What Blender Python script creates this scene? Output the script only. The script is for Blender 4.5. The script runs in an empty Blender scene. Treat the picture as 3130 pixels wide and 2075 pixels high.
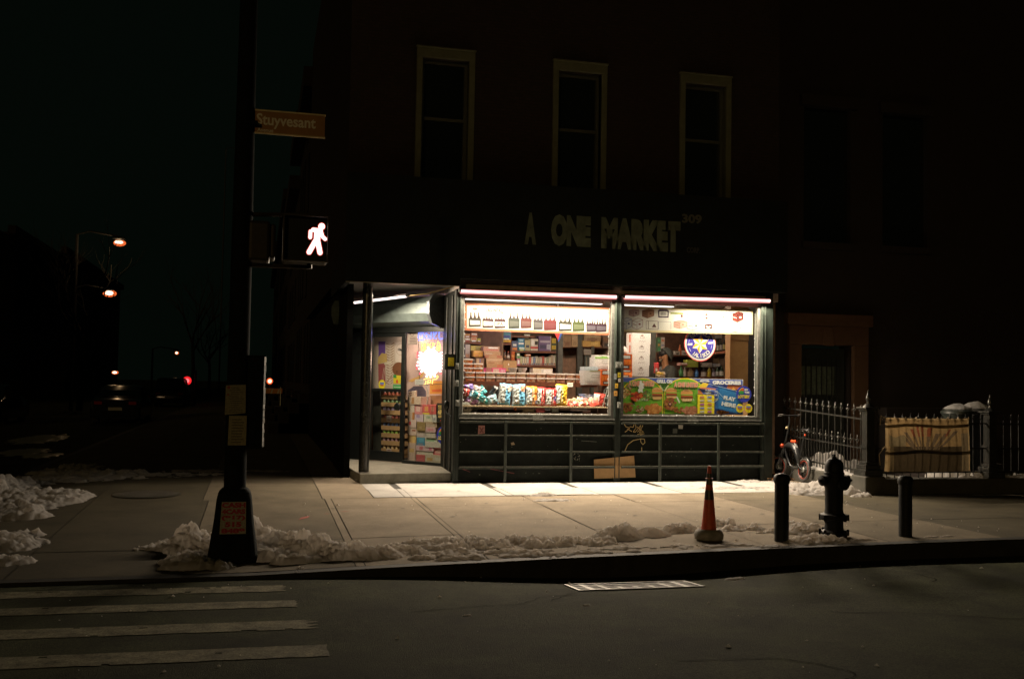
import bpy, math, random
from mathutils import Vector, Matrix, noise
random.seed(7)
SC = bpy.context.scene
COL = SC.collection
RAD = math.radians
V = Vector

# ------------------------------------------------------------------ camera, world, sun, exposure
F, EYE, BACK = 3043.0, 1.65, 16.1
camd = bpy.data.cameras.new("camera"); cam = bpy.data.objects.new("camera", camd); COL.objects.link(cam)
camd.sensor_width = 36; camd.lens = 36 * F / 3130; camd.clip_end = 800; camd.clip_start = 0.05
CAMROT = (Matrix.Rotation(RAD(-14.2), 3, 'Z') @ Matrix.Rotation(RAD(90 + 2.47), 3, 'X') @ Matrix.Rotation(RAD(1.0), 3, 'Z'))
cam.matrix_world = Matrix.Translation((0, -BACK, EYE)) @ CAMROT.to_4x4()
SC.camera = cam
SUN_EL, SUN_AZ = 11.0, 215.0          # stands for the weak street glow from behind the camera's left
world = bpy.data.worlds.new("World"); SC.world = world; world.use_nodes = True
wn = world.node_tree; wn.nodes.clear()
sky = wn.nodes.new("ShaderNodeTexSky"); sky.sky_type = 'NISHITA'; sky.sun_disc = False
sky.sun_elevation = RAD(-4.0); sky.sun_rotation = RAD(SUN_AZ)
tint = wn.nodes.new("ShaderNodeMix"); tint.data_type = 'RGBA'; tint.blend_type = 'MIX'
tint.inputs[0].default_value = 0.93; tint.inputs[7].default_value = (0.013, 0.026, 0.016, 1)
bg = wn.nodes.new("ShaderNodeBackground"); bg.inputs[1].default_value = 0.09
wo = wn.nodes.new("ShaderNodeOutputWorld")
wn.links.new(sky.outputs[0], tint.inputs[6]); wn.links.new(tint.outputs[2], bg.inputs[0]); wn.links.new(bg.outputs[0], wo.inputs[0])
sund = bpy.data.lights.new("sun", 'SUN'); sun = bpy.data.objects.new("sun", sund); COL.objects.link(sun)
sund.energy = 0.13; sund.angle = RAD(2.0); sund.color = (1.0, 0.64, 0.24)
sun.rotation_euler = (RAD(90 - SUN_EL), 0, RAD(-28.0)); sun.location = (-8, -30, 20)
SC.view_settings.view_transform = 'Standard'; SC.view_settings.look = 'None'
SC.view_settings.exposure = 0.0; SC.view_settings.gamma = 1.0
SC.cycles.max_bounces = 7; SC.cycles.diffuse_bounces = 3; SC.cycles.glossy_bounces = 3
SC.cycles.transparent_max_bounces = 12; SC.cycles.sample_clamp_indirect = 1.2; SC.cycles.sample_clamp_direct = 12.0
SC.cycles.use_denoising = True
SC.cycles.caustics_reflective = False; SC.cycles.caustics_refractive = False

# ------------------------------------------------------------------ measuring helpers (sight lines of the survey photograph)
CP = V((0, -BACK, EYE))
def ray(px, py): return CAMROT @ V(((px - 1565) / F, -(py - 1037.5) / F, -1.0))
def gz(px, py, z=0.0):
    d = ray(px, py); return CP + d * ((z - CP.z) / d.z)
def fy(px, py, y=0.0):
    d = ray(px, py); return CP + d * ((y - CP.y) / d.y)
def fx(px, py, x):
    d = ray(px, py); return CP + d * ((x - CP.x) / d.x)
def crop(x0, y0, s): return lambda x, y: (x0 + s * x, y0 + s * y)
Q = crop(0, 0, 1.32347)
C1 = crop(1050, 820, .4464); C2 = crop(1370, 840, .2933); C3 = crop(1860, 840, .2933); C4 = crop(2300, 1100, .3954)
C5 = crop(2300, 880, .2679); C8 = crop(1350, 1240, .4228); C9 = crop(2330, 1100, .255); C10 = crop(1000, 1400, .5497)

KX = [(-30, -.15), (0, -.13), (1.3, -.09), (3, -.05), (5, -.015), (8, .02), (40, .08)]
def zk(x):
    for (a, za), (b, zb) in zip(KX, KX[1:]):
        if x <= b: return za + (zb - za) * (x - a) / (b - a)
    return KX[-1][1]
KERB = -6.75
def zs(x, y):                       # height of the pavement
    t = min(1, max(0, (-y - 1) / (-KERB - 1))); z = zk(x) * t
    if x < -2.2: z -= .11 * min(1, (-2.2 - x) / 1.7) * (1 - .9 * t)
    return z
def sm(t): t = min(1, max(0, t)); return t * t * (3 - 2 * t)
def zr(x, y):                       # height of the carriageway
    return -.16 - .09 * math.exp(-((x - 3.5) / 1.7) ** 2) * (1 - sm((KERB - y) / 1.5)) + .03 * sm((KERB - y) / 5)
def gs(px, py):                     # sight line to the pavement
    z = 0
    for _ in range(8): p = gz(px, py, z); z = zs(p.x, p.y)
    return V((p.x, p.y, z))
def gr(px, py):
    z = -.15
    for _ in range(8): p = gz(px, py, z); z = zr(p.x, p.y)
    return V((p.x, p.y, z))

# ------------------------------------------------------------------ materials
MATS = {}
def M(name, col, rough=.6, metal=0., var=.18, scale=9., bump=0., bscale=60., spec=.5, col2=None, grain=0., gscale=160.):
    if name in MATS: return MATS[name]
    m = bpy.data.materials.new(name); m.use_nodes = True; nt = m.node_tree; b = nt.nodes["Principled BSDF"]
    b.inputs["Roughness"].default_value = rough; b.inputs["Metallic"].default_value = metal
    b.inputs["Specular IOR Level"].default_value = spec
    tc = nt.nodes.new("ShaderNodeTexCoord")
    n = nt.nodes.new("ShaderNodeTexNoise"); n.inputs["Scale"].default_value = scale; n.inputs["Detail"].default_value = 6
    n.inputs["Roughness"].default_value = .65
    nt.links.new(tc.outputs["Object"], n.inputs["Vector"])
    mx = nt.nodes.new("ShaderNodeMix"); mx.data_type = 'RGBA'
    rp = nt.nodes.new("ShaderNodeMapRange"); rp.inputs[1].default_value = .3; rp.inputs[2].default_value = .7
    nt.links.new(n.outputs[0], rp.inputs[0]); nt.links.new(rp.outputs[0], mx.inputs[0])
    c2 = col2 or tuple(max(0, c * (1 - var)) for c in col)
    c1 = col if col2 else tuple(min(1, c * (1 + var)) for c in col)
    mx.inputs[6].default_value = (*c2, 1); mx.inputs[7].default_value = (*c1, 1)
    if grain:
        n3 = nt.nodes.new("ShaderNodeTexNoise"); n3.inputs["Scale"].default_value = gscale; n3.inputs["Detail"].default_value = 3; n3.inputs["Roughness"].default_value = .8
        nt.links.new(tc.outputs["Object"], n3.inputs["Vector"])
        r3 = nt.nodes.new("ShaderNodeMapRange"); r3.inputs[1].default_value = .32; r3.inputs[2].default_value = .68; r3.inputs[3].default_value = 1 - grain; r3.inputs[4].default_value = 1 + grain
        m3 = nt.nodes.new("ShaderNodeMix"); m3.data_type = 'RGBA'; m3.blend_type = 'MULTIPLY'; m3.inputs[0].default_value = 1
        nt.links.new(n3.outputs[0], r3.inputs[0]); nt.links.new(mx.outputs[2], m3.inputs[6]); nt.links.new(r3.outputs[0], m3.inputs[7]); nt.links.new(m3.outputs[2], b.inputs["Base Color"])
    else: nt.links.new(mx.outputs[2], b.inputs["Base Color"])
    if bump:
        n2 = nt.nodes.new("ShaderNodeTexNoise"); n2.inputs["Scale"].default_value = bscale; n2.inputs["Detail"].default_value = 5
        nt.links.new(tc.outputs["Object"], n2.inputs["Vector"])
        bp = nt.nodes.new("ShaderNodeBump"); bp.inputs["Strength"].default_value = bump; bp.inputs["Distance"].default_value = .01
        nt.links.new(n2.outputs[0], bp.inputs["Height"]); nt.links.new(bp.outputs[0], b.inputs["Normal"])
    MATS[name] = m; return m
def EM(name, col, s, sample=True):
    if name in MATS: return MATS[name]
    m = bpy.data.materials.new(name); m.use_nodes = True; nt = m.node_tree; nt.nodes.clear()
    e = nt.nodes.new("ShaderNodeEmission"); e.inputs[0].default_value = (*col, 1); e.inputs[1].default_value = s
    o = nt.nodes.new("ShaderNodeOutputMaterial"); nt.links.new(e.outputs[0], o.inputs[0])
    if True:
        m.cycles.emission_sampling = 'NONE'
    MATS[name] = m; return m
def lamp(parent, a, b, width, direction, watts, col):
    """the light given off by a tube, panel or sign: a strip from a to b that belongs to its fixture"""
    a, b = V(a), V(b); L = bpy.data.lights.new("light", 'AREA'); L.shape = 'RECTANGLE'; L.size = (b - a).length; L.size_y = width; L.energy = watts; L.color = col
    o = bpy.data.objects.new("light", L); COL.objects.link(o); z = -V(direction).normalized(); x = (b - a).normalized(); y = z.cross(x).normalized(); x = y.cross(z)
    m = Matrix((x, y, z)).transposed().to_4x4(); m.translation = (a + b) / 2 - ORG[parent.name]; o.parent = parent; o.matrix_local = m; return o
def glass_mat(name, fac=.05, tintc=(.96, .98, .97), rough=.02):
    m = bpy.data.materials.new(name); m.use_nodes = True; nt = m.node_tree; nt.nodes.clear()
    t = nt.nodes.new("ShaderNodeBsdfTransparent"); t.inputs[0].default_value = (*tintc, 1)
    g = nt.nodes.new("ShaderNodeBsdfGlossy"); g.inputs["Roughness"].default_value = rough
    mx = nt.nodes.new("ShaderNodeMixShader"); mx.inputs[0].default_value = fac
    o = nt.nodes.new("ShaderNodeOutputMaterial")
    nt.links.new(t.outputs[0], mx.inputs[1]); nt.links.new(g.outputs[0], mx.inputs[2]); nt.links.new(mx.outputs[0], o.inputs[0])
    return m
def VC(name, rough=.55, var=.25, spec=.4, translucent=0., scale=70.):
    """printed matter: the colour of the print, faintly mottled"""
    if name in MATS: return MATS[name]
    m = bpy.data.materials.new(name); m.use_nodes = True; nt = m.node_tree; b = nt.nodes["Principled BSDF"]
    b.inputs["Roughness"].default_value = rough; b.inputs["Specular IOR Level"].default_value = spec
    a = nt.nodes.new("ShaderNodeAttribute"); a.attribute_name = "Col"
    tc = nt.nodes.new("ShaderNodeTexCoord"); n = nt.nodes.new("ShaderNodeTexNoise"); n.inputs["Scale"].default_value = scale
    n.inputs["Detail"].default_value = 4; nt.links.new(tc.outputs["Object"], n.inputs["Vector"])
    r = nt.nodes.new("ShaderNodeMapRange"); r.inputs[1].default_value = .3; r.inputs[2].default_value = .7
    r.inputs[3].default_value = 1 - var; r.inputs[4].default_value = 1 + var
    nt.links.new(n.outputs[0], r.inputs[0])
    mx = nt.nodes.new("ShaderNodeMix"); mx.data_type = 'RGBA'; mx.blend_type = 'MULTIPLY'; mx.inputs[0].default_value = 1
    nt.links.new(a.outputs["Color"], mx.inputs[6]); nt.links.new(r.outputs[0], mx.inputs[7])
    nt.links.new(mx.outputs[2], b.inputs["Base Color"])
    if translucent:
        tr = nt.nodes.new("ShaderNodeBsdfTranslucent"); nt.links.new(mx.outputs[2], tr.inputs[0])
        ms = nt.nodes.new("ShaderNodeMixShader"); ms.inputs[0].default_value = translucent
        out = nt.nodes["Material Output"]
        nt.links.new(b.outputs[0], ms.inputs[1]); nt.links.new(tr.outputs[0], ms.inputs[2]); nt.links.new(ms.outputs[0], out.inputs[0])
    MATS[name] = m; return m

# ------------------------------------------------------------------ mesh builder
ORG = {}
class Fr:
    """a flat frame: origin, right, up; n points out of the face"""
    def __init__(s, o, u, v): s.o, s.u, s.v = V(o), V(u).normalized(), V(v).normalized(); s.n = s.u.cross(s.v)
    def pt(s, x, y, d=0.): return s.o + s.u * x + s.v * y + s.n * d
    def px(s, px, py):
        d = ray(px, py); t = (s.o - CP).dot(s.n) / d.dot(s.n); p = CP + d * t - s.o
        return (p.dot(s.u), p.dot(s.v))
def FY(y): return Fr((0, y, 0), (1, 0, 0), (0, 0, 1))
TXT = {}
def text_geo(s, bold=.0):
    k = (s, bold)
    if k in TXT: return TXT[k]
    c = bpy.data.curves.new("t", 'FONT'); c.body = s; c.size = 1; c.offset = bold; c.resolution_u = 3
    o = bpy.data.objects.new("t", c); COL.objects.link(o)
    dg = bpy.context.evaluated_depsgraph_get(); me = bpy.data.meshes.new_from_object(o.evaluated_get(dg))
    vs = [(v.co.x, v.co.y) for v in me.vertices]; fs = [tuple(p.vertices) for p in me.polygons]
    bpy.data.objects.remove(o); bpy.data.curves.remove(c); bpy.data.meshes.remove(me)
    x0 = min(v[0] for v in vs); x1 = max(v[0] for v in vs); y0 = min(v[1] for v in vs); y1 = max(v[1] for v in vs)
    vs = [((x - x0) / (x1 - x0), (y - y0) / (y1 - y0)) for x, y in vs]
    TXT[k] = (vs, fs, (x1 - x0) / (y1 - y0)); return TXT[k]
class MB:
    def __init__(s): s.v = []; s.f = []; s.c = []; s.mi = []; s.cur = (1, 1, 1); s.m = 0
    def col(s, c): s.cur = c; return s
    def mat(s, m): s.m = m; return s
    def add(s, vs, fs):
        b = len(s.v); s.v += [tuple(v) for v in vs]
        for f in fs: s.f.append([i + b for i in f]); s.c.append(s.cur); s.mi.append(s.m)
        return s
    def obox(s, c, a, b, d):
        c, a, b, d = V(c), V(a), V(b), V(d); vs = []
        for i in (-1, 1):
            for j in (-1, 1):
                for k in (-1, 1): vs.append(c + a * i + b * j + d * k)
        return s.add(vs, [(0, 1, 3, 2), (4, 6, 7, 5), (0, 4, 5, 1), (2, 3, 7, 6), (0, 2, 6, 4), (1, 5, 7, 3)])
    def box(s, x0, y0, z0, x1, y1, z1):
        return s.obox(((x0 + x1) / 2, (y0 + y1) / 2, (z0 + z1) / 2), ((x1 - x0) / 2, 0, 0), (0, (y1 - y0) / 2, 0), (0, 0, (z1 - z0) / 2))
    def tube(s, pts, r, n=8, caps=True):
        pts = [V(p) for p in pts]; rs = r if isinstance(r, (list, tuple)) else [r] * len(pts); vs = []; fs = []
        up = V((0, 0, 1)); a = None
        for i, p in enumerate(pts):
            d = (pts[min(i + 1, len(pts) - 1)] - pts[max(i - 1, 0)])
            if d.length < 1e-9: d = V((0, 0, 1))
            d.normalize()
            if a is None: a = d.orthogonal().normalized() if abs(d.dot(up)) > .95 else d.cross(up).normalized()
            else:
                a = a - d * a.dot(d)
                a = a.normalized() if a.length > 1e-6 else d.orthogonal().normalized()
            b = d.cross(a)
            for k in range(n):
                t = 2 * math.pi * k / n; vs.append(p + (a * math.cos(t) + b * math.sin(t)) * rs[i])
        for i in range(len(pts) - 1):
            for k in range(n):
                k2 = (k + 1) % n; fs.append((i * n + k, i * n + k2, (i + 1) * n + k2, (i + 1) * n + k))
        if caps: fs.append(tuple(range(n))[::-1]); fs.append(tuple((len(pts) - 1) * n + k for k in range(n)))
        return s.add(vs, fs)
    def lathe(s, prof, c, n=20, axis=(0, 0, 1), sx=1., sy=1.):
        ax = V(axis).normalized(); a = ax.orthogonal().normalized() if abs(ax.z) < .99 else V((1, 0, 0)); b = ax.cross(a); c = V(c); vs = []; fs = []
        for r, h in prof:
            for k in range(n):
                t = 2 * math.pi * k / n; vs.append(c + ax * h + (a * (math.cos(t) * sx) + b * (math.sin(t) * sy)) * r)
        m = len(prof)
        for i in range(m - 1):
            for k in range(n):
                k2 = (k + 1) % n; fs.append((i * n + k, i * n + k2, (i + 1) * n + k2, (i + 1) * n + k))
        fs.append(tuple(range(n))[::-1]); fs.append(tuple((m - 1) * n + k for k in range(n)))
        return s.add(vs, fs)
    def ball(s, c, r, n=12, m=8, sc=(1, 1, 1)):
        prof = [(r * math.sin(math.pi * i / m) + 1e-5, -r * math.cos(math.pi * i / m)) for i in range(m + 1)]
        b = len(s.v); s.lathe(prof, (0, 0, 0), n)
        for i in range(b, len(s.v)):
            x, y, z = s.v[i]; s.v[i] = (c[0] + x * sc[0], c[1] + y * sc[1], c[2] + z * sc[2])
        return s
    def poly(s, fr, pts, d=0.): return s.add([fr.pt(x, y, d) for x, y in pts], [tuple(range(len(pts)))])
    def prism(s, fr, pts, d0, d1):
        n = len(pts); vs = [fr.pt(x, y, d0) for x, y in pts] + [fr.pt(x, y, d1) for x, y in pts]
        return s.add(vs, [tuple(range(n))[::-1], tuple(range(n, 2 * n))] + [(i, (i + 1) % n, n + (i + 1) % n, n + i) for i in range(n)])
    def rect(s, fr, x0, y0, x1, y1, d=0.): return s.poly(fr, [(x0, y0), (x1, y0), (x1, y1), (x0, y1)], d)
    def disc(s, fr, cx, cy, rx, ry=None, d=0., n=28, a0=0, a1=360):
        ry = ry or rx; full = (a1 - a0) == 360
        pts = [(cx + rx * math.cos(RAD(a0 + (a1 - a0) * i / n)), cy + ry * math.sin(RAD(a0 + (a1 - a0) * i / n))) for i in range(n + (0 if full else 1))]
        return s.poly(fr, pts if full else [(cx, cy)] + pts, d)
    def ring(s, fr, cx, cy, r0, r1, d=0., n=32, ky=1.):
        vs = []
        for i in range(n):
            t = 2 * math.pi * i / n
            for r in (r0, r1): vs.append(fr.pt(cx + r * math.cos(t), cy + r * ky * math.sin(t), d))
        return s.add(vs, [(2 * i, 2 * i + 1, (2 * i + 3) % (2 * n), (2 * i + 2) % (2 * n)) for i in range(n)])
    def stroke(s, fr, pts, w, d=0.):
        for (x0, y0), (x1, y1) in zip(pts, pts[1:]):
            L = math.hypot(x1 - x0, y1 - y0) or 1e-6; nx, ny = -(y1 - y0) / L * w / 2, (x1 - x0) / L * w / 2
            s.poly(fr, [(x0 + nx, y0 + ny), (x0 - nx, y0 - ny), (x1 - nx, y1 - ny), (x1 + nx, y1 + ny)], d)
        return s
    def text(s, fr, t, x0, y0, x1, y1, d=0., bold=.02, rot=0., skew=0.):
        vs, fs, _ = text_geo(t, bold); w, h = x1 - x0, y1 - y0; cx, cy = (x0 + x1) / 2, (y0 + y1) / 2; c, q = math.cos(RAD(rot)), math.sin(RAD(rot)); out = []
        for a, b in vs:
            x, y = (a - .5) * w, (b - .5) * h; y += skew * x
            out.append(fr.pt(cx + x * c - y * q, cy + x * q + y * c, d))
        return s.add(out, fs)
    def arc_text(s, fr, t, cx, cy, r, size, a_mid, span, d=0., inward=True, bold=.03):
        n = len(t)
        for i, ch in enumerate(t):
            a = a_mid + span * (i / (n - 1) - .5) * (1 if inward else -1)
            vs, fs, asp = text_geo(ch, bold); w = size * asp * .95; h = size; rot = a + 90 if inward else a - 90
            c, q = math.cos(RAD(rot)), math.sin(RAD(rot)); X, Y = cx + r * math.cos(RAD(a)), cy + r * math.sin(RAD(a))
            s.add([fr.pt(X + (u - .5) * w * c - (v - .5) * h * q, Y + (u - .5) * w * q + (v - .5) * h * c, d) for u, v in vs], fs)
        return s
    def build(s, name, mats, parent=None, smooth=False, bevel=0., vc=False, sharp=True):
        o3 = ORG.get(parent.name, V((0, 0, 0))) if parent else V((0, 0, 0))
        me = bpy.data.meshes.new(name)
        me.from_pydata([(x - o3.x, y - o3.y, z - o3.z) for x, y, z in s.v], [], s.f)
        for m in (mats if isinstance(mats, (list, tuple)) else [mats]): me.materials.append(m)
        for p, mi in zip(me.polygons, s.mi): p.material_index = mi; p.use_smooth = smooth
        if vc:
            at = me.color_attributes.new("Col", 'FLOAT_COLOR', 'CORNER'); i = 0
            for p, c in zip(me.polygons, s.c):
                for k in p.loop_indices: at.data[k].color = (c[0], c[1], c[2], 1)
        me.validate(); me.update()
        o = bpy.data.objects.new(name, me); COL.objects.link(o)
        if smooth and not bevel and sharp:
            me.set_sharp_from_angle(angle=RAD(40))
        if bevel:
            b = o.modifiers.new("edge", 'BEVEL'); b.width = bevel; b.segments = 2; b.limit_method = 'ANGLE'
        if parent: o.parent = parent; ORG[o.name] = o3
        return o
def thing(name, label, cat, loc=(0, 0, 0), group=None):
    o = bpy.data.objects.new(name, None); COL.objects.link(o); o.location = loc; ORG[o.name] = V(loc); o.empty_display_size = .1
    o["label"] = label; o["category"] = cat
    if group: o["group"] = group
    return o
def tag(o, label, cat, group=None):
    o["label"] = label; o["category"] = cat
    if group: o["group"] = group
    return o
def struct(o, kind="structure"): o["kind"] = kind; return o
def dup(o, loc=None, rotz=None, label=None, parent=None):
    c = o.copy(); COL.objects.link(c)
    if parent: c.parent = parent; ORG[c.name] = ORG[parent.name]
    elif loc is not None: c.location = loc; ORG[c.name] = V(loc)
    if rotz is not None: c.rotation_euler = (0, 0, rotz)
    if label: c["label"] = label
    for ch in o.children: dup(ch, parent=c)
    return c
ORDN = "first second third fourth fifth sixth seventh eighth ninth tenth eleventh twelfth thirteenth fourteenth fifteenth sixteenth seventeenth eighteenth nineteenth twentieth".split()

# common materials
m_black = M("black_paint", (.018, .024, .02), .45, var=.3, scale=14, bump=.08)
m_green = M("dark_green_paint", (.014, .020, .016), .5, spec=.3, var=.45, scale=7, bump=.1, bscale=30)
m_rail = M("worn_green_paint", (.026, .033, .026), .45, var=.5, scale=9, bump=.1, bscale=30, spec=.4)
m_alu = M("dull_aluminium", (.24, .25, .23), .42, .6, var=.35, scale=20, bump=.05)
m_paper = VC("printed_paper"); m_gloss = VC("printed_plastic", .3, .22, .5); m_matte = VC("painted_lettering", .8, .2, .2)
m_concrete = M("concrete", (.24, .23, .19), .9, var=.25, scale=5, bump=.35, bscale=90, spec=.2, grain=.3)
m_iron = M("black_iron", (.02, .02, .019), .38, .5, var=.3, scale=30, bump=.15, bscale=80)
m_glass = glass_mat("window_glass")
m_snow = M("trodden_snow", (.88, .86, .84), .8, var=.12, scale=6, bump=.6, bscale=70, spec=.2, grain=.12, gscale=90)
def add_translucency(m, f, c):
    nt = m.node_tree; b = nt.nodes["Principled BSDF"]; out = nt.nodes["Material Output"]; t = nt.nodes.new("ShaderNodeBsdfTranslucent"); t.inputs[0].default_value = (*c, 1)
    ms = nt.nodes.new("ShaderNodeMixShader"); ms.inputs[0].default_value = f; nt.links.new(b.outputs[0], ms.inputs[1]); nt.links.new(t.outputs[0], ms.inputs[2]); nt.links.new(ms.outputs[0], out.inputs[0])
add_translucency(m_snow, .74, (.95, .90, .84))
m_card = M("cardboard", (.42, .26, .12), .8, var=.12, scale=16)

# ------------------------------------------------------------------ ground: carriageways, pavement, kerb
def grid(xs, ys, h):
    mb = MB(); n = len(ys)
    mb.add([(x, y, h(x, y)) for x in xs for y in ys], [(i * n + j, (i + 1) * n + j, (i + 1) * n + j + 1, i * n + j + 1) for i in range(len(xs) - 1) for j in range(n - 1)])
    return mb
def lin(a, b, n): return [a + (b - a) * i / (n - 1) for i in range(n)]
m_asph = M("asphalt", (.037, .040, .018), .95, var=.55, scale=1.6, bump=.9, bscale=130, spec=.12, grain=.75, gscale=70)
m_walk = M("pavement_slab", (.208, .173, .126), .93, var=.2, scale=1.7, bump=.4, bscale=120, spec=.15, grain=.35, gscale=110)
struct(grid(lin(-4.2, 14, 90) + [30, 90], lin(-30, -8.3, 12)[:-1] + lin(-8.3, KERB + .02, 16), zr).build("road", m_asph, smooth=True))
struct(grid([-120, -60, -30] + lin(-16, -3.95, 16), [-30, -15] + lin(-10, 20, 16) + [40, 80, 160, 300], lambda x, y: -.165 - .004 * abs(x + 9)).build("avenue", m_asph, smooth=True))
struct(grid([-300, 300], [-300, 600], lambda x, y: -.6).build("ground", m_asph))
# pavement slabs with open joints over a dark bed
bed = grid(lin(-3.95, 13, 40) + [30, 90], lin(KERB + .14, .9, 20), lambda x, y: zs(x, y) - .012)
b2 = grid(lin(-3.95, 1.5, 8), [.9, 5, 10, 20, 40, 80, 160, 300], lambda x, y: zs(x, y) - .012); bed.add(b2.v, b2.f)
struct(bed.build("pavement_bed", M("joint_dirt", (.035, .033, .028), .95)))
XJ = [-3.9, -2.2, -.62, .93, 1.02, 2.14, 2.21, 3.79, 5.21, 6.66, 8.1, 9.55, 11.05, 12.6, 14.2, 15.8, 17.5, 19, 21, 24, 30, 60, 90]
YJ = [KERB + .15, -5.12, -2.85, -1.9]
slabs = MB(); g = .006
def slab(x0, y0, x1, y1, up=0.):
    jz = random.uniform(-.003, .003) + up; nx = 3
    vs = []; fs = []
    for i in range(nx + 1):
        x = x0 + g + (x1 - x0 - 2 * g) * i / nx
        for j in range(nx + 1):
            y = y0 + g + (y1 - y0 - 2 * g) * j / nx
            vs.append((x, y, zs(x, y) + jz))
    k = nx + 1
    for i in range(nx):
        for j in range(nx): fs.append((i * k + j, (i + 1) * k + j, (i + 1) * k + j + 1, i * k + j + 1))
    slabs.add(vs, fs)
for x0, x1 in zip(XJ[3:9], XJ[4:10]):
    for y0, y1 in zip(YJ, YJ[1:]): slab(x0, y0, x1, y1)
for x0, x1 in zip([.9], [1.62]):
    ys = [-1.9, -.3, 1.4, 3.2] + [5 + 1.9 * i for i in range(20)] + [60, 90, 150, 300]
    for y0, y1 in zip(ys, ys[1:]): slab(x0, y0, x1, y1)
struct(slabs.build("pavement", m_walk))
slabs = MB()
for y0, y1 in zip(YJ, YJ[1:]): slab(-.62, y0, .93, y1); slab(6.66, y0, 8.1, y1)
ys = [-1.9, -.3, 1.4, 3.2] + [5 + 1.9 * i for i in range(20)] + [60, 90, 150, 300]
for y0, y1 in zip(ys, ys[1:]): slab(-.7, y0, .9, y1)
struct(slabs.build("pavement", M("light_falloff_slab", (.135, .114, .079), .93, var=.25, scale=1.5, bump=.4, bscale=120, spec=.15, grain=.35, gscale=110)))  # darker slab tone paints in the shop light fading to both sides
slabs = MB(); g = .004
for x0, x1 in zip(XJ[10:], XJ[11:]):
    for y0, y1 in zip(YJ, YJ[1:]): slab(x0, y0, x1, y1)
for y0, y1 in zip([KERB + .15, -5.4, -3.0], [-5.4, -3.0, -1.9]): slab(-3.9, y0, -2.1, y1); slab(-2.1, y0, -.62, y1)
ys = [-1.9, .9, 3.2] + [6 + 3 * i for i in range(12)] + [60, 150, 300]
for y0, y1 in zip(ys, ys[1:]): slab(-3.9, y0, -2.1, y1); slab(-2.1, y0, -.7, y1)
struct(slabs.build("corner_pavement", M("light_falloff_concrete", (.062, .053, .032), .9, var=.3, scale=1.3, bump=.4, bscale=110, spec=.2, grain=.35, gscale=110))); g = .006  # darkest tone, painting in the last of the light fall-off at both ends
# pale concrete strip along the shop front, tooled in double lines
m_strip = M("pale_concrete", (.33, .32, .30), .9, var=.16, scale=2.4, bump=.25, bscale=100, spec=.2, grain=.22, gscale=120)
strip = MB(); slabs_main = slabs
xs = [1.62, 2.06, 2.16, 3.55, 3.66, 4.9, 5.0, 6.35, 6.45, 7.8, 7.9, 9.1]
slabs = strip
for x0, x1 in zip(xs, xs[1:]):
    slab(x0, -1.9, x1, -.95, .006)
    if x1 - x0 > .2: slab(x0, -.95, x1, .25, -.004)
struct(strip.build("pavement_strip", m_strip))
slabs = MB()
for x0, x1 in zip([9.1, 10.5, 12, 14, 18, 24, 40, 90], [10.5, 12, 14, 18, 24, 40, 90]): slab(x0, -1.9, x1, .9)
struct(slabs.build("pavement_edge", m_walk))
kb = MB(); kx = lin(-3.95, 14, 60) + [30, 90]; ky = [(KERB, -.5), (KERB, -.014), (KERB + .012, 0), (KERB + .15, .0), (KERB + .15, -.05)]
kb.add([(x, y, (zs(x, KERB) + dz) if dz > -.4 else -.45) for x in kx for y, dz in ky], [(i * 5 + j, (i + 1) * 5 + j, (i + 1) * 5 + j + 1, i * 5 + j + 1) for i in range(len(kx) - 1) for j in range(4)])
struct(kb.build("kerb", M("kerb_stone", (.035, .033, .028), .75, spec=.2, var=.3, scale=6, bump=.4, bscale=60)))
kb = MB(); ys = lin(KERB, 30, 30) + [80, 300]
kb.add([(x, y, zs(-3.9, y) + dz) for y in ys for x, dz in ((-4.08, -.3), (-4.08, 0), (-3.9, .003))], [(i * 3 + j, (i + 1) * 3 + j, (i + 1) * 3 + j + 1, i * 3 + j + 1) for i in range(len(ys) - 1) for j in range(2)])
struct(kb.build("avenue_kerb", MATS["kerb_stone"]))
# crosswalk bars
m_mark = M("worn_road_paint", (.27, .25, .16), .9, scale=7, bump=.5, bscale=90, spec=.15, col2=(.085, .08, .052), grain=.5, gscale=60)
for x1, yc, w, sk in ((.26, -7.2, .25, .02), (.34, -7.83, .25, .01), (.43, -8.57, .28, .05), (.49, -9.33, .29, .0)):
    mb = MB(); nx, ny = 66, 9
    P = [[None] * (ny + 1) for _ in range(nx + 1)]
    for i in range(nx + 1):
        for j in range(ny + 1):
            x = -2.9 + (x1 + 2.9) * i / nx + (sk * math.sin(j * 2.1) if i == nx else 0); y = yc + (x - x1) * -.03 + w * (j / ny - .5)
            P[i][j] = (x + noise.noise((x * 9, y * 9, 1)) * .012, y + noise.noise((x * 7, y * 13, 5)) * .014, zr(x, y) + .004)
    for i in range(nx):
        for j in range(ny):
            x, y, _ = P[i][j]; e = .10 if j in (0, ny - 1) else 0
            if noise.noise((x * 4.2, y * 9, 2)) * .7 + noise.noise((x * 15, y * 22, 3)) * .6 + e < .58: mb.add([P[i][j], P[i + 1][j], P[i + 1][j + 1], P[i][j + 1]], [(0, 1, 2, 3)])
    struct(mb.build("road_marking", m_mark))
# red utility spray marks on the slabs
m_spray = M("faded_red_spray", (.30, .07, .05), .9)
mb = MB()
for a, b, w in ((C10(-160, 345), C10(-95, 322), .09), (C10(70, 300), C10(130, 296), .03), (C10(-20, 312), C10(20, 310), .03)):
    A, B = gs(*a), gs(*b); d = (B - A).normalized(); nn = V((-d.y, d.x, 0)) * w / 2
    mb.add([A + V((0, 0, .007)), (A + B) / 2 - nn + V((0, 0, .007)), B + V((0, 0, .007)), (A + B) / 2 + nn + V((0, 0, .007))], [(0, 1, 2, 3)])
struct(mb.build("spray_marking", m_spray))
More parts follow.
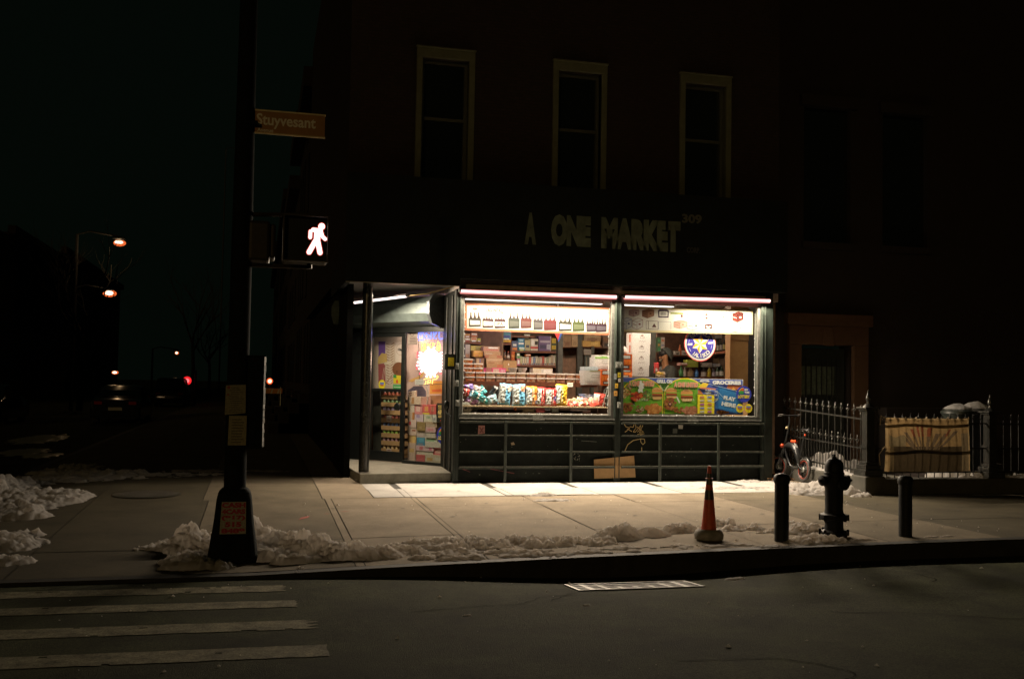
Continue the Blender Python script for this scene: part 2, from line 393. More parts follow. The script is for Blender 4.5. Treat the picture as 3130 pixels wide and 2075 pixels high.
# storm drain grate in the gutter dip
A = gr(*Q(1340, 1364)); B = gr(*Q(1600, 1346)); x0, x1 = gr(*Q(1312, 1355)).x, gr(*Q(1632, 1356)).x; y0, y1 = A.y, B.y
if y1 - y0 < .35: y1 = y0 + .42
y1 = min(y1, KERB - .03); y0 = y1 - .44
t = thing("storm_drain", "cast iron storm drain grate with long slots in the gutter below the kerb", "drain", ((x0 + x1) / 2, (y0 + y1) / 2, zr(x0, y0)))
mb = MB(); zz = lambda x, y, k: (x, y, zr(x, y) + k)
def plate(mb, xa, ya, xb, yb, k=.010, h=.03):
    mb.add([zz(xa, ya, k), zz(xb, ya, k), zz(xb, yb, k), zz(xa, yb, k), zz(xa, ya, k - h), zz(xb, ya, k - h), zz(xb, yb, k - h), zz(xa, yb, k - h)], [(0, 1, 2, 3), (0, 4, 5, 1), (1, 5, 6, 2), (2, 6, 7, 3), (3, 7, 4, 0)])
m_grate = M("worn_iron", (.085, .082, .062), .5, .5, var=.3, scale=25, bump=.2)
for a in ((x0, y0, x1, y0 + .022), (x0, y1 - .022, x1, y1), (x0, y0 + .022, x0 + .03, y1 - .022), (x1 - .03, y0 + .022, x1, y1 - .022)): plate(mb, *a)
mb.build("frame", m_grate, t)
mb = MB()
for i in range(1, 8): xx = x0 + (x1 - x0) * i / 8; plate(mb, xx - .024, y0, xx + .024, y1, .0085)
for i in range(1, 4): yy = y0 + (y1 - y0) * i / 4; plate(mb, x0, yy - .010, x1, yy + .010, .0065)
mb.build("grating", m_grate, t)
mb = MB(); plate(mb, x0, y0, x1, y1, .0025, .002); mb.build("pit", M("drain_pit", (.004, .004, .004), .9), t)
# manhole
c = gs(*Q(340, 1141)); t = thing("manhole_cover", "round iron manhole cover set in the pavement corner near the avenue", "manhole cover", c)
fr = Fr(c + V((0, 0, .0035)), (1, 0, 0), (0, 1, 0))
MB().ring(fr, 0, 0, .40, .46).build("rim", m_grate, t)
mb = MB().disc(fr, 0, 0, .40, d=.002)
for r in (.12, .24, .34): mb.ring(fr, 0, 0, r, r + .03, .007)
for k in range(12): a = k * RAD(30); mb.stroke(fr, [(.15 * math.cos(a), .15 * math.sin(a)), (.37 * math.cos(a), .37 * math.sin(a))], .025, .008)
mb.build("lid", M("manhole_iron", (.13, .12, .10), .55, .4, var=.4, scale=30), t)

# ------------------------------------------------------------------ snow
def snow(name, blobs, res=.014, base=zs, rough=1., seed=0., thr=.0, mat=None):
    """blobs: (x, y, rx, ry, h, patchiness)"""
    x0 = min(b[0] - b[2] for b in blobs) - .05; x1 = max(b[0] + b[2] for b in blobs) + .05
    y0 = min(b[1] - b[3] for b in blobs) - .05; y1 = max(b[1] + b[3] for b in blobs) + .05
    nx, ny = int((x1 - x0) / res) + 2, int((y1 - y0) / res) + 2; H = {}
    idx = {}; vs = []; fs = []
    for i in range(nx):
        x = x0 + i * res
        for j in range(ny):
            y = y0 + j * res; h = 0
            for bx, by, rx, ry, bh, pt in blobs:
                q = ((x - bx) / rx) ** 2 + ((y - by) / ry) ** 2
                if q < 1.25:
                    e = noise.noise((x * 3.1 + seed, y * 3.1, seed)) * .35 + noise.noise((x * 9 + seed, y * 9, 3)) * .25
                    w = 1 - q + e * 1.0 - pt * (.35 + noise.noise((x * 5.5, y * 5.5 + seed, 7)) * 1.5 + noise.noise((x * 16, y * 16 + seed, 9)) * .9)
                    if w > 0: h = max(h, bh * min(1, w) ** .95)
            if h > .004:
                d1 = noise.voronoi((x * 6.5 + seed, y * 6.5, .5))[0]; d2 = noise.voronoi((x * 17, y * 17 + seed, 1.5))[0]
                lump = max(0., 1 - (d1[0] / .78) ** 2) ** .5; lump2 = max(0., 1 - (d2[0] / .7) ** 2) ** .5 - .4
                h *= 1 + .55 * noise.noise((x * 2.6 + seed, y * 2.6, 12))
                h = h * (1 - .5 * rough + .62 * rough * lump) + min(h, .055) * rough * (.5 * lump2 + .32 * noise.noise((x * 40, y * 40, seed)) + .16 * noise.noise((x * 95, y * 95, seed)))
            H[i, j] = h
    for i in range(nx - 1):
        for j in range(ny - 1):
            if max(H[i, j], H[i + 1, j], H[i, j + 1], H[i + 1, j + 1]) > .006:
                f = []
                for a, b in ((i, j), (i + 1, j), (i + 1, j + 1), (i, j + 1)):
                    if (a, b) not in idx:
                        idx[a, b] = len(vs); x, y = x0 + a * res, y0 + b * res; h = H[a, b]
                        vs.append((x + noise.noise((x * 20, y * 20, 4)) * .02, y + noise.noise((x * 20, y * 20, 8)) * .02, base(x, y) + (h if h > .006 else -.004)))
                    f.append(idx[a, b])
                fs.append(f)
    return struct(MB().add(vs, fs).build(name, mat or m_snow, smooth=True, sharp=False), "stuff")
def gb(px, rx, ry, h, pt=0.): p = gs(*px); return (p.x, p.y, rx, ry, h, pt)
snow("snow_bank", [gb(Q(470, 1268), .40, .40, .20, .1), gb(Q(545, 1283), .46, .22, .15), gb(Q(440, 1300), .3, .25, .12, .2), gb(Q(375, 1262), .26, .25, .06, .9), gb(Q(590, 1240), .22, .24, .24), gb(Q(640, 1268), .36, .30, .18),
    gb(Q(720, 1278), .36, .26, .17), gb(Q(790, 1285), .36, .22, .13), gb(Q(865, 1285), .34, .20, .11, .15), gb(Q(620, 1290), .4, .18, .12), gb(Q(690, 1297), .35, .12, .07, .2), gb(Q(470, 1310), .4, .15, .08, .4)], .0125, seed=1.3)
snow("snow_ridge", [gb(Q(930, 1272), .32, .25, .06, .6), gb(Q(1010, 1258), .40, .36, .045, .95), gb(Q(1100, 1258), .40, .36, .06, .85), gb(Q(1190, 1256), .40, .30, .06, .8), gb(Q(1280, 1255), .38, .26, .06, .85), gb(Q(1360, 1252), .33, .24, .06, .75), gb(Q(1050, 1275), .5, .14, .03, .8), gb(Q(1200, 1275), .5, .10, .035, .7),
    gb(Q(1430, 1240), .30, .24, .15, .12), gb(Q(1500, 1236), .30, .16, .09, .35), gb(Q(1570, 1226), .28, .18, .10, .3), gb(Q(1330, 1278), .7, .12, .02, 1.1), gb(Q(1120, 1284), .6, .12, .02, 1.0), gb(Q(1000, 1288), .45, .10, .035, .6), gb(Q(1080, 1290), .4, .07, .03, .6), gb(Q(1230, 1282), .5, .08, .03, .7), gb(Q(1420, 1268), .5, .09, .025, .75), gb(Q(1560, 1262), .5, .08, .018, .8)], .0115, seed=4.1)
snow("snow_clumps", [gb(Q(1660, 1212), .22, .10, .10, .1), gb(Q(1700, 1222), .36, .14, .05, .7), gb(Q(1760, 1225), .25, .2, .04, .9), gb(Q(1860, 1230), .30, .22, .09, .3), gb(Q(1890, 1250), .36, .22, .07, .5), gb(Q(1835, 1220), .2, .2, .07, .3),
    gb(Q(1640, 1262), .6, .12, .012, .9), gb(Q(1790, 1262), .3, .12, .014, .9), gb(Q(1985, 1247), .25, .05, .015, .8)], .0125, seed=7.7)
snow("snow_patch", [gb(Q(2160, 1240), .28, .05, .014, .6), gb(Q(1255, 1143), .22, .16, .04, .4), gb(Q(1280, 1155), .34, .14, .02, .5)], .012, seed=2.2)
snow("snow_by_fence", [gb(Q(1690, 1128), .8, .16, .03, .55), gb(Q(1730, 1112), .35, .18, .03, .6), gb(Q(1860, 1140), .45, .26, .09, .15), gb(Q(1900, 1130), .35, .3, .13), gb(Q(1955, 1140), .25, .2, .11, .1), gb(Q(1990, 1146), .25, .10, .04, .5), gb(Q(1840, 1130), .3, .25, .09, .2)], .0145, seed=3.9)
snow("snow_heap", [gb(Q(60, 1160), .8, 1.0, .13, .1), gb(Q(-40, 1140), .7, 1.3, .20), gb(Q(130, 1160), .38, .5, .12, .1), gb(Q(20, 1195), .5, .4, .12, .1)], .02, seed=9.2)
snow("corner_snow", [gb(Q(20, 1262), .36, .42, .08, .35), gb(Q(-40, 1262), .4, .6, .12), gb(Q(50, 1240), .25, .25, .05, .6), gb(Q(5, 1300), .3, .2, .06, .5)], .018, seed=5.5)
snow("snow_strip", [(-2.6, 1.7, 1.1, .9, .05, 1.0), (-1.5, 1.6, 1.0, .4, .02, 1.1), (-3.3, 2.6, .6, 2.0, .05, .8), (-.9, 2.3, .6, .3, .02, .7), (.2, 2.2, .5, .2, .015, .8)], .03, seed=6.1)
snow("gutter_snow", [(gr(*Q(1698, 1337)).x, gr(*Q(1698, 1337)).y, .12, .06, .03, .2), (gr(*Q(697, 1323)).x, gr(*Q(697, 1323)).y, .06, .05, .06, 0), (gr(*Q(885, 1330)).x, gr(*Q(885, 1330)).y, .15, .04, .012, .5), (gr(*Q(1355, 1397)).x, gr(*Q(1355, 1397)).y, .05, .02, .01, 0), (gr(*Q(1080, 1420)).x, gr(*Q(1080, 1420)).y, .06, .03, .008, .3)], .01, base=zr, seed=1.9)
snow("avenue_ice", [(-5.3, 9.5, .55, 1.4, .02, .3), (-6.0, 14.5, .7, 2.6, .02, .35), (-4.7, 8.3, .4, .9, .02, .6)], .06, base=lambda x, y: -.175, seed=8.8, rough=.3, mat=M("wet_ice", (.42, .40, .30), .28, spec=1.0, bump=.3, bscale=20))
# crumbs of snow and grit scattered over the pavement and the carriageway
mb = MB(); rc = random.Random(31)
for k in range(230):
    if k < 165: x, y = rc.uniform(.2, 8.6), rc.choice([rc.uniform(-6.6, -2.0), rc.gauss(-5.9, .45)]); z = zs(x, y) if y > KERB else zr(x, y)
    else: x, y = rc.uniform(-2.5, 8), rc.uniform(-11, -6.9); z = zr(x, y)
    s = rc.choice([.006, .008, .012, .02]) * rc.uniform(.6, 1.3); a = rc.random() * 3; z += .006
    pts = [(x + s * rc.uniform(.6, 1.2) * math.cos(a + q * 1.2566), y + s * rc.uniform(.6, 1.2) * math.sin(a + q * 1.2566), z) for q in range(5)]
    mb.add(pts + [(x, y, z + s * .7)], [(0, 1, 5), (1, 2, 5), (2, 3, 5), (3, 4, 5), (4, 0, 5)])
struct(mb.build("snow_crumbs", m_snow, smooth=True), "stuff")
mb = MB(); rc = random.Random(77); up = Fr((0, 0, 0), (1, 0, 0), (0, 1, 0))
for k in range(150):
    x, y = rc.uniform(-.6, 9.5), rc.uniform(-6.5, -.1); r = rc.choice([.008, .012, .018, .03]) * rc.uniform(.7, 1.2); q = rc.random() * 6
    mb.poly(Fr((x, y, zs(x, y) + (.0115 if -1.9 < y < -.95 and x > 1.6 else .0065)), (1, 0, 0), (0, 1, 0)), [(r * (1 + .25 * math.sin(3 * t + q)) * math.cos(t), r * .8 * math.sin(t)) for t in [6.2832 * i / 9 for i in range(9)]])
struct(mb.build("gum_spots", M("old_gum", (.06, .053, .04), .9)), "stuff")
mb = MB(); rc = random.Random(5); zp_ = lambda x, y: V((x, y, zr(x, y) + .0045))
for x, y, ang, n in ((1.2, -8.3, .1, 26), (4.5, -8.9, -.15, 30), (6.2, -7.9, .9, 12), (-1.0, -10.3, .2, 30), (3.0, -10.6, -.3, 26), (2.4, -8.1, 1.2, 14)):
    for k in range(n):
        ang += rc.uniform(-.45, .45); L_ = rc.uniform(.05, .13); w = rc.uniform(.006, .014); x2, y2 = x + L_ * math.cos(ang), y + L_ * math.sin(ang) * .6
        if y2 > KERB - .25: break
        nx_, ny_ = -math.sin(ang) * w / 2, math.cos(ang) * w / 2
        mb.add([zp_(x + nx_, y + ny_), zp_(x - nx_, y - ny_), zp_(x2 - nx_, y2 - ny_), zp_(x2 + nx_, y2 + ny_)], [(0, 1, 2, 3)]); x, y = x2, y2
struct(mb.build("road_crack", M("tar_crack", (.010, .010, .006), .95, spec=.02)))

# ------------------------------------------------------------------ corner store building
GX0, GX1 = 3.16, 8.68            # shop front
ZS, ZH = 1.06, 3.13              # sill and head
DA, DB = V((3.2, 1.25, 0)), V((1.45, 3.3, 0))   # chamfered entrance wall
store = thing("corner_store", "brick corner store with lit shop windows and a recessed chamfered entrance", "store", (5, 0, 0))
m_brick = M("red_brick", (.085, .022, .018), .85, var=.25, scale=3)
nt = m_brick.node_tree; bk = nt.nodes.new("ShaderNodeTexBrick"); tc = nt.nodes.new("ShaderNodeTexCoord"); mp = nt.nodes.new("ShaderNodeMapping")
mp.inputs["Rotation"].default_value = (RAD(90), 0, 0); bk.inputs["Scale"].default_value = 4.6; bk.inputs["Color1"].default_value = (.030, .016, .011, 1); bk.inputs["Color2"].default_value = (.019, .011, .0085, 1); bk.inputs["Mortar"].default_value = (.012, .010, .0075, 1)
nt.links.new(tc.outputs["Object"], mp.inputs[0]); nt.links.new(mp.outputs[0], bk.inputs[0]); nt.links.new(bk.outputs[0], nt.nodes["Principled BSDF"].inputs["Base Color"])
def holes_wall(mb, x0, x1, z0, z1, holes, y0, y1):
    xs = sorted({x0, x1} | {h[0] for h in holes} | {h[2] for h in holes}); zs_ = sorted({z0, z1} | {h[1] for h in holes} | {h[3] for h in holes})
    for a, b in zip(xs, xs[1:]):
        for c, d in zip(zs_, zs_[1:]):
            if not any(h[0] <= (a + b) / 2 <= h[2] and h[1] <= (c + d) / 2 <= h[3] for h in holes): mb.box(a, y0, c, b, y1, d)
WINX = [(2.37, 3.35), (4.71, 5.68), (7.04, 8.02)]
holes = [(a + .1, 4.6, b - .1, 6.98) for a, b in WINX]
mb = MB(); holes_wall(mb, 1.30, 8.98, 3.42, 11.5, holes, 0, .35); mb.box(1.30, .35, 3.42, 1.62, 14, 11.5); mb.build("brick_wall", m_brick, store)
m_trim = M("pale_window_trim", (.11, .115, .066), .75, var=.15, scale=10); m_dglass = M("dark_glass", (.012, .016, .015), .08, spec=.6, var=.1)
for a, b in WINX:
    mb = MB(); mb.box(a, -.05, 4.6, a + .1, .12, 6.98); mb.box(b - .1, -.05, 4.6, b, .12, 6.98); mb.box(a, -.055, 6.98, b, .12, 7.13); mb.box(a - .012, -.075, 7.13, b + .012, .10, 7.16)
    w = mb.build("window", m_trim, store, bevel=.006)
    mb = MB(); x0, x1 = a + .1, b - .1
    for r in ((x0, 4.6, x0 + .05, 6.98), (x1 - .05, 4.6, x1, 6.98), (x0 + .05, 6.92, x1 - .05, 6.98), (x0 + .05, 5.97, x1 - .05, 6.02)): mb.box(r[0], .10, r[1], r[2], .16, r[3])
    mb.build("sash", M("sash_paint", (.06, .065, .045), .6), w)
    mb = MB(); mb.box(x0 + .05, .15, 4.6, x1 - .05, .165, 6.92); mb.build("pane", m_dglass, w)
mb = MB(); mb.box(1.2, -.5, 11.5, 9.05, .2, 11.9); mb.box(1.2, -.35, 11.25, 9.05, .2, 11.5); mb.build("cornice", M("cornice_paint", (.05, .035, .03), .7), store)
# side wall on the avenue, entrance reveal
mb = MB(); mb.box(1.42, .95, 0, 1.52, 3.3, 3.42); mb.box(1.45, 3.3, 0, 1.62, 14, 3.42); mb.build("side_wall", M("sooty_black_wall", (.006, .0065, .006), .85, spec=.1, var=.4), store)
# fascia sign
sign = thing("fascia_sign", "long dark fascia sign over the shop front with pale A ONE MARKET lettering", "sign", (5, -.2, 4))
mb = MB(); mb.box(1.28, -.30, 3.32, 9.0, -.002, 4.93); mb.box(1.28, -.30, 3.20, 3.12, -.20, 3.322); mb.box(1.28, -.19, 3.20, 1.36, 3.0, 3.9); mb.build("signboard", M("sign_black", (.007, .009, .0075), .7, spec=.15, var=.3, scale=4, bump=.05), sign)
mb = MB(); mb.box(1.285, -.296, 3.19, 3.1, -.27, 3.215); mb.build("edge_strip", M("tarnished_strip", (.22, .2, .13), .5, .4), sign)
fs = FY(-.304); m_let = M("faded_sign_lettering", (.080, .098, .062), .7, var=.35, scale=6)
def sq(x, y): return fs.px(*Q(x, y))
mb = MB()
for s, xa, xb, yb, yt in (("A", 1211, 1239, 578, 500), ("ONE", 1272, 1365, 580, 503), ("MARKET", 1388, 1572, 586, 507)):
    x0, z0 = sq(xa, yb); x1, z1 = sq(xb, yt); zc = sq((xa + xb) / 2, (yb + yt) / 2)[1]; h = (yb - yt) * 1.3235 * 15.9 / F
    vs, f, _ = text_geo(s, .08)
    mb.add([fs.pt(x0 + a * (x1 - x0), 3.93 + b * .53, 0) for a, b in vs], f)
mb.build("shop_name", m_let, sign)
x0, z0 = sq(1575, 511); x1, z1 = sq(1621, 491)
mb = MB().text(fs, "309", x0, 4.44, x1, 4.60, bold=.04); mb.build("street_number", M("number_lettering", (.07, .07, .045), .7, var=.3), sign)
x0, z0 = sq(1586, 588); x1, z1 = sq(1617, 574); MB().text(fs, "CORP.", x0, 3.93, x1, 4.03, bold=.04).build("small_lettering", M("dark_lettering", (.028, .028, .02), .7), sign)
# head housing above the windows, posts, frames, stall riser
mb = MB(); mb.box(3.15, -.03, 3.17, 8.97, .35, 3.322); mb.box(6.0, -.036, 3.17, 6.012, 0, 3.32); mb.build("shutter_housing", M("housing_paint", (.42, .34, .30), .6, spec=.25, var=.25, scale=12), store)
for a, b in ((3.10, 3.19), (5.87, 5.99), (8.62, 8.72)):
    mb = MB(); mb.box(a, -.07, .0, b, .06, 3.17); mb.box(a + .012, -.085, .06, a + .03, -.07, 3.14); mb.box(b - .03, -.085, .06, b - .012, -.07, 3.14)
    mb.build("post", m_green, store, bevel=.004)
m_frame = M("window_frame_metal", (.09, .093, .084), .45, .45, var=.45, scale=18, bump=.05)
for a, b in ((3.19, 5.87), (5.99, 8.62)):
    mb = MB(); mb.box(a, -.045, ZS + .06, a + .055, .05, 3.17); mb.box(b - .055, -.045, ZS + .06, b, .05, 3.17); mb.box(a, -.05, ZS + .0, b, .05, ZS + .06)
    mb.box(a, -.11, ZS - .025, b, -.05, ZS + .0)
    w = mb.build("shop_window", m_frame, store, bevel=.004); MB().box(a + .055, -.045, 3.065, b - .055, .05, 3.17).build("head_rail", M("head_rail_paint", (.20, .13, .12), .9, spec=.02), w)
    mb = MB(); mb.box(a + .055, .0, ZS + .06, b - .055, .008, 3.07); mb.build("pane", m_glass, w)
    mb = MB(); mb.box((a + b) / 2 - .1, -.118, ZS - .035, (a + b) / 2 + .1, -.112, ZS - .005); mb.box((a + b) / 2 - .09, -.06, ZS + .01, (a + b) / 2 + .09, -.051, ZS + .045); mb.build("latch", m_alu, w)
mb = MB(); mb.box(3.12, -.02, 0, 8.7, .12, ZS - .026)
mb.build("stall_riser", M("riser_paint", (.0062, .0082, .0066), .6, spec=.12, var=.55, scale=4, bump=.12, bscale=25), store)
mb = MB(); mb.box(8.72, -.05, 0, 8.86, .3, 3.32); mb.build("end_panel", m_green, store)
# guard rail
guard = thing("guard_rail", "dark green pipe guard rail of horizontal bars in front of the stall riser", "railing", (5.9, -.12, 0))
zb = [fy(*C8(700, y), -.12).z for y in (212, 330, 438)]
for (a, b) in ((3.19, 5.87), (5.99, 8.66)):
    for i, z in enumerate(zb + [ZS - .055]):
        h = (.022, .022, .036, .03)[i]; mb = MB(); mb.box(a, -.135, z - h, b, -.12 + .012, z); rl_ = mb.build("rail", m_rail, guard, bevel=.004); MB().box(a + .01, -.1375, z - .001, b - .01, -.1345, z + .004).build("edge_glint", M("edge_glint_paint", (.42, .44, .38), .5, var=.6, scale=14), rl_)  # pale strip paints the light caught along each rail's top edge
for x, w in ((460, .045), (935, .045), (1578, .05), (2000, .045)):
    X = fy(*C8(x, 300), -.14).x; mb = MB(); mb.box(X - w / 2, -.16, 0.01, X + w / 2, -.1365, ZS - .05); mb.build("upright", m_rail, guard, bevel=.006)
# riser decorations
fr = FY(-.0225)
def c8(pts): return [fr.px(*C8(x, y)) for x, y in pts]
mb = MB()
for st in ([(1315, 120), (1330, 150), (1360, 160), (1345, 175), (1325, 190)], [(1395, 120), (1385, 155), (1360, 150)], [(1340, 165), (1375, 185)], [(1400, 122), (1405, 160), (1385, 188), (1400, 190), (1440, 140), (1430, 175), (1415, 190)], [(1410, 150), (1460, 190), (1430, 195), (1445, 160), (1455, 140)], [(1415, 205), (1465, 200), (1435, 212)],
           [(1325, 325), (1345, 280), (1385, 250), (1440, 238), (1465, 240), (1470, 265), (1455, 280), (1440, 262), (1438, 240)], [(1446, 300), (1447, 326)]):
    mb.stroke(fr, c8(st), .012)
    if st[0] in ((1415, 205), (1440, 240), (1446, 300)) or st[-1] == (1438, 240): mb.build("graffiti", M("cream_paint", (.75, .58, .28), .6), store); mb = MB()
MB().col((.36, .17, .15)).poly(fr, c8([(262, 205), (266, 142), (312, 142), (312, 200)])).col((.18, .06, .06)).stroke(fr, c8([(275, 155), (300, 195)]), .02, .001).stroke(fr, c8([(302, 155), (278, 195)]), .02, .0012).build("red_sticker", m_paper, store, vc=True)
MB().col((.8, .8, .78)).poly(fr, c8([(1712, 165), (1712, 138), (1745, 140), (1742, 167)])).build("white_sticker", m_paper, store, vc=True)
MB().col((.08, .09, .08)).poly(fr, c8([(1670, 200), (1672, 165), (1705, 165), (1703, 200)])).build("torn_sticker", m_paper, store, vc=True)
mb = MB().col((.4, .3, .2)).poly(fr, c8([(500, 268), (520, 262), (530, 280), (505, 285)])).col((.14, .16, .15)).stroke(fr, c8([(1010, 252), (1120, 260)]), .006).col((.12, .02, .02)).stroke(fr, c8([(150, 455), (205, 478)]), .008).stroke(fr, c8([(350, 455), (525, 488)]), .01)
for i in range(26): a, b = random.uniform(950, 995), random.uniform(335, 395); mb.col((.5, .5, .45)).poly(fr, c8([(a, b), (a + 5, b), (a + 4, b + 5)]))
for i in range(60): a, b = random.uniform(130, 2290), random.uniform(110, 500); mb.col((.10, .11, .10)).poly(fr, c8([(a, b), (a + random.uniform(4, 16), b + 1), (a + 4, b + random.uniform(3, 9))]))
struct(mb.build("scuff_marking", m_paper, store, vc=True), "stuff")
# stickers and locks on the posts
fr = FY(-.0862)
for c, r in (((.75, .62, .05), (100, 350, 134, 405)), ((.8, .8, .8), (106, 418, 132, 452)), ((.75, .48, .06), (70, 470, 104, 520)), ((.80, .42, .10), (58, 552, 96, 605)), ((.28, .33, .38), (60, 365, 90, 425))):
    s = crop(1860, 1040, 60 / 214.); a = fr.px(*s(r[0], r[3])); b = fr.px(*s(r[2], r[1])); mb = MB(); mb.col(c).rect(fr, a[0], a[1], b[0], b[1], .001 + random.random() * .001)
    mb.col((.3, .15, .03)).rect(fr, a[0] + .015, (a[1] + b[1]) / 2 - .01, b[0] - .015, (a[1] + b[1]) / 2 + .006, .0025)
    mb.build("post_sticker", m_paper, store, vc=True)
for x, z in ((3.13, 1.62), (3.15, 1.3), (5.95, 1.3), (3.13, 1.9), (5.91, 1.98), (5.97, 1.98)):
    mb = MB(); mb.box(x - .03, -.11, z - .05, x + .03, -.086, z + .05); mb.tube([(x - .015, -.115, z + .01), (x - .015, -.13, z + .03), (x + .015, -.13, z + .03), (x + .015, -.115, z + .01)], .006, 6); mb.box(x - .02, -.135, z - .035, x + .02, -.112, z + .01)
    mb.build("padlock", m_alu, store, bevel=.003)
# entrance: step, pillar, soffit, chamfered wall
u = (DB - DA).normalized(); FD = Fr((DA.x, DA.y, 0), -u, (0, 0, 1)); FD = Fr(DB, (DA - DB), (0, 0, 1))
LD = (DA - DB).length
mb = MB(); ST = .16
pts = [(1.60, -.05), (3.10, .06), (3.16, 1.3), (1.54, 3.2), (1.54, .9)]
mb.prism(Fr((0, 0, 0), (1, 0, 0), (0, 1, 0)), pts, -.02, ST - .005); mb.build("step", m_concrete, store, bevel=.012)
mb = MB(); mb.tube([(1.70, .36, .0), (1.70, .36, 3.3)], .085, 16); mb.tube([(1.70, .36, .0), (1.70, .36, .06)], .13, 16); mb.build("pillar", M("pillar_paint", (.022, .024, .022), .24, .0, spec=.9, var=.4, scale=12, bump=.08), store, smooth=True)
mb = MB(); mb.box(1.37, -.20, 3.28, 3.15, 3.4, 3.41); mb.build("soffit", M("soffit_paint", (.16, .17, .16), .6), store)
# return wall from post to door wall
mb = MB(); mb.box(3.14, .06, 0, 3.2, 1.3, 3.17); mb.build("return_wall", M("soot_black_metal", (.007, .008, .0072), .6, spec=.15, var=.4), store)
for y_ in (.10, .34, .82): MB().box(3.115, y_, .17, 3.139, y_ + .05, 3.1).build("shutter_track", m_frame, store, bevel=.003)
# roll-down housing over the door: faceted box with end cap
mb = MB(); prof = [(.02, 2.62), (.30, 2.70), (.36, 2.84), (.36, 3.02), (.28, 3.14), (.02, 3.14)]
vs = [FD.pt(x, z, d) for x in (.18, LD - .12) for d, z in prof]; n = len(prof)
mb.add(vs, [tuple(range(n)), tuple(range(2 * n - 1, n - 1, -1))] + [(i, (i + 1) % n, n + (i + 1) % n, n + i) for i in range(n)])
mb.build("door_shutter_box", M("grey_green_sheet", (.15, .19, .18), .45, .3, var=.2, scale=8, bump=.05), store, bevel=.005)
mb = MB(); vs = [FD.pt(x, z * 1.0, d * 1.12) for x in (LD - .12, LD - .06) for d, z in [(.02, 2.58), (.3, 2.66), (.38, 2.82), (.38, 3.04), (.28, 3.18), (.02, 3.18)]]
mb.add(vs, [tuple(range(n)), tuple(range(2 * n - 1, n - 1, -1))] + [(i, (i + 1) % n, n + (i + 1) % n, n + i) for i in range(n)]); mb.build("shutter_end_cap", M("cap_steel", (.16, .18, .19), .4, .5, var=.25, scale=14), store)
def dbox(mb, x0, z0, x1, z1, d0, d1):
    c = FD.pt((x0 + x1) / 2, (z0 + z1) / 2, (d0 + d1) / 2); return mb.obox(c, FD.u * (x1 - x0) / 2, FD.v * (z1 - z0) / 2, FD.n * (d1 - d0) / 2)
XA = FD.px(*C1(185, 1300))[0]; XM = FD.px(*C1(412, 900))[0]; XR = FD.px(*C1(695, 900))[0]; DZ = 2.52
m_dframe = M("door_frame_black", (.014, .017, .016), .35, .3, var=.3, scale=16)
mb = MB()
for r in ((-.05, ST, XA - .085, DZ + .1), (XR + .0, ST, LD, DZ + .1)): dbox(mb, r[0], r[1], r[2], r[3], -.03, .05)
dbox(mb, XA - .085, DZ, XR, DZ + .1, -.03, .05); dbox(mb, XM + .03, ST, XR, ST + .05, -.03, .05); mb.build("door_frame", m_dframe, store, bevel=.004)
mb = MB(); dbox(mb, XM + .03, ST + .05, XR, DZ, 0, .008); mb.build("side_light", m_glass, store)
zm = FD.px(*C1(300, 832))[1]
mb = MB()
for r in ((XA - .08, ST + .01, XM + .03, ST + .19), (XA - .08, ST + .19, XA, DZ - .07), (XM - .055, ST + .19, XM + .03, DZ - .07), (XA - .08, DZ - .07, XM + .03, DZ), (XA, zm - .025, XM - .055, zm + .025)): dbox(mb, r[0], r[1], r[2], r[3], -.02, .03)
door = mb.build("door", m_dframe, store, bevel=.003)
mb = MB(); dbox(mb, XA, ST + .19, XM - .055, zm - .025, 0, .008); dbox(mb, XA, zm + .025, XM - .055, DZ - .07, 0, .008); mb.build("pane", m_glass, door)
mb = MB(); dbox(mb, XM - .10, zm - .20, XM - .055, zm - .10, .03, .06); c = FD.pt(XM - .11, zm - .3, .05); mb.lathe([(.07, -.02), (.075, 0), (.06, .02)], c, 16, FD.n); mb.build("handle", m_dframe, door)
# fluorescent tubes
m_tube = EM("tube_light", (1.0, .80, .74), 3.2); m_tube2 = EM("entrance_tube_light", (1.0, .84, .78), 2.6)
m_batten = M("white_batten", (.6, .58, .55), .5)
def tubelight(name, label, a, b, r, mat, up=.045):
    a, b = V(a), V(b); t = thing(name, label, "tube light", (a + b) / 2, "fluorescent tubes on the shop front"); d = (b - a).normalized(); s = d.cross(V((0, 0, 1))).normalized(); c = (a + b) / 2
    MB().obox(c + V((0, .03 if up > .04 else 0, up - .006)), d * (b - a).length / 2, s * (.085 if up > .04 else .04), V((0, 0, .008))).build("batten", M("halo_red_batten", (.010, .0026, .0022), .7, spec=.05), t, bevel=.003)  # red batten colour paints in a pink halo above the tube
    MB().tube([a + d * .03, b - d * .03], r, 12).build("tube", mat, t, smooth=True)
    if up > .04: MB().tube([a + d * .025 + V((0, .010, .0)), b - d * .025 + V((0, .010, .0))], r * 1.30, 14).build("tube_halo", EM("rose_halo_glow", (1.0, .36, .33), 1.0), t, smooth=True)  # added glowing shell paints a pink halo round the tube
    if up > .04: lamp(t, a + d * .04 + V((0, .03, .01)), b - d * .04 + V((0, .03, .01)), .012, (0, 1, .12), .8, (1.0, .70, .60))
    lamp(t, a + d * .04 + V((0, -.012, -r - .004)), b - d * .04 + V((0, -.012, -r - .004)), .035, (0, -.50, -.86) if up > .04 else (.25, -.2, -1), 540. if up > .04 else 180., (1.0, .81, .60))
    for p, q in ((a, 1), (b, -1)): mb = MB(); mb.obox(p + d * q * .015 + V((0, 0, .012)), d * .015, s * .03, V((0, 0, .025))); mb.build("end_cap", m_alu, t)
A, B = fy(*C2(112, 170), -.15), fy(*C2(1768, 232), -.15); tubelight("tube_light", "long fluorescent tube glowing above the window with chip bags", A, B, .031, m_tube)
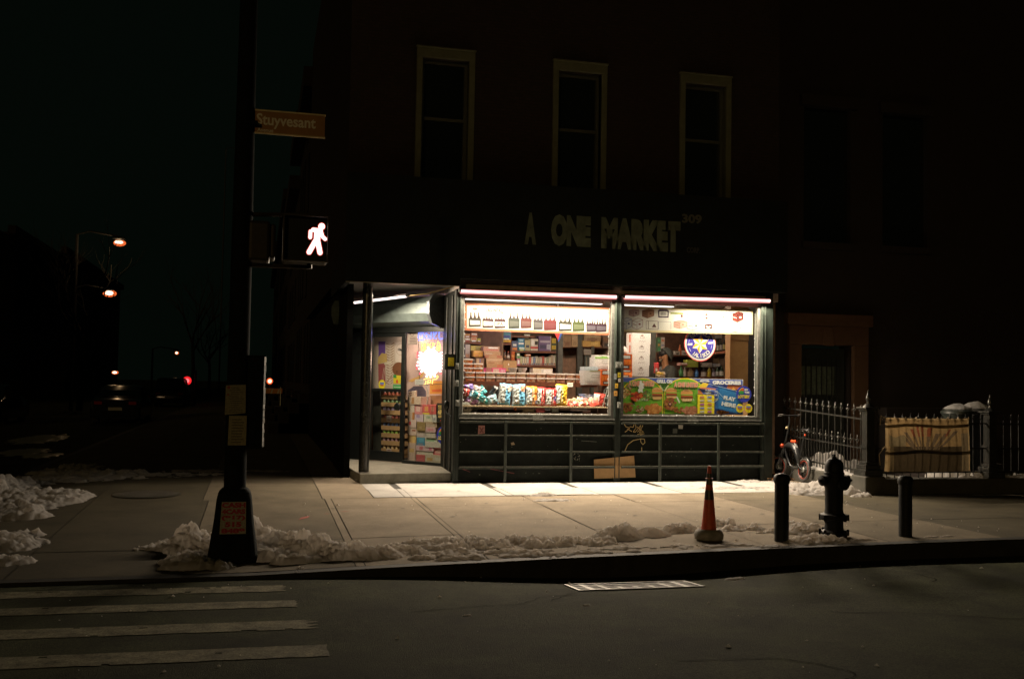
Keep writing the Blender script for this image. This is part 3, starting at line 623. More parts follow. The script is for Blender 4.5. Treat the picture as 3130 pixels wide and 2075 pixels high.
A, B = fy(*C3(152, 232), -.15), fy(*C3(1695, 272), -.15); tubelight("tube_light", "long fluorescent tube glowing above the window with the star sign", A, B, .031, m_tube)
P0 = FD.px(*C1(440, 190)); A = V((1.50, .95, 3.06)); B = V((2.62, .62, 3.10))
def on_z(px, z): d = ray(*px); return CP + d * ((z - CP.z) / d.z)
A = fy(*C1(66, 236), 1.35); B = fy(*C1(440, 190), .55); tubelight("tube_light", "slanting fluorescent tube under the entrance soffit beside the pillar", A, B, .022, m_tube2, .03)
mb = MB(); p0 = B; p1 = V((3.1, -.06, 3.22)); mb.tube([p0, p0 * .6 + p1 * .4 - V((0, 0, .03)), p1 * .9 + p0 * .1 - V((0, 0, .01)), p1], .006, 6)
tag(mb.build("power_cable", M("yellow_cable", (.6, .45, .08), .5), smooth=True), "thin yellow cable sagging from the entrance tube light to the corner post", "cable")
# card leaning behind the rail
fr = FY(-.075); pts = [fr.px(*C8(x, y)) for x, y in ((1103, 526), (1401, 516), (1390, 360), (1100, 388))]
mb = MB().prism(fr, [(x, max(z, zs(x, -.07) + .004)) for x, z in pts], 0, .006); tag(mb.build("cardboard_sheet", m_card), "flat tan cardboard sheet propped behind the guard rail at the middle post", "cardboard")
# shop interior shell
m_int = M("interior_wall", (.16, .10, .065), .8, var=.3, scale=4)
mb = MB(); mb.box(3.2, 5.6, .1, 9.0, 5.75, 3.4); mb.box(8.92, .12, .1, 9.0, 5.6, 3.4); mb.box(1.62, 3.9, .1, 1.7, 5.75, 3.4); mb.box(1.62, 5.6, .1, 3.2, 5.75, 3.4); mb.build("back_wall", m_int, store)
mb = MB(); mb.prism(Fr((0, 0, 0), (1, 0, 0), (0, 1, 0)), [(3.21, .13), (8.92, .13), (8.92, 5.6), (1.7, 5.6), (1.7, 3.1), (3.21, 1.3)], .1, .12); mb.build("shop_floor", M("lino", (.22, .18, .14), .6), store)
mb = MB(); mb.prism(Fr((0, 0, 0), (1, 0, 0), (0, 1, 0)), [(3.21, .36), (8.92, .36), (8.92, 5.6), (1.7, 5.6), (1.7, 3.1), (3.21, 1.3)], 3.21, 3.4); mb.build("ceiling", M("ceiling_tile", (.5, .47, .43), .8), store)
m_panel = EM("ceiling_panel_light", (1.0, .80, .62), 2.0); m_hung = EM("window_fixture_light", (1.0, .88, .82), 2.4)
for i, (x, y, L) in enumerate(((4.30, .24, 2.0), (5.47, .26, .56), (6.55, .24, 1.05), (2.64, 2.14, .5), (5.2, 3.6, 1.2), (7.8, 2.6, 1.0))):
    lab = ("long ceiling light panel above the left window poster", "short ceiling light panel near the middle of the shop", "ceiling light panel just behind the right window poster", "added unseen light panel brightening the goods inside the entrance", "ceiling light panel at the back of the shop", "ceiling light panel over the bottle shelves")[i]  # entrance panel is added out of sight to light the goods by the door
    t = thing("ceiling_light", lab, "ceiling light", (x, y, 3.2), "ceiling lights inside the shop")
    zl = 3.035 if i < 3 else 2.66 if i == 3 else 3.16; hw = .06 if i < 3 else .17; MB().box(x - L / 2, y - hw - .02, zl + .005, x + L / 2, y + hw + .02, zl + .05).build("housing", m_batten, t); MB().box(x - L / 2 + .02, y - hw, zl - .008, x + L / 2 - .02, y + hw, zl + .003).build("diffuser", m_hung if i < 3 else m_panel, t)
    lamp(t, (x - L / 2 + .03, y, zl - .012), (x + L / 2 - .03, y, zl - .012), hw * 1.8, (0, .35, -1) if i < 3 else (-.25, -.2, -1) if i == 3 else (0, -.3, -1), (84., 28., 62., 30., 115., 130.)[i], (1.0, .78, .60))
    if i < 3:
        for s in (-1, 1): MB().box(x + s * L * .35 - .008, y - .008, zl + .05, x + s * L * .35 + .008, y + .008, 3.215).build("hanger", m_alu, t)

# ------------------------------------------------------------------ things in the two shop windows
def R(c, x0, y0, x1, y1, y):
    a = fy(*c(x0, y1), y); b = fy(*c(x1, y0), y); return a.x, a.z, b.x, b.z
def carton(c, rect, y, dep, col, name, label, cat, marks=(), group=None, mat=None, side=None, z0=None, yaw=0.):
    """a box whose front carries printed patches: marks = (u0, v0, u1, v1, colour) in 0..1"""
    X0, Z0, X1, Z1 = R(c, *rect, y)
    if z0 is not None: Z0 = z0
    mb = MB().col(col).box(X0, y, Z0, X1, y + dep, Z1); f = FY(y)
    if side: mb.col(side).add([(X0 - .001, y, Z0), (X0 - .001, y + dep, Z0), (X0 - .001, y + dep, Z1), (X0 - .001, y, Z1)], [(0, 1, 2, 3)])
    for i, (u0, v0, u1, v1, cc) in enumerate(marks):
        mb.col(cc).rect(f, X0 + (X1 - X0) * u0, Z0 + (Z1 - Z0) * v0, X0 + (X1 - X0) * u1, Z0 + (Z1 - Z0) * v1, .0012 + i * .0004)
    return tag(mb.build(name, mat or m_paper, vc=True), label, cat, group)
def board(c, rect, y, dep, mat, parent, name="shelf_board"):
    X0, Z0, X1, Z1 = R(c, *rect, y); return MB().box(X0, y, Z0, X1, y + dep, Z1).build(name, mat, parent)
m_wood = M("red_brown_shelf", (.16, .055, .028), .55, var=.25, scale=12)
m_dark = M("dark_upright", (.05, .05, .04), .6, var=.4, scale=9)
W, K = (.8, .8, .78), (.04, .035, .03)
# --- back shelves seen through the left window
sh = thing("store_shelf", "tall red-brown wooden shelving at the back of the left window", "shelf", (4.3, 2.5, .12))
board(C2, (120, 702, 650, 716), 2.2, .34, m_wood, sh); board(C2, (640, 795, 1145, 806), 2.4, .34, m_wood, sh); board(C2, (640, 944, 1145, 955), 2.4, .34, m_wood, sh); board(C2, (150, 868, 640, 878), 2.2, .34, m_wood, sh); board(C2, (640, 640, 900, 648), 2.4, .3, m_wood, sh)
X0, Z0, X1, Z1 = R(C2, 640, 600, 655, 1040, 2.35); MB().box(X0, 2.3, .12, X1, 2.74, 2.75).build("side_panel", m_wood, sh)
X0, _, X1, _ = R(C2, 1140, 600, 1152, 1040, 2.35); MB().box(X0, 2.38, .12, X1, 2.74, 2.75).build("side_panel", m_wood, sh)
MB().box(3.22, 2.75, .12, X1, 2.78, 2.9).build("back_panel", M("shelf_back", (.085, .05, .032), .8), sh)
def row(c, items, y, dep, name, kind, cat, where, group, mat=None):
    for i, it in enumerate(items):
        x0, y0, x1, y1, col, mk, desc = it
        carton(c, (x0, y0, x1, y1), y, dep, col, name, f"{desc} {kind}, {ORDN[i]} from the left {where}", cat, mk, group, mat)
mk1 = lambda a, b: ((.1, .55, .9, .85, a), (.2, .12, .8, .4, b))
row(C2, [(168, 658, 233, 700, (.30, .22, .10), mk1(W, (.4, .1, .1)), "tan and red"), (236, 655, 300, 700, (.52, .42, .26), mk1((.6, .2, .1), W), "cream"), (303, 662, 340, 700, (.30, .34, .07), mk1((.6, .5, .1), W), "olive green"), (343, 652, 410, 700, (.10, .17, .38), mk1(W, (.1, .3, .1)), "blue and white"), (412, 640, 440, 700, (.06, .30, .10), mk1((.7, .7, .1), (.1, .2, .5)), "green"), (442, 648, 500, 700, (.30, .40, .10), mk1((.1, .2, .5), W), "yellow-green"), (502, 645, 546, 700, (.30, .10, .25), mk1((.6, .1, .1), (.1, .2, .5)), "purple")], 2.2, .2, "detergent_box", "packet", "packet", "on the top left shelf", "packets on the top left shelf")
row(C2, [(170, 612, 232, 655, (.26, .10, .06), mk1((.5, .3, .1), W), "brown"), (238, 605, 305, 652, (.34, .15, .09), mk1(W, (.6, .2, .1)), "rusty red"), (310, 608, 345, 658, (.12, .26, .12), mk1(W, (.5, .1, .1)), "dark green"), (348, 604, 405, 650, (.40, .32, .16), mk1((.1, .1, .3), W), "sand"), (408, 600, 470, 640, (.12, .18, .34), mk1(W, W), "navy blue"), (474, 606, 546, 645, (.42, .16, .20), mk1((.1, .2, .4), W), "pink and blue")], 2.26, .2, "grocery_packet", "packet", "packet", "in the second layer under the poster", "packets stacked a second layer high")
carton(C2, (552, 590, 655, 700), 2.15, .2, (.07, .20, .28), "cereal_box", "large teal cereal box with a yellow-orange lower edge on the top shelf", "box", ((0, 0, 1, .22, (.55, .34, .05)), (.1, .4, .9, .62, (.05, .08, .3)), (.2, .26, .8, .34, W)))
row(C2, [(662, 690, 724, 793, (.10, .14, .26), ((.1, .1, .9, .35, (.6, .22, .05)), (.2, .5, .8, .7, W)), "navy and orange"), (727, 664, 795, 750, (.05, .20, .36), ((.1, .3, .9, .5, W), (.2, .65, .8, .9, (.3, .5, .6))), "sky blue"), (733, 752, 803, 794, (.07, .32, .40), mk1(W, (.6, .6, .2)), "turquoise"), (798, 680, 855, 793, (.42, .38, .22), ((.2, .3, .8, .55, (.06, .07, .1)),), "cream"), (858, 668, 938, 790, (.60, .56, .48), ((.55, .5, .95, .8, K), (.0, .18, 1, .34, (.5, .07, .06)), (.1, .45, .5, .9, W)), "white and red"), (943, 640, 1072, 790, (.16, .11, .24), ((.1, .55, .9, .7, (.45, .4, .5)), (.1, .15, .6, .4, (.08, .07, .14)), (.65, .1, .95, .45, (.4, .4, .5)), (.94, 0, 1, 1, (.5, .4, .4))), "purple"), (1078, 662, 1140, 790, (.50, .36, .04), ((.0, .42, 1, .6, (.05, .07, .03)), (0, .0, 1, .1, K)), "yellow and black")], 2.4, .2, "pet_food_bag", "package", "package", "on the middle shelf", "packages on the middle shelf")
carton(C2, (788, 615, 858, 668), 2.45, .12, (.10, .11, .08), "snack_bag", "dark snack bag with a white patch tucked above the middle shelf", "bag", mk1((.5, .5, .45), (.3, .3, .2)))
its = []
cols = [((.40, .44, .25), "lime"), ((.55, .50, .40), "ivory"), ((.50, .42, .30), "beige"), ((.48, .46, .42), "pale grey"), ((.50, .12, .08), "red-banded"), ((.55, .52, .45), "off-white"), ((.20, .26, .40), "slate blue"), ((.52, .47, .36), "cream"), ((.44, .40, .30), "straw"), ((.56, .50, .46), "chalky"), ((.48, .10, .07), "brick red"), ((.50, .46, .36), "bone"), ((.30, .32, .22), "mossy"), ((.52, .46, .34), "oatmeal"), ((.36, .28, .20), "brown"), ((.46, .44, .36), "stone"), ((.30, .34, .18), "green")]
for i, (cc, d) in enumerate(cols):
    x = 750 + i * 23; its.append((x, 852 + random.randint(-4, 8) - (18 if i > 13 else 0), x + 21, 943, cc, ((.15, .3, .85, .8, tuple(min(.7, k * 1.25) for k in cc)), (.2, .08, .8, .22, (.1, .12, .2) if i % 3 else (.4, .1, .06))), d))
row(C2, its, 2.4, .2, "spice_box", "narrow carton", "carton", "along the lower shelf", "narrow cartons along the lower shelf")
carton(C2, (714, 816, 748, 872), 2.38, .14, (.30, .40, .24), "tea_box", "pale green box standing on a pink one beside the orange tin", "box", mk1(W, (.1, .3, .1))); carton(C2, (716, 874, 750, 943), 2.38, .14, (.5, .12, .22), "tea_box", "pink and white box under the pale green box", "box", ((.2, .2, .8, .8, W),))
X0, Z0, X1, Z1 = R(C2, 657, 797, 708, 887, 2.3); mb = MB().col((.55, .13, .04)).lathe([((X1 - X0) / 2, 0), ((X1 - X0) / 2, Z1 - Z0)], ((X0 + X1) / 2, 2.4, Z0), 16); mb.col((.7, .3, .1)).lathe([((X1 - X0) / 2 + .002, .06), ((X1 - X0) / 2 + .002, .1)], ((X0 + X1) / 2, 2.4, Z0), 16)
tag(mb.build("coffee_tin", m_gloss, vc=True, smooth=True), "bright orange-red tin standing at the edge of the lower shelf", "tin")
carton(C2, (806, 828, 862, 850), 2.4, .12, (.5, .16, .04), "loose_packet", "orange packet lying across the narrow cartons", "packet", mk1(W, (.3, .1, .05)))
# --- cases stacked inside
T1, T2 = (.36, .22, .11), (.42, .27, .15)
for rect, col, lab, mk in (((368, 748, 536, 800), (.44, .27, .19), "pinkish case on top of the cardboard pile", ((.05, .2, .95, .5, (.5, .2, .16)), (.3, .6, .9, .85, W))), ((376, 801, 545, 838), T2, "tan case second from the top of the cardboard pile", ((.1, .3, .5, .6, (.5, .4, .3)),)), ((386, 839, 562, 866), (.38, .15, .09), "red and tan case in the middle of the cardboard pile", ((.2, .1, .7, .9, T2),)), ((398, 868, 572, 928), T2, "tall tan case low in the cardboard pile", ((.05, .55, .95, .8, (.52, .38, .25)), (.1, .1, .5, .3, (.3, .15, .08)))), ((404, 930, 578, 972), T1, "brown case at the bottom of the cardboard pile", ((.6, .2, .95, .8, (.45, .14, .08)),))):
    carton(C2, rect, 1.9 - (rect[3] - 750) * .0006, .3, col, "cardboard_case", lab, "case", mk, "cardboard cases piled inside the left window")
carton(C2, (574, 893, 716, 1006), 1.75, .35, (.36, .22, .10), "cardboard_box", "plain brown cardboard box beside the pile of cases", "box", ((.35, .55, .42, .72, W), (0, .93, 1, .97, (.25, .15, .07))))
carton(C2, (176, 725, 230, 868), 2.1, .2, (.34, .30, .27), "small_carton_stack", "tall narrow grey carton at the left edge of the shelves", "carton", ((.1, .05, .9, .3, (.40, .22, .14)), (.1, .38, .9, .64, (.4, .36, .33)), (.1, .7, .9, .95, (.42, .40, .38))))
carton(C2, (235, 742, 374, 790), 2.1, .2, (.36, .30, .08), "bread_tray", "yellow-green tray of packets on the second left shelf", "tray", ((.05, .1, .3, .9, (.45, .4, .12)), (.4, .2, .65, .9, (.28, .26, .1)), (.7, .1, .95, .8, (.34, .26, .12))))
carton(C2, (264, 791, 362, 852), 1.95, .2, (.62, .34, .08), "yellow_box", "glowing yellow-orange box left of the pile of cases", "box", ((.05, .75, .95, .9, (.7, .45, .2)), (.1, .1, .5, .3, (.5, .2, .1))))
for i, (rect, col, lab) in enumerate((((575, 790, 605, 882), (.05, .025, .02), "dark bottle with a red cap beside the orange tin"), ((608, 800, 640, 882), (.09, .03, .02), "brown bottle with a white label beside the orange tin"))):
    X0, Z0, X1, Z1 = R(C2, *rect, 2.0); r = (X1 - X0) / 2; h = Z1 - Z0; mb = MB().col(col).lathe([(r, 0), (r, h * .62), (r * .4, h * .8), (r * .35, h * .93)], ((X0 + X1) / 2, 2.0, Z0), 14); mb.col((.5, .08, .05)).lathe([(r * .42, h * .93), (r * .42, h)], ((X0 + X1) / 2, 2.0, Z0), 12)
    mb.col((.6, .55, .5) if i else (.2, .1, .05)).lathe([(r + .001, h * .2), (r + .001, h * .45)], ((X0 + X1) / 2, 2.0, Z0), 14); tag(mb.build("sauce_bottle", m_gloss, vc=True, smooth=True), lab, "bottle", "bottles by the orange tin")
carton(C2, (160, 880, 280, 945), 1.8, .2, (.06, .05, .045), "dark_crate", "dark crate behind the stacked orange tubs", "crate", ((.05, .82, .95, .92, (.3, .25, .2)),)); carton(C2, (285, 868, 375, 1030), 1.8, .25, (.22, .13, .08), "jumbled_goods", "brown heap of small goods between crate and cases", "goods", ((.1, .6, .4, .95, (.40, .30, .20)), (.5, .5, .9, .7, (.3, .16, .1)), (.2, .1, .7, .4, (.45, .3, .22)), (.45, .72, .6, .95, (.15, .15, .3))))
carton(C2, (392, 972, 604, 1036), 1.45, .18, (.62, .07, .20), "candy_box", "hot pink candy box behind the clear tubs", "box", ((.36, .15, .66, .85, (.55, .42, .36)), (.0, .0, .3, 1, (.35, .13, .13)), (.72, .4, .95, .8, (.6, .3, .4))))
carton(C2, (882, 974, 1088, 1042), 1.35, .22, (.52, .46, .36), "snack_carton", "pale printed carton standing behind the clear tubs", "carton", ((.42, .1, .98, .95, (.46, .44, .42)), (.55, .3, .95, .75, (.6, .58, .55)), (0, .92, 1, 1, (.6, .36, .16))))
# --- cooler and posts on the right of the left window
X0, Z0, X1, Z1 = R(C2, 1143, 600, 1198, 1045, 1.9); tag(MB().box(X0, 1.9, .12, X1, 2.05, 3.2).build("shop_column", m_dark), "dark narrow column in the middle of the left window", "column")
cl = thing("drinks_cooler", "brown wood-cased cooler with dark uprights behind the column", "cooler", (5.9, 2.7, .12))
X0, _, X1, _ = R(C2, 1200, 600, 1345, 1050, 2.7); MB().box(X0, 2.7, .12, X1, 3.2, 2.15).build("door_panel", M("brown_panel", (.19, .105, .06), .6, var=.35, scale=10), cl)
for a, b in ((1347, 1408), (1490, 1530)):
    X0, _, X1, _ = R(C2, a, 600, b, 1050, 2.6); MB().box(X0, 2.62, .12, X1, 2.7, 2.9).build("upright", m_dark, cl)
X0, _, X1, _ = R(C2, 1200, 600, 1760, 1050, 2.7); z1 = R(C2, 1200, 740, 1760, 752, 2.6)[1]; MB().box(X0, 2.66, z1, X1, 3.2, z1 + .06).build("top_shelf", m_wood, cl); MB().box(X0, 3.2, .12, X1, 3.25, 3.1).build("back_panel", M("cooler_back", (.11, .065, .04), .7, var=.4, scale=8), cl)
row(C2, [(1200, 622, 1284, 752, (.27, .16, .085), mk1((.32, .2, .1), (.2, .1, .05)), "brown"), (1287, 622, 1350, 748, (.40, .27, .14), mk1((.45, .32, .2), (.3, .2, .1)), "tan"), (1390, 690, 1585, 746, (.50, .30, .08), ((.5, .2, .9, .8, (.56, .38, .12)),), "orange-yellow long"), (1415, 625, 1590, 688, (.36, .23, .12), mk1((.4, .28, .16), (.25, .14, .08)), "tan upper"), (1610, 640, 1690, 760, (.15, .09, .06), mk1((.2, .1, .05), K), "dark")], 2.62, .3, "stock_box", "stock box", "box", "on top of the brown cooler", "stock boxes on the cooler")
carton(C2, (1412, 775, 1490, 832), 2.55, .1, (.28, .24, .20), "notice_card", "grey notice card on the cooler front", "notice", ((.1, .2, .9, .8, (.22, .19, .16)),)); carton(C2, (1420, 842, 1470, 1045), 2.6, .06, (.06, .07, .06), "cooler_handle_panel", "narrow dark door panel of the cooler", "panel", ((.3, .1, .45, .9, (.2, .16, .1)),))
# --- counters under the goods
ctr = thing("window_counter", "red-brown display counter along the inside of the left window", "counter", (4.5, .6, .12))
X0, Z0, X1, Z1 = R(C2, 120, 1132, 1730, 1148, .75); MB().box(3.22, .72, Z0, 5.84, 1.5, Z1).build("counter_top", m_wood, ctr); zc_top = Z1
X0, Z0, X1, Z1 = R(C2, 440, 1352, 1700, 1368, .30); zt = Z0 + .012; m_tray = M("tan_tray", (.36, .26, .16), .5); MB().box(3.23, .16, zt - .02, 5.84, .7, zt).build("tray", m_tray, ctr)
MB().box(3.22, .72, .12, 5.84, .76, Z0).build("front_panel", M("counter_front_brown", (.10, .06, .04), .7, var=.4), ctr)  # plain dark brown board under the counter top
MB().box(3.22, .13, .12, 5.84, .72, 1.135).build("ledge", M("ledge_board", (.18, .13, .09), .6), ctr)
# --- clear tubs of nuts and dried fruit
m_tub = VC("tub_contents", .45, .5, .5, scale=110.); m_lid = M("white_tub_lid", (.78, .70, .64), .35, spec=.6)
def tub(X, y, z, w, h, col, label, group):
    t = thing("food_tub", label, "tub", (X, y, z), group); k = lambda s, hh: [(X - s * w / 2, hh)]
    mb = MB().col(col); a, b = w * .43, w * .48
    mb.add([(X - a, y - a * .8, z), (X + a, y - a * .8, z), (X + a, y + a * .8, z), (X - a, y + a * .8, z), (X - b, y - b * .8, z + h * .68), (X + b, y - b * .8, z + h * .68), (X + b, y + b * .8, z + h * .68), (X - b, y + b * .8, z + h * .68)], [(0, 1, 5, 4), (1, 2, 6, 5), (2, 3, 7, 6), (3, 0, 4, 7), (4, 5, 6, 7), (3, 2, 1, 0)])
    for i in range(7):
        px, pz = X + random.uniform(-a, a) * .85, z + h * random.uniform(.12, .58); c = random.choice([(.5, .3, .12), (.2, .07, .03), (.35, .1, .05), (.55, .4, .25)]); mb.col(c); f = FY(y - b * .82); mb.disc(f, px, pz, w * .09, h * .1, .0005 + i * .0003, 7)
    mb.build("bowl", m_tub, t, vc=True); MB().box(X - w * .5, y - w * .42, z + h * .66, X + w * .5, y + w * .42, z + h * .97).build("lid", m_lid, t, bevel=.004)
X0, Zr0, X1, _ = R(C2, 170, 1092, 1425, 1138, .80); n = 12; w = (X1 - X0) / n; h = R(C2, 500, 1086, 510, 1134, .8); h = h[3] - h[1]
NUT = [(.70, .22, .08), (.70, .24, .09), (.50, .26, .15), (.46, .29, .18), (.52, .35, .22), (.44, .22, .14), (.55, .40, .27), (.48, .24, .15), (.54, .36, .24), (.50, .25, .18), (.46, .30, .20), (.49, .25, .18)]
for r in range(2):
    for i in range(n):
        tub(X0 + (i + .5) * w, .84, zc_top + .001 + r * h, w * .95, h, NUT[(i + r) % 12] if i > 1 else NUT[i], f"clear tub of {'orange dried fruit' if i < 2 else 'brown nuts'}, {ORDN[i]} from the left in the {('lower', 'upper')[r]} row", "clear food tubs on the counter")
for r in range(3):
    for i in range(2 if r < 2 else 1): tub(X0 + (i + .35) * w * .98, .90 - r * .002, zc_top + .001 + (r + 2) * h * .93 + .012, w * .93, h * .9, (.66, .19, .06), f"orange-filled tub, {('first', 'second')[i]} from the left in the {('third', 'fourth', 'topmost')[r]} layer of the corner stack", "clear food tubs on the counter")
for i, a in enumerate((672, 768)):
    X, _, _, zt2 = R(C2, a, 1000, a + 1, 1036, .85); zb2 = zc_top + 2 * h; mb = MB().col((.55, .40, .28)).lathe([(.055, 0), (.085, .07), (.09, .085)], (X, .85, zb2), 18, sx=1.0); tag(mb.build("paper_bowl", m_lid, smooth=True), ("left pale bowl with a clear dome set on the row of tubs", "right pale bowl with a clear dome set on the row of tubs")[i], "bowl", "bowls on the row of tubs")
# --- chip bags
m_bag = VC("foil_bag", .28, .22, .6, scale=40.)
def bag(name, label, cat, C0, w, h, dpt, col, panel=None, rz=0., rx=0., ry=0., group=None, stripe=None, spot=None, seed=0, nx=12, ny=14):
    mb = MB(); rnd = random.Random(seed); vs = {}; m = Matrix.Rotation(rz, 3, 'Z') @ Matrix.Rotation(ry, 3, 'Y') @ Matrix.Rotation(rx, 3, 'X'); C0 = V(C0)
    for sgn in (-1, 1):
        for i in range(nx + 1):
            for j in range(ny + 1):
                u, v = i / nx * 2 - 1, j / ny * 2 - 1; e = max(0, (1 - u ** 4)) ** .5 * max(0, (1 - abs(v) ** 5)) ** .6
                wr = noise.noise((u * 3 + seed, v * 4, sgn)) * .16 + noise.noise((u * 9, v * 7 + seed, sgn)) * .10
                y = sgn * dpt / 2 * e * (1 + wr * 2); x = u * w / 2 * (1 - .05 * (1 - v * v)) + noise.noise((v * 3, seed, 1)) * .006; z = v * h / 2 + (noise.noise((u * 2.2, seed, sgn)) * .012 if abs(v) > .9 else 0)
                vs[sgn, i, j] = C0 + m @ V((x, y, z))
    for sgn in (-1, 1):
        for i in range(nx):
            for j in range(ny):
                u, v = (i + .5) / nx, (j + .5) / ny; c = col
                if sgn < 0:
                    if panel and u < panel: c = (.50, .50, .50) if .04 < v < .94 else col
                    elif stripe and stripe[0] < u < stripe[1]: c = stripe[2]
                    elif spot and (u - spot[0]) ** 2 + ((v - spot[1]) * 1.3) ** 2 < spot[2] ** 2: c = spot[3]
                if v > .95 or v < .05: c = tuple(min(.8, k * 1.25) for k in col)
                q = [vs[sgn, i, j], vs[sgn, i + 1, j], vs[sgn, i + 1, j + 1], vs[sgn, i, j + 1]]
                mb.col(c).add(q if sgn < 0 else q[::-1], [(0, 1, 2, 3)])
    me = mb.build(name, m_bag, vc=True, smooth=False); return tag(me, label, cat, group)
LB, OR, RE, YE = (.16, .42, .66), (.66, .20, .03), (.50, .03, .03), (.70, .42, .03)
for i, (r, col, lab, st, sp) in enumerate((((522, 1135, 658, 1352), LB, "light blue chip bag leaning at the left end of the upright bags", None, (.8, .8, .2, (.6, .45, .4))), ((660, 1142, 806, 1372), LB, "light blue chip bag standing second in the row of upright bags", None, (.78, .78, .2, (.5, .25, .15))), ((805, 1162, 932, 1378), OR, "orange chip bag between the light blue and red bags", (.58, .66, (.8, .6, .4)), (.85, .2, .14, (.2, .2, .3))), ((914, 1172, 1012, 1382), RE, "red chip bag next to the orange bag", (.66, .74, (.75, .55, .5)), None), ((1004, 1184, 1132, 1384), RE, "red chip bag with a blue emblem beside the yellow bag", (.56, .64, (.75, .6, .55)), (.85, .45, .18, (.16, .10, .3))), ((1112, 1142, 1242, 1360), YE, "yellow chip bag at the right end of the upright bags", (.52, .58, (.8, .7, .4)), None))):
    X0, Z0, X1, Z1 = R(C2, *r, .28); bag("chip_bag", lab, "chip bag", ((X0 + X1) / 2, .28, (max(Z0, zt) + Z1) / 2), X1 - X0, Z1 - max(Z0, zt), .11, col, (.46 if i != 5 else .42), ry=(.10, -.04, -.03, .04, 0, .05)[i], group="upright chip bags in the window", stripe=st, spot=sp, seed=i + 2)
for i, (r, col, lab, rot) in enumerate((((148, 1185, 222, 1262), (.55, .06, .05), "crumpled red snack bag high against the left frame", (.2, .3)), ((165, 1140, 268, 1200), (.22, .16, .48), "purple snack bag on top of the heap", (-.7, .2)), ((212, 1190, 302, 1300), (.22, .42, .60), "pale blue snack bag in the heap of fallen bags", (.2, -.3)), ((258, 1145, 335, 1240), (.66, .52, .52), "white and pink snack bag standing in the heap", (.3, .1)), ((305, 1165, 415, 1255), (.10, .38, .44), "teal snack bag tipped sideways in the heap", (.9, 0)), ((238, 1235, 395, 1300), (.04, .22, .26), "dark teal snack bag lying across the heap", (1.5, .2)), ((325, 1285, 432, 1338), (.06, .33, .38), "bright teal snack bag low in the heap", (1.2, .3)), ((170, 1285, 312, 1348), (.42, .22, .46), "mauve snack bag spread at the lower left of the heap", (1.4, -.2)), ((315, 1305, 445, 1392), (.60, .52, .48), "white snack bag with red print at the foot of the heap", (1.2, .1)), ((205, 1335, 335, 1432), (.30, .29, .24), "grey foil snack bag crushed on the window ledge", (1.3, .4)), ((408, 1235, 495, 1358), (.30, .46, .55), "striped blue and white snack bag leaning right of the heap", (-.35, 0)), ((430, 1165, 540, 1270), (.03, .03, .035), "black snack bag with a pale edge behind the heap", (.5, .3)))):
    X0, Z0, X1, Z1 = R(C2, *r, .30 + .02 * (i % 4)); w_, h_ = X1 - X0, Z1 - Z0
    bag("snack_bag", lab, "snack bag", ((X0 + X1) / 2, .30 + .03 * (i % 5), (Z0 + Z1) / 2), max(w_, h_) * .92, max(.09, min(w_, h_) * 1.02), .08, col, ry=rot[0] if h_ > w_ * .8 else rot[0] * .3, rx=rot[1], group="heap of fallen snack bags", stripe=(.35, .5, (.7, .68, .66)), seed=20 + i, nx=8, ny=9)
X0, Z0, X1, Z1 = R(C2, 150, 1345, 212, 1425, .22); mb = MB(); f = FY(.2); mb.col((.55, .54, .5)).prism(f, [((X0 + X1) / 2 + .095 * math.cos(k * .3142), (Z0 + Z1) / 2 + .1 * math.sin(k * .3142)) for k in range(20)], -.03, 0); mb.col((.16, .16, .14)).ring(f, (X0 + X1) / 2, (Z0 + Z1) / 2, .05, .062, .002).ring(f, (X0 + X1) / 2, (Z0 + Z1) / 2, .075, .08, .002).disc(f, (X0 + X1) / 2, (Z0 + Z1) / 2, .03, d=.002, n=8)
tag(mb.build("round_tin", m_gloss, vc=True), "round grey tin with a dark ring emblem in the lower left corner", "tin")
rr = random.Random(5)
for i in range(14):
    cx, cy = 1250 + (i % 7) * 46, 1345 - (i // 7) * 32 - (10 if 2 < i % 7 < 5 else 0); X, _, _, Z = R(C2, cx, cy, cx + 1, cy + 1, .32)
    bag("candy_packet", f"flat red and beige candy packet, {ORDN[i % 7]} from the left, {('lower', 'upper')[i // 7]} layer", "packet", (X, .30 + .05 * (i // 7), max(Z, zt + .02)), .16, .075, .03, rr.choice([(.62, .40, .26), (.60, .08, .05), (.55, .36, .22), (.66, .12, .07)]), rz=rr.uniform(-.4, .4), ry=rr.uniform(-.6, .6), rx=rr.uniform(-.7, -.2), group="flat candy packets on the tray", stripe=(.3, .6, rr.choice([(.6, .06, .05), (.62, .45, .3)])), seed=60 + i, nx=6, ny=6)
X0, Z0, X1, Z1 = R(C2, 1510, 1235, 1640, 1360, .42); bag("chip_bag", "slumped red chip bag with a grey side near the wire rack", "chip bag", ((X0 + X1) / 2, .42, (zt + Z1) / 2), X1 - X0, Z1 - zt, .08, (.45, .05, .04), .4, ry=.12, seed=91)
X0, Z0, X1, Z1 = R(C2, 1360, 1240, 1530, 1300, .55); bag("chip_bag", "faded blue and white chip bag lying behind the candy packets", "chip bag", ((X0 + X1) / 2, .55, (Z0 + Z1) / 2), X1 - X0, .12, .07, (.22, .26, .42), rx=-.5, seed=93, stripe=(.3, .7, (.4, .4, .45)))
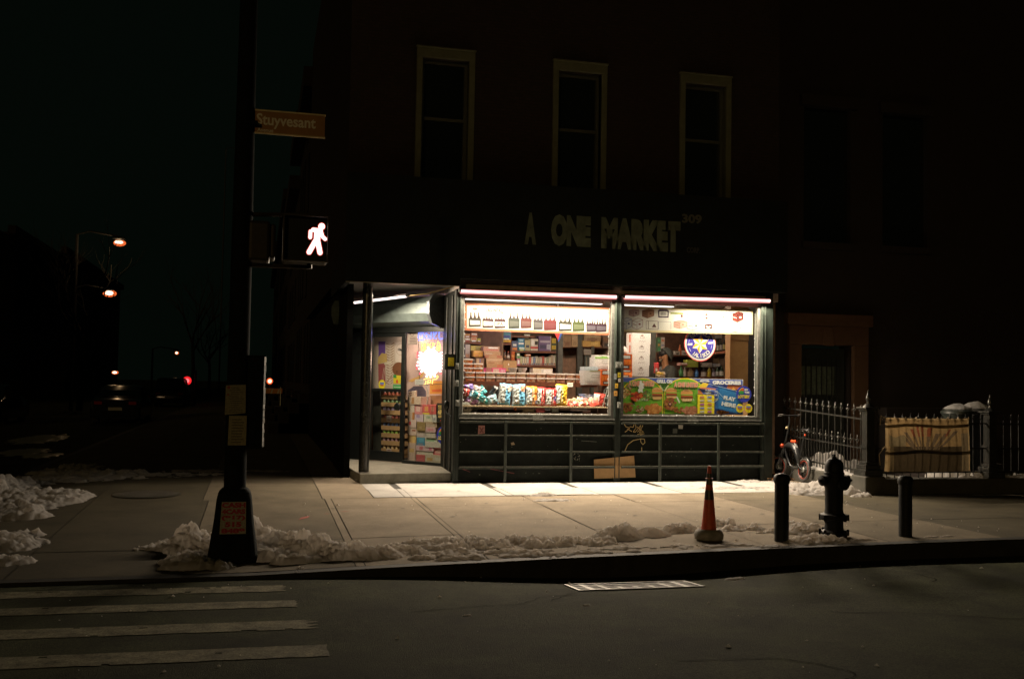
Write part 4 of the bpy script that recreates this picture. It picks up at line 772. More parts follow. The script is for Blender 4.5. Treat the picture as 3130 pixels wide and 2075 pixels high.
for i, (r, col, lab) in enumerate((((915, 1382, 1010, 1430), (.55, .12, .16), "pink and red packet lying under the tray"), ((1000, 1378, 1065, 1415), (.35, .40, .55), "pale blue packet lying under the tray"), ((1085, 1380, 1158, 1432), (.60, .66, .70), "white and blue packet lying on the ledge"), ((1270, 1382, 1450, 1412), (.38, .34, .40), "mauve wrapped packet lying on the ledge below the candy"), ((1400, 1400, 1490, 1438), (.40, .26, .28), "dusky red packet at the front of the ledge"), ((780, 1392, 905, 1430), (.30, .26, .20), "grey-brown packet on the ledge under the orange bag"))):
    X0, Z0, X1, Z1 = R(C2, *r, .2); bag("loose_packet", lab, "packet", ((X0 + X1) / 2, .2 + .02 * (i % 3), (Z0 + Z1) / 2), X1 - X0, max(.07, Z1 - Z0), .04, col, rx=-.3, seed=70 + i, nx=6, ny=5)
X, _, _, Z = R(C2, 700, 1398, 701, 1399, .2); tag(MB().ball((X, .2, Z), .028).build("orange_ball", M("orange_rubber", (.65, .16, .03), .5), smooth=True), "small orange ball on the dark ledge under the blue bags", "ball")
carton(C2, (1242, 1124, 1300, 1166), .26, .004, (.72, .66, .6), "price_card", "tilted white price card above the yellow bag", "price card", ((.1, .45, .9, .55, (.3, .2, .2)),))
# wire rack by the right frame
t = thing("wire_rack", "bent metal wire rack standing in the lower right corner of the left window", "rack", (5.7, .35, zt)); X0, Z0, X1, Z1 = R(C2, 1600, 1175, 1690, 1370, .35); mb = MB()
for yy in (.3, .42): mb.tube([(X0, yy, zt), (X0 + .08, yy, Z1 - .03), (X0 + .12, yy, Z1), (X1, yy, Z1)], .008, 6); mb.tube([(X1 - .05, yy, zt), (X1 - .05, yy, Z1)], .006, 6)
mb.build("frame", m_alu, t, smooth=True); mb = MB()
for k in range(5): zz_ = zt + .06 + k * .09; mb.tube([(X0 + .02 * k, .3, zz_), (X1, .3, zz_)], .004, 5)
mb.build("wires", m_alu, t)
# white cartons, orange boxes
for rect, y, lab, gtop in (((1420, 998, 1592, 1146), .5, "white printed carton at the front of the right stack", 0), ((1528, 862, 1702, 985), .62, "white carton with a green edge on top of the right stack", 1)):
    carton(C2, rect, y, .3, (.66, .66, .64), "white_carton", lab, "carton", ((.42, .5, .92, .72, (.40, .42, .38)), (.45, .55, .88, .66, (.66, .66, .64)), (.15, .15, .8, .2, (.5, .5, .5)), (.15, .25, .8, .3, (.55, .55, .52)), (.2, .06, .9, .1, (.5, .38, .36))) + (((0, .9, 1, 1, (.25, .5, .12)),) if gtop else ((.3, .94, .95, 1, (.3, .36, .2)),)))
carton(C2, (1424, 958, 1560, 992), .52, .28, (.52, .62, .68), "pale_blue_box", "pale blue flat box lying on the front white carton", "box", ((.1, .3, .8, .5, (.6, .68, .72)),)); carton(C2, (1528, 835, 1600, 868), .66, .2, (.6, .62, .58), "paper_bundle", "folded white and green bundle on the top carton", "bundle", ((.0, 0, 1, .4, (.22, .45, .12)),)); carton(C2, (1592, 838, 1702, 862), .66, .2, (.62, .64, .6), "paper_towel_pack", "white pack with a green print beside the folded bundle", "pack", ((.05, .1, .6, .5, (.2, .42, .1)),))
def orange_box(c, r, lab, y=.45):
    return carton(c, r, y, .25, (.72, .14, .02), "orange_box", lab, "box", ((.1, .68, .88, .94, (.10, .05, .04)), (.14, .72, .84, .91, (.62, .62, .6)), (.2, .08, .78, .26, (.03, .03, .03)), (.3, .12, .68, .22, (.6, .6, .58)), (.06, .34, .3, .6, (.78, .22, .03)), (.4, .34, .64, .6, (.78, .22, .03)), (.72, .34, .94, .6, (.78, .22, .03))), "orange boxes by the middle post")
orange_box(C2, (1594, 988, 1694, 1152), "orange box with black and white labels beside the front white carton"); orange_box(C3, (120, 828, 246, 985), "upper orange box right of the middle post", .35); orange_box(C3, (118, 987, 246, 1068), "lower orange box right of the middle post", .33)
# pennant
fr = FY(.35); mb = MB(); a = [fr.px(*C2(x, y)) for x, y in ((1105, 600), (1150, 700), (1192, 600))]; mb.col((.62, .07, .07)).prism(fr, a, 0, .003); mb.col((.05, .14, .5)).poly(fr, [fr.px(*C2(x, y)) for x, y in ((1142, 690), (1150, 700), (1192, 600), (1168, 600))], .0045)
tag(mb.build("pennant", m_matte, vc=True), "hanging triangular red pennant with a blue edge", "pennant")

# ------------------------------------------------------------------ right window
mb = MB().col((.62, .60, .57))
ys = (610, 721, 832, 944, 1058)
for i in range(4):
    X0, Z0, X1, Z1 = R(C3, 248 - i * 2, ys[i], 441 - i * 6, ys[i + 1] - 3, .5); y = .5
    b = MB().col((.70, .69, .67)).box(X0, y, Z0, X1, y + .3, Z1); f = FY(y); cx, w_, h_ = (X0 + X1) / 2 + .01, X1 - X0, Z1 - Z0; zc = Z0 + h_ * .62
    b.col((.16, .12, .10)).rect(f, cx - w_ * .12, zc - h_ * .1, cx + w_ * .12, zc + h_ * .1, .001).col((.66, .65, .63)).rect(f, cx - w_ * .10, zc - h_ * .07, cx + w_ * .10, zc + h_ * .06, .0016)
    b.col((.16, .12, .10)).poly(f, [(cx - w_ * .05, zc + h_ * .11), (cx + w_ * .05, zc + h_ * .11), (cx + w_ * .09, zc + h_ * .24), (cx + w_ * .03, zc + h_ * .17), (cx, zc + h_ * .28), (cx - w_ * .03, zc + h_ * .17), (cx - w_ * .09, zc + h_ * .24)], .0016)
    for k in range(6): b.col((.40, .38, .37)).disc(f, cx - w_ * .15 + k * w_ * .06, Z0 + h_ * .22 + (k % 2) * h_ * .06, w_ * .03, h_ * .05, .0012, 8)
    xs_ = R(C3, 212 - i * 0, ys[i], 246, ys[i + 1], .5)[0]; b.col((.60, .57, .55)).add([(X0, y, Z0), (xs_, y + .12, Z0), (xs_, y + .12, Z1), (X0, y, Z1)], [(0, 3, 2, 1)])
    b.col((.48, .14, .08)); b.add([(X0 * .45 + xs_ * .55, y + .064, Z0 + h_ * .15), (X0 * .7 + xs_ * .3, y + .034, Z0 + h_ * .15), (X0 * .7 + xs_ * .3, y + .034, Z0 + h_ * .85), (X0 * .45 + xs_ * .55, y + .064, Z0 + h_ * .85)], [(0, 3, 2, 1)])
    tag(b.build("white_case", m_paper, vc=True), f"white beer case with a small crown print, {('topmost', 'second from the top', 'third from the top', 'lowest')[i]} of its stack", "case", "white cases stacked in the right window")
X, _, _, Z = R(C3, 148, 800, 149, 801, .45); tag(MB().ball((X, .45, Z), .085, sc=(1, 1, 1.2)).build("white_globe", M("white_globe_plastic", (.75, .6, .56), .4), smooth=True), "white rounded globe behind the orange boxes", "globe")
X0, Z0, X1, Z1 = R(C3, 442, 600, 494, 1075, 1.2); tag(MB().box(X0, 1.2, .12, X1, 1.34, 3.2).build("shop_column", m_dark), "dark narrow column right of the stack of white cases", "column")
rs = thing("bottle_shelf", "dark red-brown wall shelving with bottles behind the star sign", "shelf", (7.6, 2.2, .12))
board(C3, (590, 836, 960, 846), 2.2, .3, m_wood, rs); board(C3, (740, 1064, 1300, 1078), 2.0, .4, m_wood, rs)
X0, _, X1, _ = R(C3, 940, 600, 962, 1080, 2.1); MB().box(X0, 2.1, .12, X1, 2.5, 3.0).build("side_panel", M("side_panel_wood", (.12, .04, .025), .5), rs)
X0, _, X1, _ = R(C3, 500, 600, 1300, 1080, 2.5); MB().box(X0, 2.5, .12, X1, 2.54, 3.1).build("back_panel", M("shelf_back_dark", (.095, .045, .028), .7, var=.35), rs)
a, b = fy(*C3(1090, 806), 1.9), fy(*C3(1262, 786), 1.5); MB().add([(a.x, 1.9, a.z), (b.x, 1.5, b.z), (b.x + .1, 1.9, b.z), (a.x + .1, 2.3, a.z), (a.x, 1.9, a.z - .04), (b.x, 1.5, b.z - .04), (b.x + .1, 1.9, b.z - .04), (a.x + .1, 2.3, a.z - .04)], [(0, 1, 2, 3), (4, 7, 6, 5), (0, 4, 5, 1), (1, 5, 6, 2), (2, 6, 7, 3), (3, 7, 4, 0)]).build("slanting_board", M("orange_wood", (.34, .11, .05), .5), rs)
def bottle(rect, y, col, lcol, label, cat="bottle", name="bottle", group="bottles behind the star sign", c=C3):
    X0, Z0, X1, Z1 = R(c, *rect, y); r = (X1 - X0) / 2 * .96; h = Z1 - Z0; p = ((X0 + X1) / 2, y + .05, Z0)
    mb = MB().col(col).lathe([(r * .9, 0), (r, h * .04), (r, h * .58), (r * .4, h * .76), (r * .36, h * .94)], p, 14); mb.col(tuple(k * .6 for k in col)).lathe([(r * .42, h * .93), (r * .42, h)], p, 10); mb.col(lcol).lathe([(r + .0015, h * .1), (r + .0015, h * .5)], p, 14)
    return tag(mb.build(name, m_gloss, vc=True, smooth=True), label, cat, group)
bottle((975, 960, 1032, 1066), 2.0, (.05, .035, .03), (.55, .50, .46), "dark bottle with a square white label left of the yellow bottle")
bottle((1040, 945, 1080, 1068), 1.98, (.40, .34, .05), (.55, .42, .04), "yellow bottle on the lower bottle shelf")
bottle((1084, 965, 1124, 1064), 2.0, (.06, .05, .06), (.46, .42, .50), "bottle with a lilac label right of the yellow bottle")
bottle((1126, 955, 1164, 1062), 2.0, (.03, .06, .03), (.50, .48, .46), "dark green bottle with a grey-white label")
bottle((1166, 950, 1212, 1060), 1.98, (.03, .05, .03), (.58, .57, .52), "stout green bottle with a bright white label near the plank")
bottle((1216, 880, 1262, 1058), 1.96, (.55, .45, .34), (.60, .50, .38), "tall cream bottle beside the plank")
for i, (a, lc) in enumerate(((1138, (.05, .05, .05)), (1168, (.06, .05, .04)), (1200, (.05, .06, .05)), (1232, (.06, .05, .05)))): bottle((a, 668 - i * 4, a + 30, 800 - i * 6), 1.85, (.025, .03, .02), (.58, .57, .54) if i != 2 else (.60, .55, .22), f"dark bottle, {ORDN[i]} from the left on the slanting board", group="dark bottles on the slanting board")
carton(C3, (1130, 625, 1262, 660), 2.1, .2, (.42, .40, .39), "grey_carton", "pale grey carton on the top right of the bottle shelving", "carton", ((.1, .2, .6, .6, (.36, .34, .33)),))
bottle((740, 725, 772, 834), 2.15, (.45, .12, .04), (.5, .16, .06), "orange-brown bottle with a yellow top on the upper shelf"); carton(C3, (690, 796, 745, 834), 2.15, .1, (.42, .38, .32), "small_carton", "small pale carton left of the orange-brown bottle", "carton", ((.3, .1, .8, .6, (.12, .12, .1)),)); carton(C3, (768, 790, 830, 834), 2.15, .1, (.50, .47, .43), "small_carton", "small white carton partly behind the star sign", "carton", ((.2, .2, .7, .5, (.1, .1, .1)),))
carton(C3, (822, 885, 935, 960), 1.9, .2, (.28, .32, .05), "lime_box", "lime green box below the star sign", "box", ((.1, .5, .9, .8, (.34, .38, .08)), (0, .46, 1, .5, (.12, .14, .03)))); carton(C3, (755, 918, 825, 942), 1.9, .2, (.45, .22, .20), "pink_packet", "small pink packet left of the lime box", "packet", mk1(W, (.3, .1, .1)))
for i, (r, col, lab) in enumerate((((745, 945, 790, 1060), (.06, .20, .07), "green squeeze bottle behind the hooded person"), ((785, 955, 822, 1062), (.40, .34, .30), "pale squeeze bottle behind the hooded person"), ((905, 968, 950, 1064), (.05, .14, .34), "blue bottle at the dark shelf panel"), ((830, 965, 900, 1064), (.20, .14, .08), "brown jar between the green and blue bottles"))): bottle(r, 1.95, col, tuple(min(.6, k * 1.6) for k in col), lab)
carton(C3, (982, 915, 1080, 958), 1.98, .15, (.34, .31, .28), "paper_roll_pack", "grey folded pack lying on the lower bottles", "pack", ((.1, .3, .6, .7, (.42, .4, .36)), (.5, .1, .95, .4, (.24, .22, .2)))); carton(C3, (1085, 925, 1165, 955), 2.02, .12, (.30, .32, .36), "blue_grey_pack", "blue-grey pack on the bottles next to the folded pack", "pack", ((.4, .2, .9, .8, (.44, .4, .36)),)); carton(C3, (1140, 868, 1230, 945), 2.2, .2, (.24, .15, .08), "brown_carton", "brown carton in the dark gap above the green bottles", "carton", ((.1, .2, .8, .5, (.28, .18, .1)),))
carton(C3, (510, 652, 545, 800), 1.7, .1, (.10, .20, .10), "hanging_packets", "strip of green hanging packets beside the dark column", "packet strip", ((.1, .1, .9, .25, (.06, .3, .12)), (.1, .4, .9, .55, (.5, .3, .1)), (.1, .7, .9, .85, (.1, .35, .15)))); carton(C3, (547, 652, 585, 800), 1.7, .1, (.46, .40, .36), "hanging_packets", "strip of pale hanging packets next to the green strip", "packet strip", ((.1, .1, .9, .25, (.5, .12, .1)), (.1, .4, .9, .5, (.2, .2, .3)), (.1, .7, .9, .85, (.5, .2, .12))))
X0, Z0, X1, Z1 = R(C3, 1265, 600, 1456, 1160, .55); m_ply = M("plywood", (.52, .29, .12), .6, var=.2, scale=5, col2=(.40, .21, .085)); m_ply.node_tree.nodes["Noise Texture"].inputs["Scale"].default_value = 7
pk = thing("plywood_column", "tall pale plywood column at the right side of the window", "column", ((X0 + X1) / 2, .6, .12)); MB().box(X0, .55, .12, X1, .75, 3.2).build("panel", m_ply, pk); z = R(C3, 1300, 680, 1301, 681, .55)[1]; MB().box(X0 - .003, .53, z, X1 + .003, .549, 3.2).build("header_board", M("darker_ply", (.40, .21, .085), .6, var=.2, scale=6), pk)
# bread and red wrapper at the counter
X0, Z0, X1, Z1 = R(C3, 488, 1012, 590, 1075, .9); bag("bread_loaf", "wrapped yellow and cream loaf in front of the hooded person", "loaf", ((X0 + X1) / 2, .9, (Z0 + Z1) / 2 + .005), X1 - X0, Z1 - Z0, .12, (.62, .50, .34), seed=41, spot=(.35, .75, .4, (.70, .46, .08))); X0, Z0, X1, Z1 = R(C3, 470, 915, 528, 1022, 1.0); bag("red_wrapper", "red and white wrapped bag beside the dark column", "bag", ((X0 + X1) / 2, 1.0, (Z0 + Z1) / 2), X1 - X0, Z1 - Z0, .07, (.58, .06, .06), seed=43, spot=(.4, .3, .25, (.7, .6, .58)))
ct2 = thing("shop_counter", "dark service counter behind the grill poster", "counter", (7.2, .9, .12)); z = R(C3, 600, 1076, 601, 1077, .8)[1]; MB().box(6.02, .78, z - .04, 8.3, 1.25, z - .005).build("counter_top", m_wood, ct2); MB().box(6.02, .80, .12, 8.3, 1.2, z - .04).build("body", m_int, ct2); MB().box(6.0, .3, .12, 6.55, .79, R(C3, 200, 1062, 201, 1068, .4)[1]).build("end_block", m_int, ct2)

# ------------------------------------------------------------------ person behind the counter
m_skin = M("warm_skin", (.36, .17, .08), .5, var=.12, scale=18); m_hood = M("dark_grey_fleece", (.052, .055, .047), .9, var=.3, scale=30, bump=.2)
def skin_mesh(name, joints, edges, mat, parent, root=0, sub=2):
    me = bpy.data.meshes.new(name); o3 = ORG[parent.name] if parent else V((0, 0, 0)); me.from_pydata([V(p) - o3 for p, r in joints], edges, []); me.materials.append(mat); o = bpy.data.objects.new(name, me); COL.objects.link(o)
    o.modifiers.new("skin", 'SKIN'); me.skin_vertices.new() if not me.skin_vertices else None
    for i, (p, r) in enumerate(joints): d = me.skin_vertices[0].data[i]; d.radius = r if isinstance(r, tuple) else (r, r); d.use_root = i == root
    s = o.modifiers.new("sub", 'SUBSURF'); s.levels = s.render_levels = sub; o.modifiers["skin"].use_smooth_shade = True
    if parent: o.parent = parent; ORG[o.name] = o3
    return o
PY = 1.45; hd = fy(*C3(590, 860), PY); H0 = hd.z
pp = thing("person", "person in a dark hooded sweatshirt facing left behind the counter", "person", (hd.x, PY, .12))
px_ = hd.x; S = H0 - .22
J = [((px_ + .06, PY, S - .62), .15), ((px_ + .05, PY, S - .35), (.15, .17)), ((px_ + .04, PY, S - .1), (.14, .19)), ((px_ + .02, PY, S + .03), .07), ((px_ - .005, PY, S + .12), .06), ((px_ - .02, PY, H0 + .02), (.095, .08)), ((px_ - .01, PY, H0 + .10), (.085, .075)),
     ((px_ + .04, PY - .21, S - .08), .075), ((px_ - .02, PY - .26, S - .36), .058), ((px_ - .22, PY - .20, S - .46), .042), ((px_ + .04, PY + .21, S - .08), .075), ((px_ - .02, PY + .26, S - .36), .058), ((px_ - .22, PY + .2, S - .46), .042), ((px_ + .06, PY - .1, S - .95), .085), ((px_ + .06, PY - .1, S - 1.35), .055), ((px_ + .06, PY + .1, S - .95), .085), ((px_ + .06, PY + .1, S - 1.35), .055)]
skin_mesh("body", J, [(0, 1), (1, 2), (2, 3), (3, 4), (4, 5), (5, 6), (2, 7), (7, 8), (8, 9), (2, 10), (10, 11), (11, 12), (0, 13), (13, 14), (0, 15), (15, 16)], m_skin, pp)
JH = [((px_ + .06, PY, S - .70), (.19, .19)), ((px_ + .05, PY, S - .35), (.19, .22)), ((px_ + .04, PY, S - .08), (.17, .22)), ((px_ + .075, PY, S + .10), (.115, .12)), ((px_ + .04, PY - .24, S - .08), .105), ((px_ - .02, PY - .29, S - .36), .085), ((px_ - .18, PY - .22, S - .45), .062), ((px_ + .04, PY + .24, S - .08), .105), ((px_ - .02, PY + .29, S - .36), .085), ((px_ - .18, PY + .22, S - .45), .062)]
skin_mesh("sweatshirt", JH, [(0, 1), (1, 2), (2, 3), (2, 4), (4, 5), (5, 6), (2, 7), (7, 8), (8, 9)], m_hood, pp)
mb = MB(); n, mrows = 18, 9; vs = []; fs_ = []          # hood: an open shell round the back of the head
for j in range(mrows):
    a = -2.3 + j * (2.95 / (mrows - 1))                   # sweeps from the nape over the crown to the brow
    for k in range(n + 1):
        b = math.pi * k / n; r = .142 + .012 * noise.noise((j * .6, k * .4, 2))
        x = px_ + .005 + r * math.sin(b) * math.cos(a) * 1.05 * -1 if False else px_ + .01 - r * 1.08 * math.sin(b) * math.sin(a); y = PY - r * .88 * math.cos(b); z = H0 + .03 + r * 1.12 * math.sin(b) * math.cos(a)
        vs.append((x, y, z))
for j in range(mrows - 1):
    for k in range(n): fs_.append((j * (n + 1) + k, j * (n + 1) + k + 1, (j + 1) * (n + 1) + k + 1, (j + 1) * (n + 1) + k))
ho = mb.add([(x, y, z) for x, y, z in vs], fs_).build("hood", m_hood, pp, smooth=True); sd = ho.modifiers.new("th", 'SOLIDIFY'); sd.thickness = .012
mb = MB(); mb.ball((px_ - .105, PY, H0 - .005), .02, sc=(1.1, .8, 1.4)); mb.ball((px_ - .085, PY - .075, H0 - .01), .022, sc=(.8, .4, 1.3)); mb.build("nose_and_ear", m_skin, pp, smooth=True)
mb = MB()
for s in (-1, 1): mb.ball((px_ - .098, PY + s * .033, H0 + .028), .011)
mb.build("eyes", M("eye_dark", (.02, .015, .012), .2), pp, smooth=True)
mb = MB(); mb.ball((px_ - .088, PY, H0 - .062), .036, 14, 10, sc=(.75, 1.1, .8)); mb.build("face_mask", M("pale_mask", (.24, .20, .14), .8), pp, smooth=True)
mb = MB(); mb.ball((px_ - .03, PY, H0 + .075), .092, 16, 10, sc=(1.06, .92, .8)); mb.build("hair", M("black_hair", (.015, .012, .01), .6), pp, smooth=True)

# ------------------------------------------------------------------ posters and lights on the panes
m_pw = VC("poster_print", .6, .06, .2)
def poster(c, fr, corners, border, paper):
    mb = MB(); P = [fr.px(*c(*p)) for p in corners]; mb.col(border).prism(fr, P, -.004, 0); cx = sum(p[0] for p in P) / 4; cz = sum(p[1] for p in P) / 4
    k = .035; Q2 = [(x + (k if x < cx else -k), z + (k if z < cz else -k)) for x, z in P]; mb.col(paper).poly(fr, Q2, .0012); return mb
fr = FY(.055); D_ = .0026; mb = poster(C2, fr, ((173, 578), (1690, 628), (1692, 345), (175, 292)), (.30, .10, .055), (.32, .305, .285))
def c2(pts): return [fr.px(*C2(x, y)) for x, y in pts]
def sixpack(mb, cc, x0, yt, x1, yb, colb, colc, lab, n=3, txt=None, neck=.42):
    """printed six-pack: bottle necks above a carrier with a label"""
    ym = yt + (yb - yt) * neck; w = (x1 - x0) / n
    for k in range(n):
        x = x0 + w * (k + .5); mb.col(colb).poly(fr, cc([(x - w * .14, yt), (x + w * .14, yt), (x + w * .16, yt + (ym - yt) * .5), (x + w * .36, ym), (x - w * .36, ym), (x - w * .16, yt + (ym - yt) * .5)][::-1]), D_)
    mb.col(colc).poly(fr, cc([(x0, yb), (x1, yb - (yb - yt) * .02), (x1 + 3, ym + 3), (x0 + (x1 - x0) * .5, ym - 6), (x0 - 3, ym)]), D_ + .0006)
    mb.col(lab).poly(fr, cc([(x0 + w * .25, yb - (yb - ym) * .2), (x1 - w * .2, yb - (yb - ym) * .22), (x1 - w * .2, ym + (yb - ym) * .3), (x0 + w * .25, ym + (yb - ym) * .22)]), D_ + .0012)
    if txt: a, b = fr.px(*cc_pt(x0 + w * .7, yb - (yb - ym) * .28)), fr.px(*cc_pt(x1 - w * .7, ym + (yb - ym) * .32)); mb.col(colc).text(fr, txt, a[0], a[1], b[0], b[1], D_ + .0018)
cc_pt = C2
def dk(r, g, b, k=.055): return (r * k, g * k, b * k)
PAP = (.32, .305, .285)
sixpack(mb, c2, 216, 390, 338, 540, dk(.5, .25, .2), dk(.5, .42, .36), PAP); sixpack(mb, c2, 360, 432, 468, 550, dk(.45, .15, .2), dk(.5, .2, .24), PAP, 4, None, .25); sixpack(mb, c2, 484, 436, 594, 555, dk(.45, .15, .2), dk(.5, .2, .24), PAP, 4, "IPA", .25)
sixpack(mb, c2, 628, 396, 742, 560, dk(.4, .22, .25), dk(.4, .42, .36), (.05, .05, .045), 3, None, .36); sixpack(mb, c2, 757, 402, 868, 556, dk(.5, .2, .22), dk(.8, .2, .2), (.06, .03, .03), 3, None, .36)
sixpack(mb, c2, 888, 430, 985, 572, dk(.5, .2, .25), dk(.45, .38, .42), (.05, .045, .046), 3, None, .3); sixpack(mb, c2, 998, 434, 1126, 578, dk(.6, .2, .25), dk(1.0, .16, .2), (.06, .014, .016), 3, None, .3)
sixpack(mb, c2, 1152, 452, 1285, 584, dk(.3, .25, .18), dk(.32, .28, .2), PAP, 3, None, .3); sixpack(mb, c2, 1298, 456, 1416, 588, dk(.35, .4, .15), dk(.45, .55, .2), (.055, .062, .035), 3, None, .3)
sixpack(mb, c2, 1440, 456, 1540, 592, dk(.45, .18, .14), dk(.35, .15, .26), (.05, .04, .052), 4, None, .4); sixpack(mb, c2, 1540, 460, 1648, 596, dk(.45, .18, .14), dk(.35, .15, .26), (.05, .04, .052), 4, None, .4)
def ptext(mb, c, s, x0, y0, x1, y1, col, d=D_, bold=.03, f=None):
    f = f or fr; a = f.px(*c(x0, y1)); b = f.px(*c(x1, y0)); sl = (f.px(*c(x1, y1))[1] - a[1]) / max(1e-6, b[0] - a[0]); return mb.col(col).text(f, s, a[0], a[1], b[0], b[1] , d, bold)
ptext(mb, C2, "LAGUNITAS", 396, 352, 560, 386, dk(.4, .16, .16)); ptext(mb, C2, "BREWING COMPANY", 396, 394, 545, 404, dk(.7, .5, .5, .12), bold=.01); mb.col(dk(1, .1, .05, .1)).rect(fr, *fr.px(*C2(552, 408)), *fr.px(*C2(572, 394)), D_)
ptext(mb, C2, "ABK", 252, 344, 308, 366, dk(1, .4, .15, .1)); mb.col(dk(.5, .4, .4, .12)).ring(fr, *fr.px(*C2(715, 368)), .035, .045, D_, 20, .55)
mb.col(dk(.6, .2, .2, .08)); [mb.stroke(fr, c2(s), .006, D_) for s in ([(955, 392), (975, 368), (985, 398)], [(985, 398), (1008, 366)], [(1030, 372), (1045, 366), (1052, 384), (1040, 398), (1034, 384)])]
mb.col(dk(.9, .6, .2, .12)); mb.stroke(fr, c2([(1212, 402), (1240, 378), (1290, 374), (1340, 382), (1362, 404)]), .008, D_).stroke(fr, c2([(1215, 418), (1245, 398), (1290, 394), (1335, 402), (1358, 422)]), .008, D_)
mb.col(dk(1, .15, .1, .09)); mb.poly(fr, c2([(1530, 400), (1545, 388), (1552, 405), (1560, 405), (1566, 390), (1580, 402), (1566, 412), (1560, 434), (1546, 434), (1544, 412)])); mb.col(dk(.4, .4, .5, .2)).stroke(fr, c2([(1485, 432), (1520, 420), (1545, 428)]), .005, D_).stroke(fr, c2([(1570, 428), (1595, 422), (1625, 436)]), .005, D_)
tag(mb.build("beer_poster", m_pw, vc=True), "wide white beer poster with printed six-packs across the top of the left window", "poster")
fr = FY(.055); cc_pt = C3; mb = poster(C3, fr, ((128, 592), (1505, 622), (1505, 362), (128, 334)), (.32, .26, .15), PAP)
def c3(pts): return [fr.px(*C3(x, y)) for x, y in pts]
def isobox(x0, y0, x1, y1, ca, cb, line):
    xm = x0 + (x1 - x0) * .45; h = y1 - y0
    for P, c in (((( x0, y0 + h * .2), (xm, y0 + h * .34), (xm, y1), (x0, y0 + h * .8)), ca), (((xm, y0 + h * .34), (x1, y0 + h * .14), (x1, y0 + h * .74), (xm, y1)), cb), (((x0, y0 + h * .2), (x0 + (x1 - x0) * .55, y0), (x1, y0 + h * .14), (xm, y0 + h * .34)), ca)):
        mb.col(c).poly(fr, c3(P[::-1]), D_); mb.col(line).stroke(fr, c3(list(P) + [P[0]]), .006, D_ + .0006)
    mb.col(line).disc(fr, *fr.px(*C3(x0 + (x1 - x0) * .7, y0 + h * .52)), .022, .016, D_ + .0006, 12).stroke(fr, c3([(x0 + 8, y0 + h * .5), (xm - 6, y0 + h * .6)]), .01, D_ + .0006)
L = lambda r, g, b: (r * .72, g * .72, b * .72)
isobox(212, 358, 318, 435, L(.3, .2, .2), L(.3, .22, .22), dk(.8, .3, .3, .12)); isobox(350, 354, 474, 452, L(.14, .06, .03), L(.2, .1, .06), dk(.9, .3, .1, .09)); isobox(1288, 380, 1408, 500, dk(.9, .12, .08, .08), dk(.8, .1, .07, .06), dk(.9, .7, .6, .5))
isobox(136, 446, 242, 566, L(.4, .4, .45), L(.4, .4, .42), dk(.3, .3, .8, .12)); isobox(246, 452, 356, 572, L(.42, .4, .4), L(.4, .38, .38), dk(.9, .25, .2, .12)); isobox(680, 472, 815, 562, L(.3, .18, .15), L(.32, .22, .18), dk(.9, .4, .3, .2)); isobox(818, 474, 952, 580, L(.3, .34, .33), L(.28, .3, .3), dk(.25, .35, .32, .1)); isobox(1090, 390, 1240, 490, L(.42, .4, .36), L(.4, .4, .38), dk(.6, .5, .25, .15)); isobox(1230, 515, 1440, 592, L(.45, .43, .42), L(.4, .42, .44), dk(.6, .4, .4, .25))
mb.col(dk(.35, .12, .4, .05)).poly(fr, c3([(518, 445), (625, 447), (628, 372), (610, 360), (532, 358), (516, 372)]), D_).col(PAP).poly(fr, c3([(530, 432), (614, 434), (614, 382), (530, 380)]), D_ + .0006).col(dk(.35, .12, .4, .06)); [mb.stroke(fr, c3([(540, y), (604, y + 1)]), .010, D_ + .001) for y in (395, 408, 420)]
mb.col(dk(.7, .8, .2, .16)).poly(fr, c3([(645, 408), (782, 412), (782, 396), (645, 392)]), D_).col(dk(.7, .2, .2, .07)).poly(fr, c3([(752, 442), (774, 443), (774, 416), (752, 416)]), D_).poly(fr, c3([(1008, 462), (1034, 463), (1034, 405), (1008, 404)]), D_).col(PAP).poly(fr, c3([(1012, 440), (1030, 440), (1030, 425), (1012, 425)]), D_ + .0006).col(dk(.3, .4, .4, .1)).stroke(fr, c3([(880, 455), (908, 456), (908, 405), (880, 404), (880, 455)]), .01, D_)
for x in (822, 955): mb.col(dk(.5, .4, .4, .15)).stroke(fr, c3([(x, 455), (x + 3, 395)]), .012, D_)
mb.col(dk(.5, .15, .15, .09)).stroke(fr, c3([(392, 562), (392, 478), (515, 484), (515, 568), (392, 562)]), .006, D_).stroke(fr, c3([(415, 478), (415, 564)]), .008, D_).poly(fr, c3([(450, 545), (500, 547), (476, 505)]), D_ + .0003).col(dk(.4, .4, .55, .2)).stroke(fr, c3([(520, 568), (520, 486), (650, 490), (650, 568)]), .006, D_)
mb.col(dk(.5, .1, .1, .06)).poly(fr, c3([(1002, 562), (1078, 563), (1080, 520), (1060, 512), (1020, 514), (1002, 520)]), D_).col(PAP).poly(fr, c3([(1012, 545), (1040, 558), (1068, 542), (1060, 530), (1040, 538), (1018, 528)]), D_ + .0006).col(dk(.5, .2, .2, .1)).stroke(fr, c3([(985, 560), (985, 512)]), .01, D_)
tag(mb.build("beer_poster", m_pw, vc=True), "wide white beer poster with printed cases across the top of the right window", "poster")
